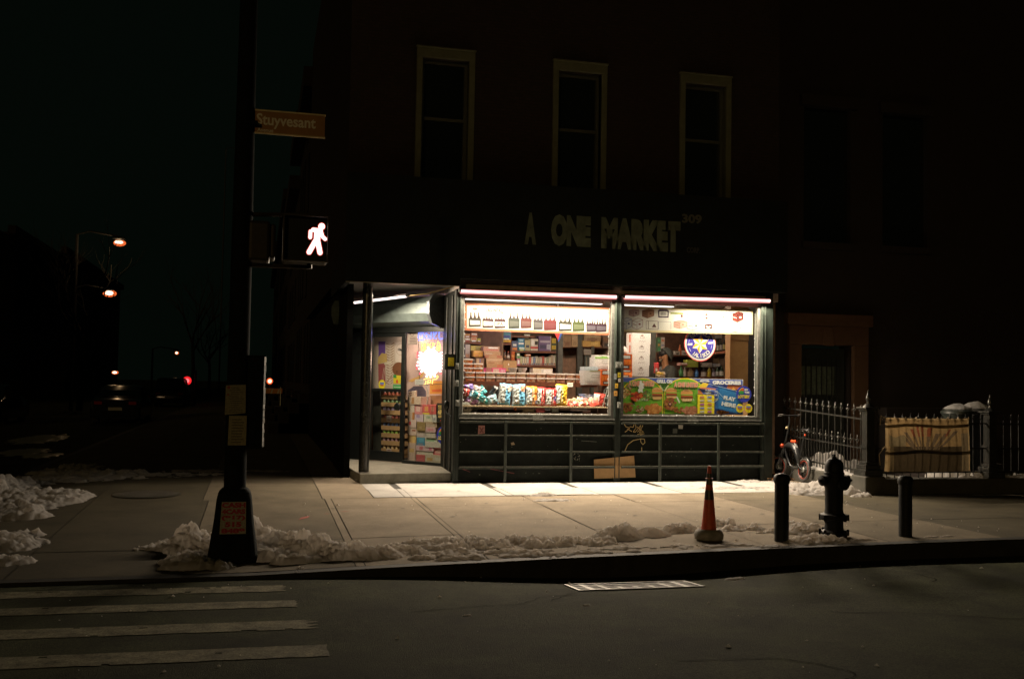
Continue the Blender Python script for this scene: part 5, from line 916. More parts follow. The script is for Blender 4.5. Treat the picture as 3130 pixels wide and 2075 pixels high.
# round star sign
fr = FY(.10); cx, cz = fr.px(*C3(955, 722)); r = .298; NV, GO = (.030, .024, .20), (.62, .25, .015); mb = MB(); WW = (.40, .385, .37)
mb.col((.5, .05, .05)).prism(fr, [(cx + r * math.cos(k * .1309), cz + r * 1.02 * math.sin(k * .1309)) for k in range(48)], -.02, 0); mb.col(WW).disc(fr, cx, cz, r * .975, d=.001, n=48).col(NV).disc(fr, cx, cz, r * .87, d=.002, n=48)
for k in range(6):
    a = RAD(86 + k * 60); tip = (cx + r * .55 * math.cos(a), cz + r * .55 * math.sin(a))
    for s, c in ((-30, WW), (30, GO)): b = a + RAD(-s); mb.col(c).poly(fr, [(cx, cz), tip, (cx + r * .33 * math.cos(b), cz + r * .33 * math.sin(b))] if s > 0 else [(cx, cz), (cx + r * .33 * math.cos(b), cz + r * .33 * math.sin(b)), tip], .0032)
mb.col(WW).arc_text(fr, "JALISCO", cx, cz, r * .69, r * .25, 274, 82, .0045).arc_text(fr, "ESTRELLA", cx, cz, r * .69, r * .25, 90, 104, .0045, inward=False)
for a, s in ((183, "CERVEZA"), (7, "DORADA")):
    X, Z = cx + r * .66 * math.cos(RAD(a)), cz + r * .66 * math.sin(RAD(a)); mb.col((.30, .28, .42)).poly(fr, [(X - .047, Z - .022), (X + .047, Z - .012), (X + .047, Z + .026), (X - .047, Z + .016)], .003).col(WW).text(fr, s, X - .043, Z - .010, X + .043, Z + .014, .004, .03, 5)
for a in (168, 205, 345, 25): mb.col((.5, .5, .62)).stroke(fr, [(cx + r * .74 * math.cos(RAD(a + k * 6)), cz + r * .74 * math.sin(RAD(a + k * 6))) for k in range(-1, 3)], .005, .0035)
tag(mb.build("star_sign", m_pw, vc=True), "round blue beer sign with a gold and white star hanging below the poster", "sign")
# grill poster along the bottom of the right window
fr = FY(.045); mb = MB(); f3 = lambda x, y: fr.px(*C3(x, y)); BLU, GRN, YEL = (.06, .09, .34), (.14, .34, .03), (.74, .56, .03)
mb.col((.62, .62, .62)).prism(fr, c3([(126, 1450), (1402, 1458), (1402, 1090), (126, 1064)]), -.003, 0); mb.col(BLU).poly(fr, c3([(126, 1446), (1397, 1454), (1397, 1094), (126, 1069)]), .0006)
mb.col((.06, .15, .03)).poly(fr, c3([(126, 1446), (930, 1452), (930, 1130), (126, 1112)]), .001)
rp = random.Random(11)
for x0, x1, xc in ((128, 570, 350), (580, 1005, 795)):
    top = 1075; E_ = []
    for k in range(21): a = math.pi * k / 20; E_.append((xc + 222 * math.cos(a), 1265 - 190 * math.sin(a)))
    def clipx(P, g=0): return [(min(max(x, x0 + g), x1 - g), y) for x, y in P]
    mb.col(YEL).poly(fr, c3(clipx([(xc + 222, 1447), (xc + 222, 1265)] + E_ + [(xc - 222, 1447)])), .0014); mb.col(GRN).poly(fr, c3(clipx([(xc + 212, 1447), (xc + 212, 1268)] + [(xc + (x - xc) * .955, 1265 + (y - 1265) * .95) for x, y in E_] + [(xc - 212, 1447)], 4)), .0018)
    for k in range(60): a, b = rp.uniform(x0 + 20, x1 - 20), rp.uniform(1130, 1440); mb.col((.10 + rp.random() * .1, .26 + rp.random() * .2, .03)).stroke(fr, c3([(a, b), (a + 6, b - 26)]), .012, .002 + k * .00001)
def food(x, y, rx, ry, cols, n, d=.0035, seed=1):
    q = random.Random(seed)
    for k in range(n):
        t, s = q.uniform(0, 6.28), q.random() ** .5; X, Y = x + rx * s * math.cos(t), y + ry * s * math.sin(t); a, b = f3(X, Y); mb.col(q.choice(cols)); rr = rx * q.uniform(.16, .34) * .000293 * 1.0 * 5.6; mb.disc(fr, a, b, rr, rr * q.uniform(.6, 1), d + k * .00003, 8)
BRN, RED_, CRM, LET = [(.20, .07, .02), (.30, .11, .03), (.14, .045, .015), (.40, .18, .06)], [(.42, .06, .02), (.55, .12, .03), (.30, .03, .02)], [(.62, .45, .25), (.55, .33, .12), (.7, .55, .35)], [(.15, .3, .05), (.3, .42, .12), (.08, .16, .04)]
def burger(x, y, w, h, s):
    a = lambda P: c3([(x + u * w, y - v * h) for u, v in P])
    mb.col((.55, .26, .08)).poly(fr, a([(-.5, .05), (.5, .05), (.45, .32), (.25, .46), (0, .5), (-.25, .46), (-.45, .32)]), .004); mb.col((.18, .36, .05)).poly(fr, a([(-.54, .06), (-.2, -.04), (.1, -.02), (.5, -.05), (.55, .08)]), .0044); mb.col((.5, .07, .03)).poly(fr, a([(-.48, -.02), (.48, -.03), (.46, -.1), (-.46, -.1)]), .0046); mb.col((.16, .055, .02)).poly(fr, a([(-.5, -.09), (.5, -.09), (.48, -.3), (-.48, -.3)]), .0048); mb.col((.6, .38, .16)).poly(fr, a([(-.46, -.28), (.46, -.28), (.35, -.5), (-.35, -.5)]), .005)
    mb.col((.72, .5, .28)).stroke(fr, a([(-.3, .36), (0, .43), (.3, .34)]), .008, .0052)
food(185, 1205, 52, 48, BRN + CRM, 34, seed=2); food(160, 1250, 40, 30, CRM, 20, seed=3); food(292, 1262, 62, 44, RED_, 46, .0045, seed=4); food(400, 1255, 48, 50, LET + [(.2, .08, .04)], 40, .005, seed=5); burger(505, 1235, 112, 128, 1)
food(185, 1390, 60, 40, BRN + [(.34, .17, .1)], 46, seed=6); food(205, 1345, 50, 16, [(.24, .08, .03), (.32, .12, .04)], 18, .006, seed=7); food(320, 1400, 44, 36, [(.5, .42, .3), (.2, .09, .04), (.3, .15, .06)], 34, .0062, seed=8); food(472, 1395, 82, 46, [(.48, .20, .05), (.40, .15, .04), (.56, .27, .08)], 70, .0056, seed=9)
burger(655, 1232, 118, 112, 2); burger(815, 1255, 130, 128, 3); food(642, 1345, 58, 62, BRN + [(.26, .08, .04)], 60, .0056, seed=10); a = f3(640, 1345); mb.col((.12, .04, .03)).disc(fr, a[0], a[1], .035, d=.0085).col((.55, .3, .24)).disc(fr, a[0], a[1], .018, d=.009)
food(725, 1405, 48, 36, BRN, 30, .006, seed=12); food(855, 1410, 78, 36, [(.28, .10, .05), (.36, .15, .08), (.44, .2, .12)], 50, .0062, seed=13); food(1190, 1425, 60, 18, BRN, 26, .003, seed=14)
for k in range(3): mb.col((.62, .64, .60)).poly(fr, c3([(250 + k * 6, 1330 + k * 14), (232, 1295), (262, 1300), (275, 1360)]), .0038)
mb.col((.58, .62, .55)).poly(fr, c3([(720, 1275), (700, 1262), (735, 1340), (748, 1330)]), .0038)
OT = (.72, .26, .14)
for (xa, xb, yb, yt) in ((205, 475, 1158, 1108), (682, 930, 1168, 1122)):
    a, b = f3(xa, yb), f3(xb, yt); mb.col((.6, .45, .4)).text(fr, "A ONE UNITED", a[0] - .004, a[1] - .004, b[0] + .004, b[1] + .004, .0072, .10).col(OT).text(fr, "A ONE UNITED", a[0], a[1], b[0], b[1], .0078, .02)
for (xa, xb, yb, yt) in ((226, 465, 1188, 1160), (690, 905, 1200, 1172)): a, b = f3(xa, yb), f3(xb, yt); mb.col((.03, .035, .02)).text(fr, "Food Center Corp.", a[0], a[1], b[0], b[1], .008, .03)
for s, xa, xb, yb, yt in (("GRILL ON", 500, 662, 1128, 1090), ("GROCERIES", 1082, 1380, 1140, 1106)): a, b = f3(xa, yb), f3(xb, yt); mb.col((.66, .66, .66)).text(fr, s, a[0], a[1], b[0], b[1], .0085, .06)
for s, X, Y, rot in (("SALADS", 552, 1178, -55), ("DRINKS", 602, 1180, 55)): a = f3(X, Y); mb.col((.6, .6, .5)).text(fr, s, a[0] - .06, a[1] - .011, a[0] + .06, a[1] + .011, .0088, .04, rot)
for xa in (345, 830): a = f3(xa, 1300); [mb.col((.6, .62, .5)).stroke(fr, c3([(xa - 55 + k * 26, 1316), (xa - 50 + k * 26, 1290), (xa - 40 + k * 26, 1314)]), .005, .0088) for k in range(5)]
mb.col((.66, .66, .66)).poly(fr, c3([(335, 1095), (348, 1125), (372, 1135), (358, 1160), (372, 1178), (352, 1190), (358, 1228), (335, 1216), (312, 1232), (305, 1200), (318, 1180), (308, 1160), (325, 1142), (320, 1120)][::-1]), .0095)
mb.col((.58, .58, .56)).poly(fr, c3([(945, 1112), (1000, 1128), (1055, 1112), (1040, 1096), (960, 1094)]), .004).col(BLU).poly(fr, c3([(965, 1112), (1000, 1120), (1038, 1112), (1000, 1106)]), .0046); mb.col((.40, .12, .05)).poly(fr, c3([(1230, 1190), (1395, 1200), (1395, 1152), (1240, 1145)]), .003).col((.6, .35, .08)).poly(fr, c3([(1280, 1196), (1330, 1200), (1300, 1172)]), .0036)
tag(mb.build("grill_poster", m_pw, vc=True), "long green and blue grill poster with printed food along the bottom of the right window", "poster")
# notices stuck over the poster
fr = FY(.030); mb = MB(); f3 = lambda x, y: fr.px(*C3(x, y)); mb.col((.74, .60, .03)).prism(fr, c3([(928, 1445), (1102, 1448), (1104, 1215), (930, 1205)]), -.002, 0); mb.col((.10, .14, .42)).poly(fr, c3([(930, 1242), (1103, 1248), (1104, 1190), (930, 1185)]), .001).col((.55, .2, .06)).poly(fr, c3([(932, 1240), (985, 1242), (960, 1205), (932, 1200)]), .0016)
for s, xa, xb, yb, yt in (("PLAY", 1006, 1068, 1212, 1196), ("HERE", 1004, 1072, 1236, 1216)): a, b = f3(xa, yb), f3(xb, yt); mb.col((.64, .64, .62)).text(fr, s, a[0], a[1], b[0], b[1], .002, .05)
for j in range(5):
    for i in range(2):
        x, y = 952 + i * 78, 1262 + j * 38; mb.col([(.5, .2, .12), (.45, .4, .3), (.36, .12, .3), (.2, .25, .5), (.5, .5, .45)][(i * 3 + j) % 5]).poly(fr, c3([(x, y + 20), (x + 44, y + 21), (x + 46, y), (x + 4, y + 1)]), .002)
tag(mb.build("games_notice", m_pw, vc=True), "yellow game price sheet headed PLAY HERE stuck over the grill poster", "notice")
fr = FY(.024); mb = MB(); f3 = lambda x, y: fr.px(*C3(x, y)); mb.col((.025, .10, .30)).prism(fr, c3([(1110, 1390), (1360, 1452), (1400, 1240), (1140, 1150)]), -.002, 0); mb.col((.03, .16, .40)).poly(fr, c3([(1140, 1390), (1345, 1440), (1370, 1240), (1160, 1175)]), .0006)
for s, X, Y, w, h in (("PLAY", 1262, 1288, .235, .072), ("HERE", 1252, 1352, .275, .072)): a = f3(X, Y); mb.col((.62, .64, .68)).text(fr, s, a[0] - w / 2, a[1] - h / 2, a[0] + w / 2, a[1] + h / 2, .002, .07, -9)
mb.col((.74, .52, .05)).poly(fr, c3([(930, 1165), (1010, 1180), (1045, 1135), (990, 1122)]), .0025).col((.62, .22, .12)).poly(fr, c3([(945, 1185), (1115, 1198), (1120, 1186), (960, 1168)]), .003); a = f3(1085, 1262); mb.col((.4, .5, .62)).ring(fr, a[0], a[1], .105, .112, .0032); mb.stroke(fr, c3([(1135, 1215), (1230, 1315)]), .006, .003).stroke(fr, c3([(1040, 1135), (1400, 1225)]), .006, .003)
for s, X, Y, w in (("NEW", 1122, 1215, .06), ("YORK", 1118, 1252, .07), ("LOTTERY", 1122, 1298, .08)): a = f3(X, Y); mb.col((.5, .52, .56) if s != "LOTTERY" else (.5, .42, .08)).text(fr, s, a[0] - w / 2, a[1] - .014, a[0] + w / 2, a[1] + .014, .0026, .04)
tag(mb.build("lottery_banner", m_pw, vc=True), "tilted blue PLAY HERE banner stuck in the lower right of the window", "banner")
def lotto(fr, cx, cz, r, name, label, d=0., group="round lottery signs"):
    mb = MB(); B2 = (.03, .04, .36); mb.col(B2).prism(fr, [(cx + r * math.cos(k * .157), cz + r * math.sin(k * .157)) for k in range(40)], -.004 + d, d); k = r * .86
    q = lambda P: [(cx + x * r, cz + y * r) for x, y in P]
    arc = [(-.02 + .74 * math.cos(RAD(a)), .0 + .72 * math.sin(RAD(a))) for a in range(92, 178, 8)]
    mb.col((.04, .24, .06)).poly(fr, q([(-.02, .02), (-.02, .40), (-.30, .44), (-.58, .34), (-.76, .02)][::-1]), d + .001).col((.62, .08, .03)).poly(fr, q([(-.02, .40), (-.02, .74)] + arc[1:-4] + [(-.6, .36), (-.3, .45)]), d + .0012).col((.74, .42, .03)).stroke(fr, q([(-.08, .76), (-.3, .70), (-.52, .54), (-.7, .3)]), r * .09, d + .002)
    for s, x0, z0, x1, z1, c in (("NEW", .06, .42, .56, .68, (.66, .66, .68)), ("YORK", .06, .08, .78, .36, (.66, .66, .68)), ("LOTTERY", -.80, -.50, .80, -.10, (.72, .56, .04))): mb.col(c).text(fr, s, cx + x0 * r, cz + z0 * r, cx + x1 * r, cz + z1 * r, d + .0016, .06)
    return tag(mb.build(name, m_pw, vc=True), label, "lottery sign", group)
fr = FY(.014); cx, cz = fr.px(*C3(1411, 1243)); lotto(fr, cx, cz, .145, "lottery_sign", "round blue New York Lottery sign in the corner of the right window")
for i, X in enumerate((1369, 1459)):
    mb = MB(); a = fr.px(*C3(X, 1390)); r = .072; mb.col((.74, .60, .02)).prism(fr, [(a[0] + r * math.cos(k * .2618), a[1] + r * 1.08 * math.sin(k * .2618)) for k in range(24)], -.002, 0); mb.col((.16, .2, .5)).poly(fr, [(a[0] - .045, a[1] + .01), (a[0] + .045, a[1] + .01), (a[0] + .05, a[1] + .038), (a[0] - .05, a[1] + .038)], .001).col((.55, .12, .05)).poly(fr, [(a[0] - .035, a[1] - .02), (a[0] + .035, a[1] - .02), (a[0] + .045, a[1] + .008), (a[0] - .045, a[1] + .008)], .001).col((.06, .28, .1)).disc(fr, a[0], a[1] - .006, .012, d=.0016, n=8).col((.3, .2, .02)).disc(fr, a[0], a[1] - .05, .008, d=.0016, n=8)
    tag(mb.build("round_sticker", m_pw, vc=True), ("left round yellow sticker under the lottery sign", "right round yellow sticker under the lottery sign")[i], "sticker", "round yellow stickers")
# strings of small window lights
m_bulb = EM("window_bulb", (1, .84, .70), .95, False)
def bulbs(label, pts, wire):
    t = thing("string_lights", label, "string lights", pts[0], "light strings framing the shop windows"); MB().tube(wire, .004, 5).build("wire", m_batten, t)
    b0 = None
    for p in pts:
        if b0 is None: b0 = MB().box(p[0] - .006, p[1] - .004, p[2] - .012, p[0] + .006, p[1], p[2] + .012).build("bulb", m_bulb, t)
        else:
            c = b0.copy(); COL.objects.link(c); c.parent = t; c.location = V(p) - V(pts[0])
xa, xb = 3.275, 5.785; P = [(xa, .03, z) for z in lin(1.35, 2.92, 14)]; P += [(x, .03, 1.135) for x in lin(xa + .2, xb - .1, 13)] + [(xb, .03, z) for z in lin(1.30, 2.9, 12)]
bulbs("white string lights round the edges of the left window", P, [(xa - .012, .034, 2.95), (xa - .012, .034, 1.128), (xb + .012, .034, 1.128), (xb + .012, .034, 2.95)])
xa, xb = 6.06, 8.53; P = [(xb, .012, z) for z in lin(1.35, 2.5, 9)]; P += [(x, .012, 1.132) for x in lin(xa + .2, xb - .15, 9)]
bulbs("white string lights along the right window", P, [(xb + .012, .016, 2.95), (xb + .012, .016, 1.126), (xa, .016, 1.126)])

# ------------------------------------------------------------------ behind the entrance glass
def fd(off): return Fr(DB - FD.n * off, FD.u, (0, 0, 1))
def pd(fr, pts): return [fr.px(*C1(x, y)) for x, y in pts]
def dcarton(off, dep, rect, col, name, label, cat, marks=(), group=None):
    fr = fd(off); a = fr.px(*C1(rect[0], rect[3])); b = fr.px(*C1(rect[2], rect[1])); X0, X1 = min(a[0], b[0]), max(a[0], b[0]); Z0, Z1 = a[1], b[1]
    mb = MB().col(col).prism(fr, [(X0, Z0), (X1, Z0), (X1, Z1), (X0, Z1)], -dep, 0)
    for i, (u0, v0, u1, v1, c) in enumerate(marks): mb.col(c).rect(fr, X0 + (X1 - X0) * u0, Z0 + (Z1 - Z0) * v0, X0 + (X1 - X0) * u1, Z0 + (Z1 - Z0) * v1, .0012 + i * .0004)
    return tag(mb.build(name, m_paper, vc=True), label, cat, group)
TIERS = [(846, 892, (.55, .16, .08), "red"), (893, 945, (.16, .26, .12), "green"), (946, 1000, (.32, .26, .40), "lilac"), (1001, 1053, (.50, .16, .14), "crimson"), (1054, 1104, (.12, .18, .38), "blue"), (1105, 1155, (.24, .40, .08), "lime"), (1156, 1208, (.32, .20, .24), "plum"), (1209, 1262, (.52, .40, .22), "straw"), (1263, 1286, (.55, .20, .16), "pink")]
fr = fd(.45)
for y0, y1, c, nm in TIERS:
    a = fr.px(*C1(258, y1)); b = fr.px(*C1(392, y0)); z0, z1 = a[1], b[1]; h = z1 - z0
    t = thing("drinks_tray", f"tan cardboard tray of {nm}-topped bottles stacked behind the door glass", "drinks tray", fr.pt((a[0] + b[0]) / 2, z0), "stack of drinks trays behind the door")
    mb = MB().prism(fr, [(a[0], z0 + .002), (b[0] + .06, z0 + .002), (b[0] + .06, z0 + h * .52), (a[0], z0 + h * .52)], -.35, 0); mb.build("tray", m_card, t)
    if nm in ("crimson", "straw"): MB().col((.6, .52, .45)).rect(fr, a[0] + .14, z0 + h * .15, a[0] + .26, z0 + h * (.8 if nm == "crimson" else .5), .002).col((.2, .06, .05)).rect(fr, a[0] + .16, z0 + h * .28, a[0] + .24, z0 + h * .38, .003).build("tray_label", m_paper, t, vc=True)
    mb = MB(); n = 5
    for k in range(n):
        x = a[0] + .03 + (b[0] - a[0] + .02) * k / n; p = fr.pt(x + .02, z0 + h * .5, -.05); mb.col(c).lathe([(.036, 0), (.034, h * .22), (.014, h * .40), (.014, h * .46)], p, 10).col((.6, .58, .56)).lathe([(.015, h * .42), (.015, h * .48)], p, 8)
    mb.build("bottle_tops", m_gloss, t, vc=True, smooth=True)
# upper posters behind the door glass
fr = fd(.30); mb = MB(); mb.col((.45, .37, .31)).prism(fr, pd(fr, [(190, 832), (400, 836), (400, 438), (190, 452)]), -.01, 0)
mb.col((.14, .07, .28)).poly(fr, pd(fr, [(240, 640), (288, 620), (288, 500), (240, 500)]), .001).col((.30, .08, .08)).poly(fr, pd(fr, [(240, 800), (290, 800), (285, 650), (238, 655)]), .001).col((.55, .38, .14)).poly(fr, pd(fr, [(235, 655), (300, 640), (296, 585), (262, 580), (238, 610)]), .002).col((.60, .52, .40)).poly(fr, pd(fr, [(278, 660), (330, 648), (328, 636), (282, 644)]), .003)
mb.col((.52, .43, .36)).poly(fr, pd(fr, [(288, 800), (335, 800), (352, 505), (286, 505)]), .0015); mb.col((.24, .12, .06))
for k in range(16): y = 515 + k * 18; mb.stroke(fr, pd(fr, [(292 + (k % 2) * 4, y), (316, y + 10)]), .012, .0022).stroke(fr, pd(fr, [(348 - k * .9, y - 6), (322, y + 10)]), .012, .0022)
mb.col((.55, .47, .42)).poly(fr, pd(fr, [(355, 640), (400, 650), (400, 505), (355, 505)]), .0018); a = fr.px(*C1(392, 555)); mb.col((.3, .22, .16)).ring(fr, a[0], a[1], .105, .112, .0024); b = fr.px(*C1(372, 566)); c = fr.px(*C1(396, 546)); mb.col((.02, .02, .02)).text(fr, "Ha", b[0], b[1], c[0] + .01, c[1], .003, .05)
a = fr.px(*C1(378, 690)); mb.col((.17, .07, .035)).disc(fr, a[0], a[1], .16, .13, .0026, 20).col((.02, .02, .015)).ring(fr, *fr.px(*C1(366, 708)), .014, .022, .0034, 14); mb.col((.30, .18, .1)).stroke(fr, pd(fr, [(285, 795), (332, 735)]), .016, .003).col((.60, .50, .4)).stroke(fr, pd(fr, [(262, 770), (278, 680)]), .008, .003).stroke(fr, pd(fr, [(272, 770), (286, 680)]), .008, .003)
mb.col((.60, .48, .03)).poly(fr, pd(fr, [(342, 788), (398, 790), (398, 735), (342, 730)]), .0036).col((.05, .26, .06)).poly(fr, pd(fr, [(342, 750), (365, 752), (362, 728), (342, 728)]), .0042).col((.50, .05, .03)).poly(fr, pd(fr, [(360, 785), (374, 786), (372, 762), (362, 764)]), .0042).col((.06, .34, .1)).poly(fr, pd(fr, [(340, 826), (398, 828), (398, 798), (340, 796)]), .0036).col((.6, .6, .5)).stroke(fr, pd(fr, [(346, 812), (392, 814)]), .012, .0042)
tag(mb.build("deli_poster", m_pw, vc=True), "large pale food poster with a dark round pot behind the upper door glass", "poster")
fr = fd(.02); mb = MB(); a = fr.px(*C1(263, 795)); mb.col((.72, .60, .02)).disc(fr, a[0], a[1], .085, .088, .0, 24).col((.16, .2, .5)).rect(fr, a[0] - .05, a[1] + .0, a[0] + .05, a[1] + .04, .001).col((.55, .15, .05)).rect(fr, a[0] - .04, a[1] - .03, a[0] + .04, a[1], .001)
tag(mb.build("round_sticker", m_pw, vc=True), "oval yellow sticker low on the upper door glass", "sticker", "round yellow stickers")
fr = fd(1.0); mb = MB().prism(fr, pd(fr, [(186, 1290), (232, 1290), (205, 900), (186, 840)]), -.02, 0); tag(mb.build("wood_panel", M("orange_brown_wood", (.30, .13, .04), .5, var=.25, scale=8)), "orange-brown wooden panel at the left edge of the door glass", "panel")
fr = fd(.6); tag(MB().prism(fr, pd(fr, [(205, 1290), (262, 1290), (250, 830), (190, 830)]), -.02, 0).build("dark_cabinet", m_dark), "dark cabinet side between the wooden panel and the drinks trays", "cabinet")
fr = fd(1.25); MBx = MB().prism(fr, [(-.6, .1), (LD + .3, .1), (LD + .3, 3.1), (-.6, 3.1)], -.05, 0); tag(MBx.build("aisle_divider", m_int), "brown partition wall behind the entrance goods", "partition")
# boxes behind the side light
PK = (.46, .34, .30)
rs_ = random.Random(3)
for i, (r, col, lab, mk) in enumerate((((438, 880, 530, 930), (.50, .38, .30), "pale carton at the left of the top row of goods behind the side light", ((.3, .1, .5, .9, (.34, .18, .08)),)), ((438, 932, 486, 984), (.50, .42, .36), "small cream carton at the left of the red boxes", ((.15, .2, .4, .8, (.4, .28, .12)),)), ((487, 932, 540, 1000), (.55, .22, .22), "pink striped box next to the small cream carton", ((.2, .3, .7, .8, (.6, .4, .36)),)), ((541, 934, 590, 998), (.50, .10, .10), "red box in the middle of the row behind the side light", ((0, 0, 1, .16, (.55, .45, .05)), (.3, .3, .8, .8, (.6, .3, .1)))), ((591, 936, 634, 998), (.48, .10, .09), "red box at the right of the row behind the side light", ((.2, .3, .7, .8, (.5, .2, .14)),)), ((438, 986, 486, 1034), (.48, .36, .28), "tan edged carton below the small cream carton", ((.7, 0, 1, 1, (.38, .16, .05)),)), ((487, 998, 546, 1050), (.48, .40, .46), "lilac white box under the pink striped box", ((.2, .5, .6, .9, (.3, .22, .36)),)), ((550, 1002, 606, 1052), (.46, .44, .36), "white and green box under the red boxes", ((.3, .5, .8, .8, (.24, .3, .2)),)), ((608, 1002, 636, 1052), (.48, .47, .42), "narrow white box beside the black distance sign", ((.2, .2, .8, .6, (.25, .25, .25)),)),
    ((438, 1036, 498, 1086), (.54, .42, .38), "pale carton with a red emblem low on the left", ((.15, .3, .4, .75, (.5, .06, .06)),)), ((438, 1088, 500, 1140), (.52, .40, .34), "pale carton with a brown stroke below the red emblem", ((.5, .5, .9, .7, (.3, .12, .08)),)), ((438, 1142, 496, 1195), (.56, .36, .16), "peach yellow carton at the lower left behind the side light", ((.6, .1, .9, .9, (.58, .42, .16)),)), ((438, 1197, 494, 1318), (.48, .36, .30), "tall pale carton at the bottom left behind the side light", ((.2, .5, .8, .7, (.5, .35, .15)),)), ((502, 1052, 560, 1110), (.24, .17, .07), "olive brown carton in the second column of goods", ((.3, .2, .6, .5, (.3, .22, .12)),)), ((562, 1052, 640, 1086), (.32, .24, .16), "grey-brown flat box under the white and green box", ((.1, .2, .8, .5, (.36, .3, .24)),)), ((498, 1112, 560, 1158), (.40, .34, .30), "grey wrapped pack above the blue box", ((.1, .2, .8, .5, (.44, .36, .34)),)), ((562, 1088, 630, 1120), (.44, .30, .30), "rosy flat pack in the third column of goods", ((.2, .3, .8, .7, (.46, .2, .22)),)), ((562, 1122, 630, 1158), (.42, .38, .33), "grey-white flat pack under the rosy pack", ()),
    ((500, 1160, 556, 1214), (.06, .22, .34), "bright blue box low in the stack behind the side light", ((.3, .5, .9, .9, (.10, .30, .42)), (.1, .1, .8, .35, (.16, .2, .26)))), ((558, 1160, 640, 1190), (.38, .40, .32), "greenish white box right of the bright blue box", ((.1, .2, .8, .7, (.20, .32, .2)),)), ((558, 1192, 690, 1222), (.44, .41, .36), "long pale pack under the greenish box", ()), ((496, 1218, 616, 1246), (.48, .34, .36), "long pink and white pack in the fourth layer from the floor", ((.2, .2, .4, .8, (.44, .14, .16)), (.75, .2, .9, .8, (.44, .14, .2)))), ((496, 1248, 612, 1276), (.44, .42, .35), "long cream pack third from the floor", ()), ((614, 1226, 688, 1284), (.48, .14, .15), "rose red box at the lower right behind the side light", ((.2, .3, .7, .7, (.5, .3, .26)),)), ((496, 1278, 556, 1322), (.42, .10, .10), "dark red box at the floor behind the side light", ()), ((558, 1282, 690, 1326), (.42, .37, .28), "cream and tan box at the floor on the right", ((.1, .2, .4, .6, (.4, .26, .1)), (.5, .3, .9, .7, (.46, .43, .36))))),):
    dcarton(.16 + .012 * (i % 4), .28, r, col, "goods_box", lab, "box", mk, "goods stacked behind the side light")
fr = fd(.5); mb = MB().col((.44, .32, .28)).prism(fr, pd(fr, [(432, 900), (720, 900), (720, 395), (432, 410)]), -.02, 0).col((.09, .075, .10)).poly(fr, pd(fr, [(438, 880), (440, 835), (480, 808), (540, 805), (565, 840), (565, 930), (530, 930), (530, 880)]), .001).col((.50, .30, .10)).poly(fr, pd(fr, [(440, 770), (520, 735), (560, 700), (540, 745), (470, 780)]), .0015).col((.55, .26, .06)).poly(fr, pd(fr, [(590, 860), (690, 860), (690, 770), (590, 770)]), .001).col((.5, .13, .04)).poly(fr, pd(fr, [(605, 845), (675, 845), (670, 825), (605, 830)]), .002).col((.26, .14, .07)).poly(fr, pd(fr, [(590, 1000), (690, 1000), (690, 870), (590, 870)]), .001)
tag(mb.build("wall_poster", m_pw, vc=True), "pinkish wall poster with a dark arch and orange patch behind the neon sign", "poster")
fr = fd(.24); mb = MB(); q_ = random.Random(8)
for k in range(5): mb.col((.5, .38, .30)).tube([fr.pt(*fr.px(*C1(442 + q_.uniform(0, 30), 850 + k * 7))), fr.pt(*fr.px(*C1(500, 842 + k * 8)))], .016, 8)
tag(mb.build("bread_rolls", m_paper, vc=True, smooth=True), "heap of pale bread rolls on the carton behind the side light", "bread")
fr = fd(.015)
mb = MB().col((.36, .29, .26)).prism(fr, pd(fr, [(440, 525), (506, 522), (508, 412), (442, 418)]), -.002, 0).col((.10, .06, .06)); a = fr.px(*C1(470, 446)); mb.ring(fr, a[0], a[1], .042, .052, .001).stroke(fr, [(a[0] - .035, a[1] + .035), (a[0] + .035, a[1] - .035)], .01, .0012)
for k in range(4): mb.stroke(fr, pd(fr, [(452, 475 + k * 11), (496, 474 + k * 11)]), .014, .001)
mb.stroke(fr, pd(fr, [(444, 521), (503, 518), (503, 474)]), .010, .0014)
tag(mb.build("warning_notice", m_pw, vc=True), "small grey warning notice with a barred circle at the top of the side light", "notice")
mb = MB().col((.50, .48, .46)).prism(fr, pd(fr, [(490, 798), (550, 796), (550, 760), (490, 762)]), -.002, 0).col((.25, .25, .25)); [mb.stroke(fr, pd(fr, [(496, y), (544, y - 1)]), .010, .001) for y in (770, 780, 790)]
tag(mb.build("white_notice", m_pw, vc=True), "small white notice below the neon sign", "notice")
mb = MB().col((.020, .022, .020)).prism(fr, pd(fr, [(638, 1052), (698, 1058), (700, 925), (640, 922)]), -.002, 0)
for s, x0, y1, x1, y0, c in (("KEEP", 648, 950, 690, 938, (.42, .30, .10)), ("AWAY", 648, 964, 690, 953, (.42, .30, .10)), ("6FT", 646, 1000, 694, 968, (.62, .44, .16)), ("APART", 646, 1022, 694, 1005, (.55, .38, .14))): a = fr.px(*C1(x0, y1)); b = fr.px(*C1(x1, y0)); mb.col(c).text(fr, s, a[0], a[1], b[0], b[1], .001, .06)
mb.col((.4, .06, .03)).disc(fr, *fr.px(*C1(664, 1042)), .012, d=.001, n=10)
tag(mb.build("distance_sign", m_pw, vc=True), "black sign with yellow letters reading 6FT APART on the side light", "sign")
cx, cz = fr.px(*C1(682, 1142)); lotto(fr, cx + .02, cz, .165, "lottery_sign", "round blue lottery sign half hidden by the entrance post", .004)
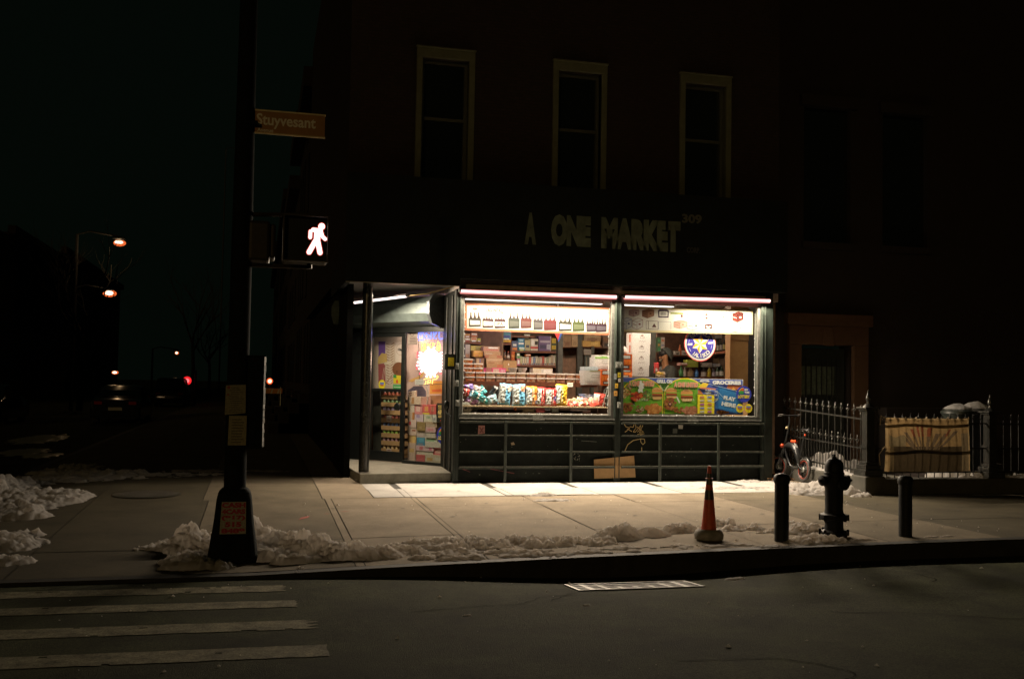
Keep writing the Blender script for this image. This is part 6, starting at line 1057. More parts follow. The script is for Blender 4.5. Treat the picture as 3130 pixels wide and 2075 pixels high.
# neon sign
fr = fd(.06); neon = thing("neon_sign", "glowing neon beer sign with blue script, white bloomed burst and yellow letters", "neon sign", fr.pt(*fr.px(*C1(600, 620))))
BL, YW, RD, WH = EM("blue_neon", (.13, .18, 1.0), 3.5), EM("yellow_neon", (1.0, .56, .16), 2.6), EM("red_neon", (1.0, .12, .14), 2.), EM("white_neon", (1.0, .80, .76), 2.6)
def neon_tubes(name, strokes, mat, r=.007, d=.02):
    mb = MB()
    for s in strokes: mb.tube([fr.pt(*fr.px(*C1(x, y)), d) for x, y in s], r, 6)
    mb.build(name, mat, neon, smooth=True)
neon_tubes("blue_script", [[(518, 480), (522, 412), (535, 470), (548, 412), (556, 482)], [(562, 460), (566, 482), (582, 478), (584, 455), (570, 448), (562, 462)], [(604, 480), (592, 484), (590, 462), (604, 455)], [(606, 412), (606, 484)], [(622, 468), (640, 440), (634, 412), (622, 430), (624, 480), (642, 478)], [(662, 408), (658, 470), (666, 486), (690, 480), (696, 470)], [(520, 492), (555, 490)], [(528, 404), (562, 402)]], BL, .011)
neon_tubes("yellow_letters", [[(540, 570), (540, 515), (556, 515), (556, 570)], [(566, 512), (566, 566), (582, 566), (582, 512)], [(604, 512), (592, 522), (604, 540), (592, 558)], [(616, 565), (616, 508), (632, 516), (618, 535)], [(642, 568), (648, 508), (658, 568)], [(548, 765), (552, 795), (566, 792), (570, 770)], [(580, 792), (584, 766), (600, 764), (598, 784), (584, 782)], [(612, 790), (616, 762), (640, 758), (655, 740)], [(556, 760), (600, 748), (650, 735)], [(664, 560), (666, 520), (650, 500)]], YW, .011)
def circ(cx, cy, rx, ry, n=22): return [(cx + rx * math.cos(6.2832 * k / n), cy + ry * math.sin(6.2832 * k / n)) for k in range(n + 1)]
neon_tubes("burst_with_bloom", [circ(603, 642, 8 + 13 * k, 14 + 18 * k) for k in range(5)] + [[(603 + 62 * math.cos(a), 642 + 84 * math.sin(a)), (603 + (92 + 6 * math.sin(a * 7)) * math.cos(a), 642 + 108 * math.sin(a))] for a in (0, .22, .44, .66, -.22, -.44, -.66, 3.14, 2.92, 2.70, 2.48, 3.36, 3.58, 3.8, 1.57, 1.25, 1.9, -1.3, -1.8)], WH, .021)  # burst tubes thickened and multiplied to paint the sign's bloom
neon_tubes("red_flares", [[(530, 590), (512, 570), (508, 610), (528, 620)], [(528, 640), (504, 660), (506, 690), (530, 680)], [(670, 585), (694, 580), (696, 615), (674, 622)], [(672, 650), (696, 660), (694, 690), (668, 690)], [(540, 705), (525, 725)], [(660, 705), (675, 725)]], RD, .012)
q_ = [fr.pt(*fr.px(*C1(x, 645)), .06) for x in (560, 650)]; lamp(neon, q_[0], q_[1], .35, FD.n + V((0, 0, -.3)), 7.5, (1.0, .62, .42)); q_ = [fr.pt(*fr.px(*C1(x, 645)), -.03) for x in (560, 650)]; lamp(neon, q_[0], q_[1], .3, -FD.n, 2.5, (1.0, .62, .42)); q_ = [fr.pt(*fr.px(*C1(x, 450)), .05) for x in (530, 690)]; lamp(neon, q_[0], q_[1], .08, FD.n + V((0, 0, .2)), .9, (.20, .22, 1.0)); q_ = [fr.pt(*fr.px(*C1(x, 450)), -.02) for x in (530, 690)]; lamp(neon, q_[0], q_[1], .08, -FD.n, 2.2, (.20, .22, 1.0))
mb = MB(); P = [fr.px(*C1(x, y)) for x, y in ((520, 800), (690, 790), (700, 405), (512, 405))]
for a, b in ((0, 1), (1, 2), (2, 3), (3, 0)): mb.tube([fr.pt(*P[a], .0), fr.pt(*P[b], .0)], .006, 6)
mb.build("mounting_frame", m_black, neon); mb = MB(); mb.tube([fr.pt(*fr.px(*C1(x, y)), .01) for x, y in ((568, 800), (580, 850), (578, 900), (572, 936))], .008, 6); mb.build("cord", M("white_cord", (.5, .45, .4), .5), neon, smooth=True)
# box lock and letter plate on the entrance post
t = thing("alarm_box", "small black box with a yellow sticker on the entrance post", "alarm box", (3.12, -.0, 1.95)); c = fy(*C1(733, 640), -.02); MB().box(c.x - .10, -.06, c.z - .13, c.x + .06, .06, c.z + .13).build("case", m_black, t, bevel=.006); MB().col((.72, .58, .03)).box(c.x - .05, -.064, c.z - .07, c.x + .05, -.0605, c.z + .07).build("label_plate", m_paper, t, vc=True)
c = fy(*C1(705, 960), .1); t = thing("hand_lever", "black shutter lever handle beside the entrance post", "lever", c); MB().tube([c, c + V((0, -.05, -.08)), c + V((.06, -.12, -.13))], .022, 8).build("lever", m_black, t, smooth=True); MB().lathe([(.03, 0), (.05, .05), (.045, .12), (.02, .15)], c - V((0, 0, .02)), 12).build("knob", m_black, t, smooth=True)

# ------------------------------------------------------------------ signal pole on the corner
pg = gs(*Q(540, 1262)); PX, PYY = -.20, -6.02; pz = zs(PX, PYY)
pole = thing("signal_pole", "dark steel signal pole with a tapered base standing in snow at the corner", "signal pole", (PX, PYY, pz))
m_pole = M("pole_paint", (.011, .0135, .012), .85, .0, spec=.06, var=.35, scale=12, bump=.08)
mb = MB()
prof = [(-.03, .235, .2), (.05, .235, .2), (.40, .185, .165), (.60, .165, .15), (.66, .15, .135), (.70, .115, .115)]; vs = []; NB = 16
for z, rx, ry in prof:
    for k in range(NB):
        a = RAD(360 * (k + .5) / NB); c, s = math.cos(a), math.sin(a); e = .42; vs.append((PX + rx * (abs(c) ** e) * (1 if c > 0 else -1), PYY + ry * (abs(s) ** e) * (1 if s > 0 else -1), pz + z))
fs_ = [(i * NB + k, i * NB + (k + 1) % NB, (i + 1) * NB + (k + 1) % NB, (i + 1) * NB + k) for i in range(len(prof) - 1) for k in range(NB)] + [tuple(range((len(prof) - 1) * NB, len(prof) * NB))]
mb.add(vs, fs_).build("base", m_pole, pole, bevel=.012)
MB().tube([(PX, PYY, pz + .69), (PX, PYY, pz + 3.0), (PX, PYY, pz + 5.6)], [.105, .10, .085], 20).build("shaft", m_pole, pole, smooth=True)
fr = Fr((PX, PYY - .183, pz + .12), (1, 0, 0), (0, .0975, 1)); x0, z0 = fr.px(*Q(508, 1233)); x1, z1 = fr.px(*Q(570, 1158))
mb = MB(); mb.col((.36, .35, .28)).prism(fr, [(x0 - .005, z0), (x1, z0), (x1 - .006, z1), (x0 + .008, z1)], .012, .0145)
h = (z1 - z0) / 5
for i, s in enumerate(("CASH", "4CARS", "(917)", "515", "8489")): w = .46 if i in (0, 1, 2, 4) else .32; xc = (x0 + x1) / 2; mb.col((.42, .03, .05)).text(fr, s, xc - (x1 - x0) * w, z1 - h * (i + .92), xc + (x1 - x0) * w, z1 - h * (i + .12), .0156, .06)
mb.build("paper_sticker", m_paper, pole, vc=True)
fr = Fr((PX, PYY - .108, 0), (1, 0, 0), (0, 0, 1)); mb = MB(); a = fr.px(*Q(519, 958)); b = fr.px(*Q(569, 888)); mb.col((.26, .24, .16)).prism(fr, [(a[0], a[1]), (b[0], a[1] + .02), (b[0] - .005, b[1]), (a[0] + .003, b[1] - .01)], 0, .002)
rp = random.Random(4)
for k in range(12): z = a[1] + .03 + k * .021; mb.col((.12, .11, .08)).stroke(fr, [(a[0] + .03 + rp.random() * .03, z), (b[0] - .02 - rp.random() * .05, z)], .007, .003)
mb.build("flyer", m_paper, pole, vc=True); mb = MB(); mb.col((.3, .06, .03)).disc(fr, a[0] + .03, b[1] - .03, .016, d=.0032, n=8).disc(fr, a[0] + .026, b[1] - .10, .010, d=.0032, n=8)
mb.build("stamp_print", m_paper, pole, vc=True); mb = MB()
a = fr.px(*Q(526, 1028)); b = fr.px(*Q(570, 960)); mb.col((.30, .27, .17)).prism(fr, [(a[0], a[1]), (b[0], a[1]), (b[0], b[1]), (a[0] + .004, b[1])], .001, .0035)
for k in range(9): z = a[1] + .03 + k * .027; mb.col((.14, .12, .08)).stroke(fr, [(a[0] + .03, z), (b[0] - .02 - rp.random() * .03, z)], .012, .0045)
mb.build("flyer", m_paper, pole, vc=True)
# control cabinet bolted to the pole
cab = thing("control_cabinet", "narrow dark signal control cabinet bolted to the pole with a scuffed right edge", "cabinet", (.0, PYY, 1.4)); A_ = fy(*Q(574, 1036), PYY - .05); B_ = fy(*Q(611, 824), PYY - .05)
MB().box(PX + .09, PYY - .07, A_.z, B_.x, PYY + .32, B_.z).build("case", m_pole, cab, bevel=.006); rp = random.Random(19); mb = MB(); z = A_.z + .02; xe = B_.x
while z < B_.z - .01:
    h_ = rp.uniform(.015, .07); mb.col(rp.choice([(.34, .33, .29), (.16, .17, .15), (.62, .60, .55), (.05, .055, .05)])); w = rp.uniform(.012, .02)
    mb.add([(xe, PYY - .074, z), (xe + w, PYY - .04, z), (xe + w, PYY - .04, min(z + h_, B_.z)), (xe, PYY - .074, min(z + h_, B_.z))], [(0, 1, 2, 3)]); z += h_
mb.build("scuffed_edge", m_paper, cab, vc=True)
MB().box(PX + .085, PYY - .085, B_.z + .001, B_.x + .006, PYY + .33, B_.z + .012).build("roof", m_pole, cab)
# street name sign
A_ = fy(*Q(583, 307), PYY - .02); B_ = fy(*Q(583, 253), PYY - .02); ss = thing("street_sign", "brown Stuyvesant Avenue street name sign high on the pole", "street sign", (A_.x, PYY, A_.z)); z0, z1 = A_.z, B_.z; x0, x1 = A_.x, A_.x + .70
m_sb = M("sign_brown", (.40, .20, .06), .4, var=.12, scale=8); MB().box(x0, PYY - .024, z0, x1, PYY - .018, z1).build("plate", m_sb, ss); mb = MB()
for a, b in ((z1 - .012, z1 + .004), (z0 - .004, z0 + .010)): mb.box(x0 - .006, PYY - .03, a, x1 + .006, PYY - .012, b)
mb.box(x0 - .006, PYY - .03, z0, x0 + .004, PYY - .012, z1); mb.build("rim", M("sign_rim", (.8, .66, .40), .4, .3), ss)
fr = FY(PYY - .0245); m_sw = M("sign_white", (.86, .80, .68), .5, var=.05); h = z1 - z0
MB().text(fr, "Stuyvesant", x0 + .035, z0 + h * .22, x0 + .61, z0 + h * .86, .001, .025).text(fr, "Avenue", x0 + .045, z0 + h * .07, x0 + .20, z0 + h * .235, .001, .02).build("lettering", m_sw, ss)
mb = MB(); mb.box(PX - .02, PYY - .1, z0 + h * .3, x0 + .05, PYY - .026, z0 + h * .45); mb.build("bracket", m_pole, ss)
# pedestrian signal
A_ = fy(*Q(652, 602), PYY - .25); B_ = fy(*Q(760, 501), PYY - .25); ps = thing("pedestrian_signal", "dark pedestrian signal head lit with a white walking figure", "pedestrian signal", ((A_.x + B_.x) / 2, PYY, A_.z))
m_sig = M("signal_housing", (.030, .022, .012), .5, var=.3, scale=12); MB().box(A_.x, PYY - .22, A_.z, B_.x, PYY + .05, B_.z).build("housing", m_sig, ps, bevel=.02)
mb = MB(); t_ = .012
for r in ((A_.x, A_.z, B_.x, A_.z + t_), (A_.x, B_.z - t_, B_.x, B_.z), (A_.x, A_.z + t_, A_.x + t_, B_.z - t_), (B_.x - t_, A_.z + t_, B_.x, B_.z - t_)): mb.box(r[0], PYY - .30, r[1], r[2], PYY - .221, r[3])
mb.build("visor", m_sig, ps); MB().box(A_.x + .02, PYY - .226, A_.z + .02, B_.x - .02, PYY - .221, B_.z - .02).build("lens", M("signal_lens", (.015, .014, .012), .35), ps)
fr = FY(PYY - .227); Z = crop(600, 250, 500 / 1206.); k = lambda P: [fr.px(*Z(x, y)) for x, y in P]; mb = MB()
HALO = MB()  # larger red figure behind the white one, painting its halo
def cap(x0, y0, x1, y1, r):
    a = math.atan2(y1 - y0, x1 - x0); P = [(x0 + r * math.cos(a + math.pi / 2 + t * math.pi / 8), y0 + r * math.sin(a + math.pi / 2 + t * math.pi / 8)) for t in range(9)] + [(x1 + r * math.cos(a - math.pi / 2 + t * math.pi / 8), y1 + r * math.sin(a - math.pi / 2 + t * math.pi / 8)) for t in range(9)]
    mb.poly(fr, k(P)[::-1], .002)
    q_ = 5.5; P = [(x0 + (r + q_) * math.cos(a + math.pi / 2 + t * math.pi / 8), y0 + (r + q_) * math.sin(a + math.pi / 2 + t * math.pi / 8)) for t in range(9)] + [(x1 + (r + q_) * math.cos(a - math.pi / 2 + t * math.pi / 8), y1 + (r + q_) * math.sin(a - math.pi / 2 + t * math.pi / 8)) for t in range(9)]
    HALO.poly(fr, k(P)[::-1], .0008 + len(HALO.f) * .00003)
mb.poly(fr, k(circ(924, 1068, 23, 24, 20)[:-1])[::-1], .002); HALO.poly(fr, k(circ(924, 1068, 28.5, 29.5, 20)[:-1])[::-1], .0006); cap(893, 1105, 890, 1165, 22); cap(862, 1092, 905, 1096, 14); cap(842, 1104, 840, 1148, 12); cap(918, 1100, 930, 1142, 12); cap(930, 1142, 950, 1160, 12); cap(878, 1175, 832, 1256, 17); cap(895, 1175, 912, 1260, 17)
mb.build("walking_figure", EM("walk_light", (1.0, .84, .80), 2.6), ps); HALO.build("figure_halo", EM("walk_halo_light", (1.0, .14, .10), .8), ps)
mb = MB(); mb.tube([(PX + .08, PYY, B_.z + .02), (A_.x + .25, PYY, B_.z + .05), ((A_.x + B_.x) / 2 + .05, PYY - .05, B_.z + .03)], .022, 8); mb.tube([(PX + .08, PYY, A_.z - .03), ((A_.x + B_.x) / 2 + .05, PYY - .05, A_.z - .03)], .022, 8); mb.tube([((A_.x + B_.x) / 2 + .05, PYY - .06, A_.z - .045), ((A_.x + B_.x) / 2 + .05, PYY - .06, A_.z + .02)], .026, 8); mb.build("bracket", m_sig, ps, smooth=True)
A_ = fy(*Q(573, 606), PYY); B_ = fy(*Q(625, 516), PYY); s2 = thing("side_signal", "dark signal head seen from the side between the pole and the lit signal", "signal", ((A_.x + B_.x) / 2, PYY, A_.z)); MB().box(A_.x, PYY - .16, A_.z, B_.x, PYY + .26, B_.z).build("housing", m_sig, s2, bevel=.03); MB().box(B_.x - .004, PYY - .12, A_.z + .04, B_.x + .05, PYY + .22, B_.z - .02).build("visor", m_sig, s2, bevel=.02)

# ------------------------------------------------------------------ cone, bollards, hydrant
p = gs(*Q(1637, 1247)); cn = thing("traffic_cone", "orange traffic cone with two dull bands set in a pale round weight", "traffic cone", p); m_or = M("cone_orange", (.55, .075, .02), .5, var=.2, scale=14); m_band = M("dull_reflective_band", (.065, .06, .04), .35, .2, var=.25, scale=30)
def cr(z): return .017 + (.80 - z) / .74 * .070
c0 = (p.x, p.y, p.z)
MB().lathe([(.03, .05)] + [(cr(z), z) for z in lin(.055, .79, 12)] + [(.0145, .80), (.004, .80)], c0, 28).build("cone_body", m_or, cn, smooth=True)
for a, b in ((.44, .545), (.60, .72)): MB().lathe([(cr(a) + .0015, a), (cr(b) + .0015, b)], c0, 28).build("band", m_band, cn, smooth=True)
MB().lathe([(.05, .0), (.13, .0), (.155, .02), (.16, .06), (.145, .10), (.11, .125), (.085, .11)], c0, 28, sx=1.0).build("weight", M("dirty_white_rubber", (.24, .22, .18), .8, var=.3, scale=12, bump=.3), cn, smooth=True)
MB().lathe([(cr(.665) + .001, .664), (cr(.665) + .012, .668), (cr(.665) + .001, .672)], c0, 20).build("collar", m_or, cn)
m_bol = M("bollard_steel", (.008, .0095, .0075), .6, 0, spec=.3, var=.4, scale=18, bump=.12)
for i, (g_, lab) in enumerate(((Q(1805, 1249), "dark steel bollard with a capped top between the cone and the hydrant"), (Q(2091, 1238), "dark steel bollard right of the hydrant with a lit left edge"))):
    p = gs(*g_); b = thing("bollard", lab, "bollard", p, "steel bollards at the kerb"); s = 1.04 if i == 0 else .97; w = 1.34 if i == 0 else 1.28
    MB().lathe([(.057 * w, 0), (.057 * w, .60 * s)], p, 24).build("post", m_bol, b, smooth=True); MB().lathe([(.0585 * w, .595 * s), (.065 * w, .61 * s), (.066 * w, .65 * s), (.060 * w, .675 * s), (.045 * w, .692 * s), (.02 * w, .699 * s), (.004, .70 * s)], p, 24).build("cap", m_bol, b, smooth=True)
p = gs(*Q(1926, 1238)); hy = thing("fire_hydrant", "black cast iron fire hydrant with side nozzles standing in snow by the kerb", "fire hydrant", p); m_hy = M("hydrant_black", (.0045, .0052, .0045), .6, 0, spec=.22, var=.35, scale=20, bump=.15); k = 1.06
MB().lathe([(r, z * k) for r, z in ((.14, 0), (.145, .03), (.145, .055), (.105, .07), (.10, .12), (.10, .165), (.15, .175), (.155, .20), (.15, .23), (.105, .245), (.098, .28), (.098, .48), (.104, .51), (.122, .54), (.126, .60), (.112, .635), (.108, .65))], p, 32).build("barrel", m_hy, hy, smooth=True)
MB().lathe([(r, z * k) for r, z in ((.112, .65), (.112, .668), (.103, .675), (.102, .735), (.095, .77), (.075, .80), (.045, .815), (.028, .82), (.026, .835), (.004, .836))], p, 32).build("bonnet", m_hy, hy, smooth=True)
mb = MB(); mb.lathe([(.02, .815 * k), (.019, .86 * k)], p, 5); mb.build("operating_nut", m_hy, hy)
for s, r in ((1, .052), (-1, .05)): q2 = V(p) + V((s * .095, -.01, .585 * k)); MB().lathe([(r, 0), (r, .045), (r * 1.15, .047), (r * 1.15, .075), (r * .5, .085), (.016, .087), (.016, .112)], q2, 16, (s, -.15, 0)).build("nozzle", m_hy, hy, smooth=True)
q2 = V(p) + V((.02, -.10, .56 * k)); MB().lathe([(.06, 0), (.06, .04), (.068, .042), (.068, .07), (.02, .08), (.018, .10)], q2, 18, (.1, -1, 0)).build("pumper_nozzle", m_hy, hy, smooth=True)
for zf in (.045, .20):
    for j in range(8): mb = MB(); a = RAD(45 * j + 20); mb.lathe([(.016, -.034), (.016, .034)], (p.x + .15 * math.cos(a), p.y + .15 * math.sin(a), p.z + zf * k), 6); mb.build("flange_bolt", m_hy, hy); 
# ------------------------------------------------------------------ brownstone next door
bs = thing("brownstone_house", "dark brownstone house with a barred ground floor doorway right of the store", "house", (11, .7, 0))
m_bs = M("brownstone", (.015, .0095, .006), .85, var=.2, scale=3, bump=.2, bscale=50); m_bs2 = M("brownstone_surround", (.075, .036, .014), .8, var=.15, scale=5, bump=.15, bscale=40)
mb = MB(); holes_wall(mb, 8.87, 46, 0, 11.5, [(9.82, .2, 10.92, 2.46), (9.9, 4.4, 10.9, 7.0), (11.6, 4.4, 12.6, 7.0)], .70, 1.1); mb.box(8.87, .31, 0, 8.98, .7, 11.5); mb.build("front_wall", m_bs, bs)
mb = MB(); mb.box(9.56, .60, .1, 9.82, .74, 2.46); mb.box(10.92, .60, .1, 11.24, .74, 2.46); mb.box(9.56, .60, 2.46, 11.24, .74, 2.82); mb.box(9.50, .54, 2.82, 11.30, .75, 3.04); mb.box(10.26, .575, 2.44, 10.48, .6, 2.80); mb.build("door_surround", m_bs2, bs, bevel=.012)
mb = MB(); mb.box(9.86, .86, .2, 10.88, .9, 2.40); d_ = mb.build("door", M("dark_door", (.018, .022, .019), .4, var=.3), bs)
fr = FY(.858); mb = MB(); mb.rect(fr, 9.95, 1.52, 10.66, 2.06, .002); mb.build("door_glass", M("curtained_glass", (.10, .125, .10), .2, var=.3, scale=14), d_)
mb = MB()
for x in lin(9.93, 10.70, 8): mb.tube([(x, .82, 1.40), (x, .82, 2.22)], .012, 6)
for z in (1.45, 2.06): mb.box(9.9, .808, z, 10.72, .822, z + .018)
mb.build("window_bars", m_iron, d_)
for x0, x1 in ((9.9, 10.9), (11.6, 12.6)): mb = MB(); mb.box(x0, .82, 4.4, x1, .84, 7.0); w = mb.build("upper_window", m_dglass, bs); MB().box(x0 - .1, .6, 7.0, x1 + .1, .72, 7.2).build("lintel", m_bs, w); MB().box(x0 - .06, .6, 4.28, x1 + .06, .72, 4.4).build("sill", m_bs, w)
mb = MB(); [mb.box(11.5, .7 - .28 * (k + 1), 0, 12.9, .7 - .28 * k, 1.3 - .19 * k) for k in range(6)]; mb.build("stoop", m_bs, bs)
# areaway: stone curb, snow, iron fences
m_stone = M("areaway_stone", (.055, .053, .042), .85, var=.3, scale=5, bump=.35, bscale=50)
cb = thing("areaway_curb", "low grey stone curb wall carrying the iron fences", "curb wall", (9.35, -1, 0)); MB().box(9.22, -2.05, -.05, 9.48, .68, .25).build("side_curb", m_stone, cb, bevel=.02); MB().box(9.5, -2.42, -.05, 17, -2.16, .25).build("front_curb", m_stone, cb, bevel=.02); MB().box(9.14, -2.44, -.05, 9.50, -2.05, .29).build("corner_block", m_stone, cb, bevel=.02)
MB().box(9.48, -2.16, -.04, 17, .69, .05)
struct(MB().box(9.48, -2.16, -.04, 17, .69, .05).build("areaway_floor", m_concrete))
flat = lambda z: (lambda x, y: z)
snow("areaway_snow", [(10.0, .05, .52, .5, .46, 0), (9.85, -.3, .3, .4, .36, 0), (10.5, .2, .4, .35, .3, .1)], .025, base=flat(.05), seed=3.3, rough=.35)
snow("areaway_snow", [(11.3, -1.55, .45, .4, .42, .15), (11.9, -1.5, .5, .4, .2, .4), (9.75, -1.7, .16, .16, .3, 0), (12.6, -1.9, .8, .2, .25, .3)], .025, base=flat(.05), seed=6.3, rough=.6)
snow("curb_snow", [(9.34, -.7, .10, .45, .045, .1), (9.34, -1.55, .10, .42, .05, .0), (11.25, -2.29, .35, .09, .07, .3), (12.2, -2.29, .5, .1, .05, .3), (9.62, -2.28, .09, .07, .03, .2)], .014, base=flat(.25), seed=1.7)
def tilt(y, z): return (.03 + .07 * z) * (y + 2.1) / 2.4
def finial(mb, x, y, z, s=1.0):
    mb.lathe([(.006 * s, 0), (.016 * s, .008 * s), (.007 * s, .018 * s), (.012 * s, .035 * s), (.022 * s, .055 * s), (.016 * s, .075 * s), (.007 * s, .09 * s), (.013 * s, .105 * s), (.008 * s, .125 * s), (.001, .155 * s)], (x, y, z), 8)
    for a in (0, math.pi / 2): mb.tube([(x - .035 * s * math.cos(a), y - .035 * s * math.sin(a), z + .072 * s), (x - .02 * s * math.cos(a), y - .02 * s * math.sin(a), z + .05 * s), (x, y, z + .045 * s), (x + .02 * s * math.cos(a), y + .02 * s * math.sin(a), z + .05 * s), (x + .035 * s * math.cos(a), y + .035 * s * math.sin(a), z + .072 * s)], [.009 * s, .007 * s, .006 * s, .007 * s, .009 * s], 6)
m_fe = M("fence_iron", (.075, .075, .068), .26, .75, var=.3, scale=30, bump=.1)
ff = thing("iron_fence", "black iron picket fence with spear finials running back beside the store", "fence", (9.35, -.8, .25)); FX = 9.35
for z, h, nm in ((.335, .02, "rail"), (.70, .022, "rail"), (1.16, .024, "rail")):
    MB().obox((FX, -.82, z + tilt(-.82, z)), (.014, 0, 0), (0, 1.25, (tilt(.43, z) - tilt(-2.07, z)) / 2), (0, 0, h / 2)).build(nm, m_fe, ff)
n = 14
for i in range(n):
    y = -1.99 + i * 2.38 / (n - 1); mb = MB(); zt_ = 1.235; mb.tube([(FX, y, .26), (FX, y, zt_ + tilt(y, zt_))], .009, 6); finial(mb, FX, y, zt_ + tilt(y, zt_) - .005); mb.build("picket", m_fe, ff, smooth=True)
    if i < n - 1: y2 = y + 2.38 / (n - 1) / 2; mb = MB(); mb.tube([(FX, y2, .26), (FX, y2, .76 + tilt(y2, .76))], .009, 6); finial(mb, FX, y2, .755 + tilt(y2, .755)); mb.build("short_picket", m_fe, ff, smooth=True)
def bigpost(x, y, lab, h=1.62, z0=.29):
    t = thing("fence_post", lab, "fence post", (x, y, z0), "square iron fence posts"); mb = MB()
    mb.box(x - .16, y - .16, z0, x + .16, y + .16, z0 + .10); mb.box(x - .13, y - .13, z0 + .10, x + .13, y + .13, z0 + .17); mb.box(x - .1, y - .1, z0 + .17, x + .1, y + .1, z0 + .22); mb.build("plinth", m_fe, t, bevel=.008)
    zt_ = h - .30; MB().box(x - .072, y - .072, z0 + .22, x + .072, y + .072, zt_).build("shaft", m_fe, t, bevel=.008); mb = MB(); mb.box(x - .09, y - .09, .72, x + .09, y + .09, .77); mb.build("collar", m_fe, t); mb = MB(); mb.box(x - .1, y - .1, zt_, x + .1, y + .1, zt_ + .03); mb.box(x - .13, y - .13, zt_ + .03, x + .13, y + .13, zt_ + .06); mb.build("cap", m_fe, t, bevel=.006)
    MB().lathe([(.09, zt_ + .06), (.06, zt_ + .10), (.025, zt_ + .12), (.022, zt_ + .15), (.04, zt_ + .17), (.042, zt_ + .20), (.028, zt_ + .25), (.012, zt_ + .28), (.016, zt_ + .295), (.002, zt_ + .33)], (x, y, 0), 14).build("finial", m_fe, t, smooth=True)
bigpost(9.32, -2.24, "square iron corner post with an urn finial where the fences meet", 1.60); bigpost(11.53, -2.29, "dark square iron gate post right of the tan banner", 1.56, .25)
f2 = thing("front_fence", "dark iron front fence carrying the banner along the pavement", "fence", (13, -2.29, .25)); segs = ((9.40, 11.45), (11.61, 16.8))
for a, b in segs:
    for z in (.34, .72, 1.12): MB().box(a, -2.30, z - .011, b, -2.275, z + .011).build("rail", m_iron, f2)
xs = [9.47 + .145 * i for i in range(51) if not 11.42 < 9.47 + .145 * i < 11.64]
for i, x in enumerate(xs): mb = MB(); mb.tube([(x, -2.29, .25), (x, -2.29, 1.17)], .009, 6); finial(mb, x, -2.29, 1.165, .7); mb.build("picket", m_iron, f2, smooth=True)
# banner: translucent cloth tied in front of the fence
bx0, bx1, bz0, bz1 = 9.55, 11.10, .36, 1.205; BY = -2.335; nx, ny = 190, 110; mb = MB(); TN = (.19, .125, .055)
def bcol(u, v):
    c = TN
    uu = u + .003 * math.sin(v * 9)
    if v < .47 and .05 < u < .93: c = (.036, .026, .014) if .10 < u else (.10, .072, .034)  # dark lower half paints in the shadow falling on the cloth from behind
    for (ux, vx, w, red) in ((.24, .74, .022, 0), (.32, .80, .018, 1), (.385, .86, .014, 1), (.44, .86, .014, 1), (.53, .83, .028, 1), (.62, .72, .03, 0), (.72, .72, .03, 0), (.77, .80, .014, 1), (.84, .76, .026, 0), (.20, .68, .03, 0)):
        t = (v - .42) / (vx - .42)
        if 0 < t < 1:
            ub = .46 + (ux - .46) * .42; xc = ub + (ux - ub) * t
            if abs(uu - xc) < w * (.5 + .5 * t): c = (.13, .042, .02) if red and v > .66 else (.085, .06, .035)
    if .04 < u < .24 and .47 <= v < .66 + .02 * math.sin(u * 40): c = (.11, .085, .045)
    if u > .9 and v < .72: c = (.12, .09, .05)
    if u < .03 or u > .985 or v > .975: c = (.28, .20, .10)
    return c
P = {}
for i in range(nx + 1):
    for j in range(ny + 1):
        u, v = i / nx, j / ny; sag = .006 * math.sin(u * math.pi * 9) * v; P[i, j] = (bx0 + (bx1 - bx0) * u + .01 * (1 - v) * (u - .5), BY - .012 * math.sin(u * 9 + v * 2) - .02 * math.sin(v * 3) * (1 - v), bz0 + (bz1 - bz0) * v - abs(sag) * .6 - .012 * math.sin(u * math.pi))
for i in range(nx):
    for j in range(ny): mb.col(bcol((i + .5) / nx, (j + .5) / ny)).add([P[i, j], P[i + 1, j], P[i + 1, j + 1], P[i, j + 1]], [(0, 1, 2, 3)])
bn = thing("cloth_banner", "worn tan cloth banner with dark ray-like strokes tied along the front fence", "banner", (bx0, BY, bz0)); mb.build("cloth", VC("banner_cloth", .9, .15, .1, .62, 30), bn, smooth=True, vc=True)
mb = MB()
for u in lin(0, 1, 9): x = bx0 + (bx1 - bx0) * u; mb.tube([(x, BY, bz1 - .015), (x, BY + .01, bz1 + .012), (x, -2.27, bz1 - .04)], .005, 5)
mb.tube([(bx0, BY, bz1 - .02), (bx0 - .05, BY + .02, bz1 + .03), (bx0 - .07, BY + .02, bz1 - .12)], .008, 6); mb.tube([(bx0, BY, .75), (bx0 - .08, BY + .03, .62), (bx0 - .06, BY + .03, .45)], .008, 6); mb.build("ties", M("rope", (.45, .36, .24), .9), bn, smooth=True)
# refuse bins behind the fence, snow on their lids
for x, y, lab in ((11.66, -1.35, "dark lidded refuse bin behind the fence, snow on its lid"), (12.12, -1.2, "second dark refuse bin behind the fence, its lid tilted under snow")):
    t = thing("refuse_bin", lab, "refuse bin", (x, y, .05), "snow-covered refuse bins"); mb = MB(); mb.lathe([(.20, .05), (.21, .1), (.25, 1.22), (.27, 1.25)], (x, y, 0), 20); mb.build("body", m_black, t, smooth=True); MB().lathe([(.275, 1.25), (.27, 1.29), (.18, 1.34), (.03, 1.35)], (x, y, 0), 20).build("lid", m_black, t, smooth=True)
snow("lid_snow", [(11.66, -1.35, .24, .22, .07, 0)], .02, base=flat(1.335), rough=.3, seed=2); snow("lid_snow", [(12.12, -1.2, .26, .22, .09, 0)], .02, base=flat(1.345), rough=.3, seed=4)

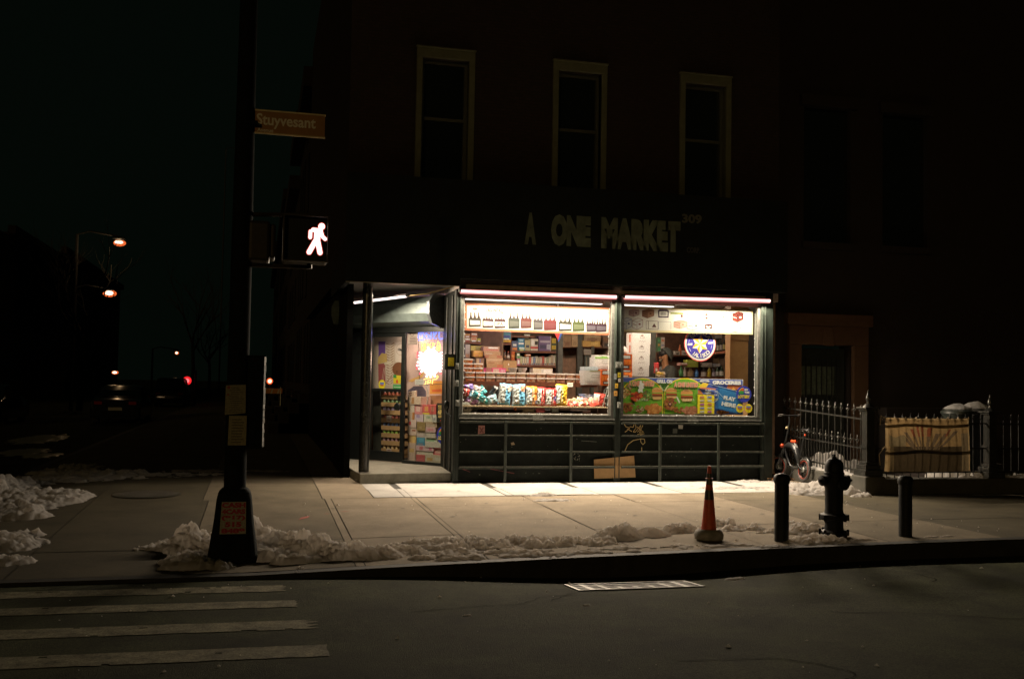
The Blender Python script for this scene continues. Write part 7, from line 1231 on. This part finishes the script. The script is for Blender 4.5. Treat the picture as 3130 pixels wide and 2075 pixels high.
# ------------------------------------------------------------------ folding electric bicycle by the fence
BKx, y0b, y1b = 9.02, .06, -.62; zb_ = .03; WR = .205
bk_ = thing("electric_bicycle", "small black folding electric bicycle with red-rimmed wheels leaning by the fence", "bicycle", (BKx, -.2, zb_))
m_tyre = M("tyre_rubber", (.035, .033, .03), .75, var=.3); m_rim = M("red_rim_tape", (.20, .03, .016), .45); m_bk = M("bike_black", (.02, .021, .022), .28, .3, var=.2, spec=.6); m_red = M("red_orange_plastic", (.55, .065, .018), .35)
LEAN = .10
def bp(u, v, w=0.):       # u along the bike from the far wheel, v up, w sideways
    y = y0b + (y1b - y0b) * u; return V((BKx + .11 * u + w + v * LEAN, y, zb_ + v))
def wheel(u, ang):
    c = bp(u, WR); ax = V((math.cos(ang), math.sin(ang), -LEAN)).normalized(); a = ax.cross(V((0, 0, 1))).normalized(); b = ax.cross(a); N = 36
    ringp = lambda r, o=0: [c + ax * o + (a * math.cos(6.2832 * k / N) + b * math.sin(6.2832 * k / N)) * r for k in range(N + 1)]
    w = MB().tube(ringp(WR - .024), .024, 10, False).build("wheel", m_tyre, bk_, smooth=True)
    mb = MB(); mb.tube(ringp(WR - .052, .012), .007, 6, False); mb.tube(ringp(WR - .052, -.012), .007, 6, False); mb.build("rim_stripe", m_rim, w, smooth=True)
    mb = MB()
    for k in range(5): t = 6.2832 * k / 5; mb.tube([c, c + (a * math.cos(t) + b * math.sin(t)) * (WR - .05)], .010, 6)
    mb.build("spokes", m_bk, w); mb = MB(); mb.lathe([(.03, -.03), (.045, -.02), (.045, .02), (.03, .03)], c, 16, ax); mb.lathe([(.006, -.055), (.006, .055)], c, 8, ax); mb.build("hub", m_alu, w, smooth=True); mb = MB(); mb.lathe([(.07, .026), (.07, .030)], c, 20, ax); mb.build("brake_disc", m_alu, w); return c, ax
wheel(0, .35); wheel(1, .0)
mb = MB(); pts = [bp(.20, .56), bp(.34, .60), bp(.52, .585), bp(.68, .50), bp(.76, .38), bp(.80, .28)]; mb.tube(pts, [.035, .055, .062, .06, .05, .03], 12); mb.build("frame_body", m_bk, bk_, smooth=True)
mb = MB(); mb.tube([bp(.16, .58), bp(.28, .42), bp(.45, .26), bp(.62, .20), bp(.8, .24), bp(1, WR, .05)], .016, 8); mb.tube([bp(.8, .28, -.03), bp(1, WR, -.05)], .014, 8); mb.tube([bp(.72, .44, .03), bp(.98, .27, .045), bp(1, WR, .05)], .011, 8); mb.build("lower_frame", m_bk, bk_, smooth=True)
mb = MB().tube([bp(.52, .648, .0), bp(.60, .60, .0)], [.012, .012], 6); mb.tube([bp(.44, .672), bp(.62, .668)], [.028, .028], 12); mb.build("bottle_pack", m_red, bk_, smooth=True); MB().ball(bp(.17, .585, -.05), .035).build("halo_or_reflector", m_red, bk_, smooth=True)
mb = MB(); mb.tube([bp(.56, .648, .004), bp(.66, .56, .004), bp(.72, .46, .004)], [.022, .024, .02], 8); mb.build("silver_stripe", M("silver_trim", (.5, .5, .5), .3, .7), bk_, smooth=True)
mb = MB(); mb.tube([bp(.16, .62), bp(.06, .32, .03), bp(0, WR, .05)], .013, 8); mb.tube([bp(.16, .62), bp(.06, .32, -.03), bp(0, WR, -.05)], .013, 8); mb.build("fork", m_bk, bk_, smooth=True)
mb = MB(); mb.tube([bp(.16, .58), bp(.24, .80), bp(.28, 1.02)], .016, 8); mb.build("stem", m_bk, bk_, smooth=True); mb = MB(); mb.tube([bp(.28, 1.02), bp(.22, 1.12)], .014, 8); mb.tube([bp(.30, 1.13, -.22), bp(.23, 1.12, -.05), bp(.23, 1.12, .05), bp(.30, 1.13, .22)], .012, 8); mb.build("handlebar", m_bk, bk_, smooth=True)
mb = MB()
for s in (-1, 1): mb.tube([bp(.30, 1.13, .15 * s), bp(.31, 1.131, .235 * s)], .017, 8); mb.tube([bp(.26, 1.115, .12 * s), bp(.2, 1.10, .2 * s)], .005, 6)
mb.build("grips", m_tyre, bk_, smooth=True); MB().ball(bp(.24, .90, -.02), .026).build("headlamp", M("lamp_glass", (.6, .5, .3), .2), bk_, smooth=True)
mb = MB(); mb.tube([bp(.80, .36), bp(.92, .86)], .014, 8); mb.build("seat_post", m_bk, bk_, smooth=True); mb = MB(); q2 = bp(.93, .89); mb.ball(q2, .1, 14, 8, (.55, 1.15, .22)); mb.ball(q2 + V((0, .10, .0)), .05, 10, 6, (.5, 1.3, .28)); mb.build("saddle", m_bk, bk_, smooth=True); MB().ball(bp(.93, .80, .0), .02).build("tail_lamp", m_red, bk_, smooth=True)
def fender(u, a0, a1, nm):
    mb = MB(); c = bp(u, WR); vs = []; N = 14
    for k in range(N + 1):
        a = a0 + (a1 - a0) * k / N
        for w in (-.032, .032): vs.append(c + V((w + LEAN * (WR + .02) * math.sin(a), -(WR + .02) * math.cos(a), (WR + .02) * math.sin(a))))
    o = mb.add(vs, [(2 * k, 2 * k + 1, 2 * k + 3, 2 * k + 2) for k in range(N)]).build(nm, m_bk, bk_, smooth=True); sdm = o.modifiers.new("th", 'SOLIDIFY'); sdm.thickness = .006
fender(1, .35, 2.4, "mudguard"); fender(0, 1.0, 2.6, "mudguard"); mb = MB(); mb.tube([bp(.62, .2, .06), bp(.70, .12, .10)], .01, 6); mb.obox(bp(.70, .11, .14), (.04, 0, 0), (0, .03, 0), (0, 0, .008)); mb.tube([bp(.62, .2, .0), bp(.66, .0, -.12)], .008, 6); mb.build("pedal_and_stand", m_bk, bk_)
# dead leaves blown against the wall foot
mb = MB(); rl = random.Random(12)
for k in range(70):
    x, y = 8.95 + rl.gauss(0, .16), -.12 - abs(rl.gauss(0, .1)); s = rl.uniform(.015, .04); a = rl.random() * 6.28; z = .006 + rl.random() * .05; mb.add([(x + s * math.cos(a), y + s * math.sin(a), z), (x - s * .4 * math.sin(a), y + s * .4 * math.cos(a), z + rl.uniform(-.003, .02)), (x - s * math.cos(a), y - s * math.sin(a), z), (x + s * .4 * math.sin(a), y - s * .4 * math.cos(a), z)], [(0, 1, 2, 3)])
struct(mb.build("dead_leaves", M("dead_leaf", (.22, .11, .045), .8, var=.4, scale=20)), "stuff")

# ------------------------------------------------------------------ the dark avenue on the left
m_far = M("far_brick", (.012, .007, .005), .9); m_fwin = M("far_window", (.006, .007, .007), .7, spec=.1)
def rowhouse(x, y, w, d, h, lab, face):
    t = thing("row_house", lab, "house", (x, y, 0), "dark row houses along the avenue"); mb = MB(); mb.box(x, y, -.2, x + d, y + w, h); mb.build("walls", m_far, t); xf = x + d if face > 0 else x
    mb = MB(); mb.box(xf - .1, y, h - .1, xf + .45 * face, y + w, h + .5) if face > 0 else mb.box(xf - .45, y, h - .1, xf + .1, y + w, h + .5); mb.build("cornice", m_far, t)
    mb = MB()
    for k in range(4): a = xf + face * (.3 + .3 * k); mb.box(min(xf, a), y + w * .1, -.2, max(xf, a), y + w * .34, 1.2 - .3 * k)
    mb.build("stoop", m_far, t); w0 = None
    for fl in range(3):
        for k in range(3):
            yy = y + w * (.14 + .27 * k); zz_ = 1.5 + fl * (h - 1.5) / 3.0
            mb = MB(); a = xf + .03 * face; mb.box(min(xf - .02 * face, a), yy, zz_, max(xf - .02 * face, a), yy + w * .17, zz_ + (h - 1.5) / 3 * .66)
            mb.build("window" if (fl or k) else "door", m_fwin, t)
for i, (y, w, h) in enumerate(((14, 6.3, 11), (20.3, 6, 10.2), (26.3, 6.6, 11.4), (32.9, 6.2, 10.6), (39.1, 12, 13), (51.1, 12, 11), (63.1, 20, 12), (83.1, 40, 13))): rowhouse(-27, y, w, 9, h, f"dark row house across the avenue, {ORDN[i]} from the corner", 1)
for i, (y, w, h) in enumerate(((14, 7, 10.5), (21, 7, 11), (28, 14, 10), (42, 30, 12), (72, 40, 13))): rowhouse(1.5, y, w, 9, h, f"dark row house behind the store on the near side, {ORDN[i]} down the avenue", -1)
# parked cars
m_carp = M("dark_car_paint", (.02, .022, .024), .15, .4, spec=.8, var=.1); m_carg = M("car_glass", (.008, .01, .01), .05, spec=.9, var=.05)
def car(x, y, z, name, lab, L, W_, H_, suv, tail=True):
    t = thing(name, lab, "car", (x, y, z), "cars parked along the avenue"); hw = W_ / 2
    if suv: top = [(0, .55), (.03, .95), (.05, 1.02), (.13, .985 * H_), (.45, H_), (.62, .97 * H_), (.76, 1.06), (.97, .92), (1, .6)]
    else: top = [(0, .55), (.02, .9), (.14, .98), (.30, .97 * H_), (.48, H_), (.60, .96 * H_), (.74, .98), (.97, .80), (1, .55)]
    mb = MB(); vs = []; n = len(top)
    for u, hgt in top:
        up = max(0, min(1, (hgt - .95) / (H_ - .95))); wt = hw * (1 - .2 * up) if hgt > .95 else hw * .96; yy = y + L * u; e = .90 if u in (0, 1) else 1
        for (xx, zz_) in ((-hw * e, .22), (-hw * e, .55), (-hw * .985 * e, min(.93, hgt * .95)), (-wt * .98 * e, hgt * .97), (-wt * .8 * e, hgt), (wt * .8 * e, hgt), (wt * .98 * e, hgt * .97), (hw * .985 * e, min(.93, hgt * .95)), (hw * e, .55), (hw * e, .22)): vs.append((x + xx, yy, z + zz_))
    fs_ = [(i * 10 + k, i * 10 + (k + 1) % 10, (i + 1) * 10 + (k + 1) % 10, (i + 1) * 10 + k) for i in range(n - 1) for k in range(10)] + [tuple(range(10)), tuple(range((n - 1) * 10, n * 10))]
    mb.add(vs, fs_).build("body", m_carp, t, smooth=True)
    mb = MB(); ra, rb = (top[2], top[3]); ya, yb = y + L * ra[0], y + L * rb[0]; mb.add([(x - hw * .74, ya - .01, z + ra[1] + .06), (x + hw * .74, ya - .01, z + ra[1] + .06), (x + hw * .66, yb - .03, z + rb[1] - .05), (x - hw * .66, yb - .03, z + rb[1] - .05)], [(0, 1, 2, 3)]); mb.build("rear_window", m_carg, t)
    for s in (-1, 1): mb = MB(); mb.add([(x + s * hw * .97, y + L * .18, z + .98), (x + s * hw * .97, y + L * .68, z + .98), (x + s * hw * .84, y + L * .58, z + H_ * .93), (x + s * hw * .84, y + L * .24, z + H_ * .93)], [(0, 1, 2, 3)]); mb.build("side_window", m_carg, t)
    for sy in (.18, .82):
        for s in (-1, 1): c = (x + s * hw * .86, y + L * sy, z + .32); w = MB().lathe([(.20, -.1), (.32, -.1), (.33, 0), (.32, .1), (.2, .1)], c, 20, (s, 0, 0)).build("wheel", m_tyre, t, smooth=True); MB().lathe([(.02, .09), (.19, .105), (.19, .08)], c, 12, (s, 0, 0)).build("rim", m_alu, w)
    for s in (-1, 1): MB().box(x + s * hw * .68 - .14, y - .02, z + .72, x + s * hw * .68 + .14, y + .03, z + .84).build("tail_light", M("tail_lens", (.25, .015, .01), .15, spec=.8), t)
    MB().box(x - .25, y - .03, z + .50, x + .25, y + .0, z + .62).build("number_plate", M("plate_grey", (.3, .3, .28), .5), t); MB().box(x - hw * .95, y - .06, z + .30, x + hw * .95, y + .08, z + .46).build("bumper", m_carp, t)
car(-5.25, 24.2, -.17, "parked_car", "dark sedan parked at the avenue kerb with faint red reflections", 4.6, 1.8, 1.46, False); car(-5.2, 47, -.17, "parked_suv", "dark sport utility car parked farther down the avenue kerb", 4.7, 1.9, 1.75, True); car(-9.6, 22, -.17, "parked_car", "dark car at the left edge across the avenue", 4.6, 1.8, 1.45, False)
# lamps, signals and far lights
m_lampE = EM("street_lamp_light", (1.0, .74, .50), 4.0); m_halo = EM("lamp_halo_glow", (1.0, .17, .04), .9); m_lpole = M("lamp_pole", (.03, .03, .028), .6)
def at_px(px, py, y): return fy(px, py, y)
def street_lamp(px, py, y, r, lab, twin=False, name="street_lamp", group="street lamps down the avenue", mat=None, wide=1.5):
    h = at_px(px, py, y); t = thing(name, lab, "street lamp", (h.x - 2.0, y, -.15), group); x0 = h.x - 2.0
    mb = MB(); mb.tube([(x0, y, -.15), (x0, y, h.z * .6), (x0, y, h.z + .3), (x0 + .6, y, h.z + .5), (h.x, y, h.z + .3)], [.1, .09, .07, .05, .05], 8); mb.build("pole", m_lpole, t, smooth=True); MB().ball((h.x, y, h.z + .16 + r * .4), .2, 12, 8, (1.6 * max(1, r * 4), 1, .5)).build("lamp_head", m_lpole, t, smooth=True)
    mb = MB()
    for dx in ((-r * .9, r * .9) if twin else (0,)): mb.ball((h.x + dx, y - .05, h.z), r, 12, 8, (wide, 1, .8))
    mb.build("lamp_lens", mat or m_lampE, t, smooth=True)
    if not mat and y < 60:
        pl = bpy.data.lights.new("light", 'POINT'); pl.energy = 45; pl.color = (1.0, .62, .30); pl.shadow_soft_size = .12; lo = bpy.data.objects.new("light", pl); COL.objects.link(lo); lo.parent = t; lo.location = V((h.x, y - .1, h.z - .35)) - ORG[t.name]
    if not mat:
        mb = MB(); mb.ball((h.x, y + .25, h.z), r * 1.75 * (1.45 if twin else 1), 16, 8, (wide * .95, .12, .8)); mb.build("halo_or_reflector", m_halo, t, smooth=True)  # added glowing disc behind the lens paints an orange halo
street_lamp(*Q(252, 677), 52, .17, "bright amber street lamp hanging low over the avenue"); street_lamp(*Q(275, 560), 38, .085, "double-lobed street lamp higher up over the avenue", True); street_lamp(*Q(265, 860), 88, .13, "small orange street lamp above the parked sedan"); street_lamp(*Q(408, 815), 76, .10, "small pale lamp above the red traffic light", wide=1)
m_dist = EM("distant_lamp_light", (1.0, .80, .55), 6.0, False)
for (x, y) in ((130, 886), (212, 905), (196, 908), (176, 912), (247, 903), (160, 893), (460, 905), (330, 901), (312, 910), (440, 918), (558, 352), (240, 912), (205, 899)): street_lamp(*Q(x, y), 120, .13 if y != 912 else .10, "tiny white lamp glimmering far down the dark avenue", name="distant_lamp", group="tiny far lamps", mat=m_dist, wide=1)
p = at_px(*Q(432, 879), 52); ts = thing("traffic_signal", "red traffic light glowing over the far crossing of the avenue", "traffic signal", (p.x, 52, -.15)); MB().tube([(p.x + .5, 52.2, -.15), (p.x + .5, 52.2, p.z + .7)], .08, 8).build("pole", m_lpole, ts); MB().box(p.x - .2, 52.02, p.z - .85, p.x + .2, 52.3, p.z + .28).build("housing", m_lpole, ts, bevel=.04); MB().lathe([(.28, 0), (.26, .05), (.14, .09), (.01, .1)], (p.x, 52.02, p.z), 20, (0, -1, 0)).build("red_halo", EM("red_halo_light", (1.0, .02, .025), .95), ts, smooth=True); MB().lathe([(.15, .11), (.11, .13), (.01, .14)], (p.x, 52.02, p.z), 18, (0, -1, 0)).build("red_core", EM("red_core_light", (1.0, .16, .17), 1.6), ts, smooth=True)  # outer red disc made oversize to paint a halo round the core
for dz in (-.28, -.56): MB().lathe([(.13, 0), (.12, .03), (.01, .05)], (p.x, 52.02, p.z + dz), 16, (0, -1, 0)).build("unlit_lens", m_fwin, ts)
y = 24; p = at_px(*Q(623, 880), y); bc = thing("road_barricade", "striped road barricade with a glowing amber lamp on the avenue pavement", "barricade", (p.x, y, 0)); a = at_px(*Q(575, 908), y); b = at_px(*Q(652, 897), y)
fr = FY(y); m_bar = VC("barricade_paint", .5, .1); mb = MB().col((.6, .24, .05)).box(a.x, y, a.z, b.x, y + .03, b.z)
for k in range(5): x = a.x + (b.x - a.x) * (k + .2) / 5; mb.col((.6, .55, .45)).poly(fr, [(x, a.z), (x + .06, a.z), (x + .12, b.z), (x + .06, b.z)], .002)
mb.build("board", m_bar, bc, vc=True)
for x in (a.x + .08, b.x - .06): mb = MB(); mb.tube([(x, y + .04, b.z + .05), (x, y - .2, 0)], .02, 6); mb.tube([(x, y + .04, b.z + .05), (x, y + .3, 0)], .02, 6); mb.build("leg", m_alu, bc)
MB().tube([(p.x, y + .02, b.z), (p.x, y + .02, p.z - .08)], .02, 6).build("lamp_stem", m_lpole, bc); MB().lathe([(.125, -.02), (.125, .02), (.07, .05), (.01, .06)], (p.x, y + .02, p.z), 18, (0, -1, 0)).build("amber_halo", EM("amber_halo_light", (1.0, .10, .02), .95), bc, smooth=True); MB().lathe([(.075, .065), (.045, .08), (.005, .085)], (p.x, y + .02, p.z), 16, (0, -1, 0)).build("amber_core", EM("amber_core_light", (1.0, .70, .42), 2.5), bc, smooth=True)  # outer amber disc widened to paint a halo round the core
# bare street trees
def tree(x, y, h, lab, seed):
    t = thing("bare_tree", lab, "tree", (x, y, -.1), "bare street trees on the avenue"); q = random.Random(seed); m_bark = M("bark", (.022, .019, .013), .9, bump=.5, bscale=20)
    MB().tube([(x, y, -.1), (x + .05, y, h * .25), (x - .05, y + .05, h * .45)], [.16, .12, .10], 8).build("trunk", m_bark, t, smooth=True); mb = MB()
    def br(p, d, L, r, n):
        pts = [p]; dd = d.normalized()
        for k in range(3): dd = (dd + V((q.uniform(-.25, .25), q.uniform(-.25, .25), q.uniform(-.05, .2)))).normalized(); pts.append(pts[-1] + dd * L / 3)
        mb.tube(pts, [r, r * .8, r * .65, r * .45], 5, False)
        if n:
            for k in range(3): br(pts[q.choice((1, 2, 3))], dd + V((q.uniform(-.9, .9), q.uniform(-.9, .9), q.uniform(-.1, .6))), L * .66, r * .5, n - 1)
    for k in range(5): br(V((x - .05, y + .05, h * (.36 + .02 * k))), V((q.uniform(-1, 1), q.uniform(-1, 1), 1.1)), h * .34, .07, 3)
    mb.build("branches", m_bark, t, smooth=True)
tree(-8.5, 36.5, 8.5, "bare tree near the double-lobed street lamp", 3); tree(-4.4, 78, 8, "bare kerbside tree beyond the parked sedan", 8); tree(-4.6, 58, 9, "bare kerbside tree far down the avenue", 5)
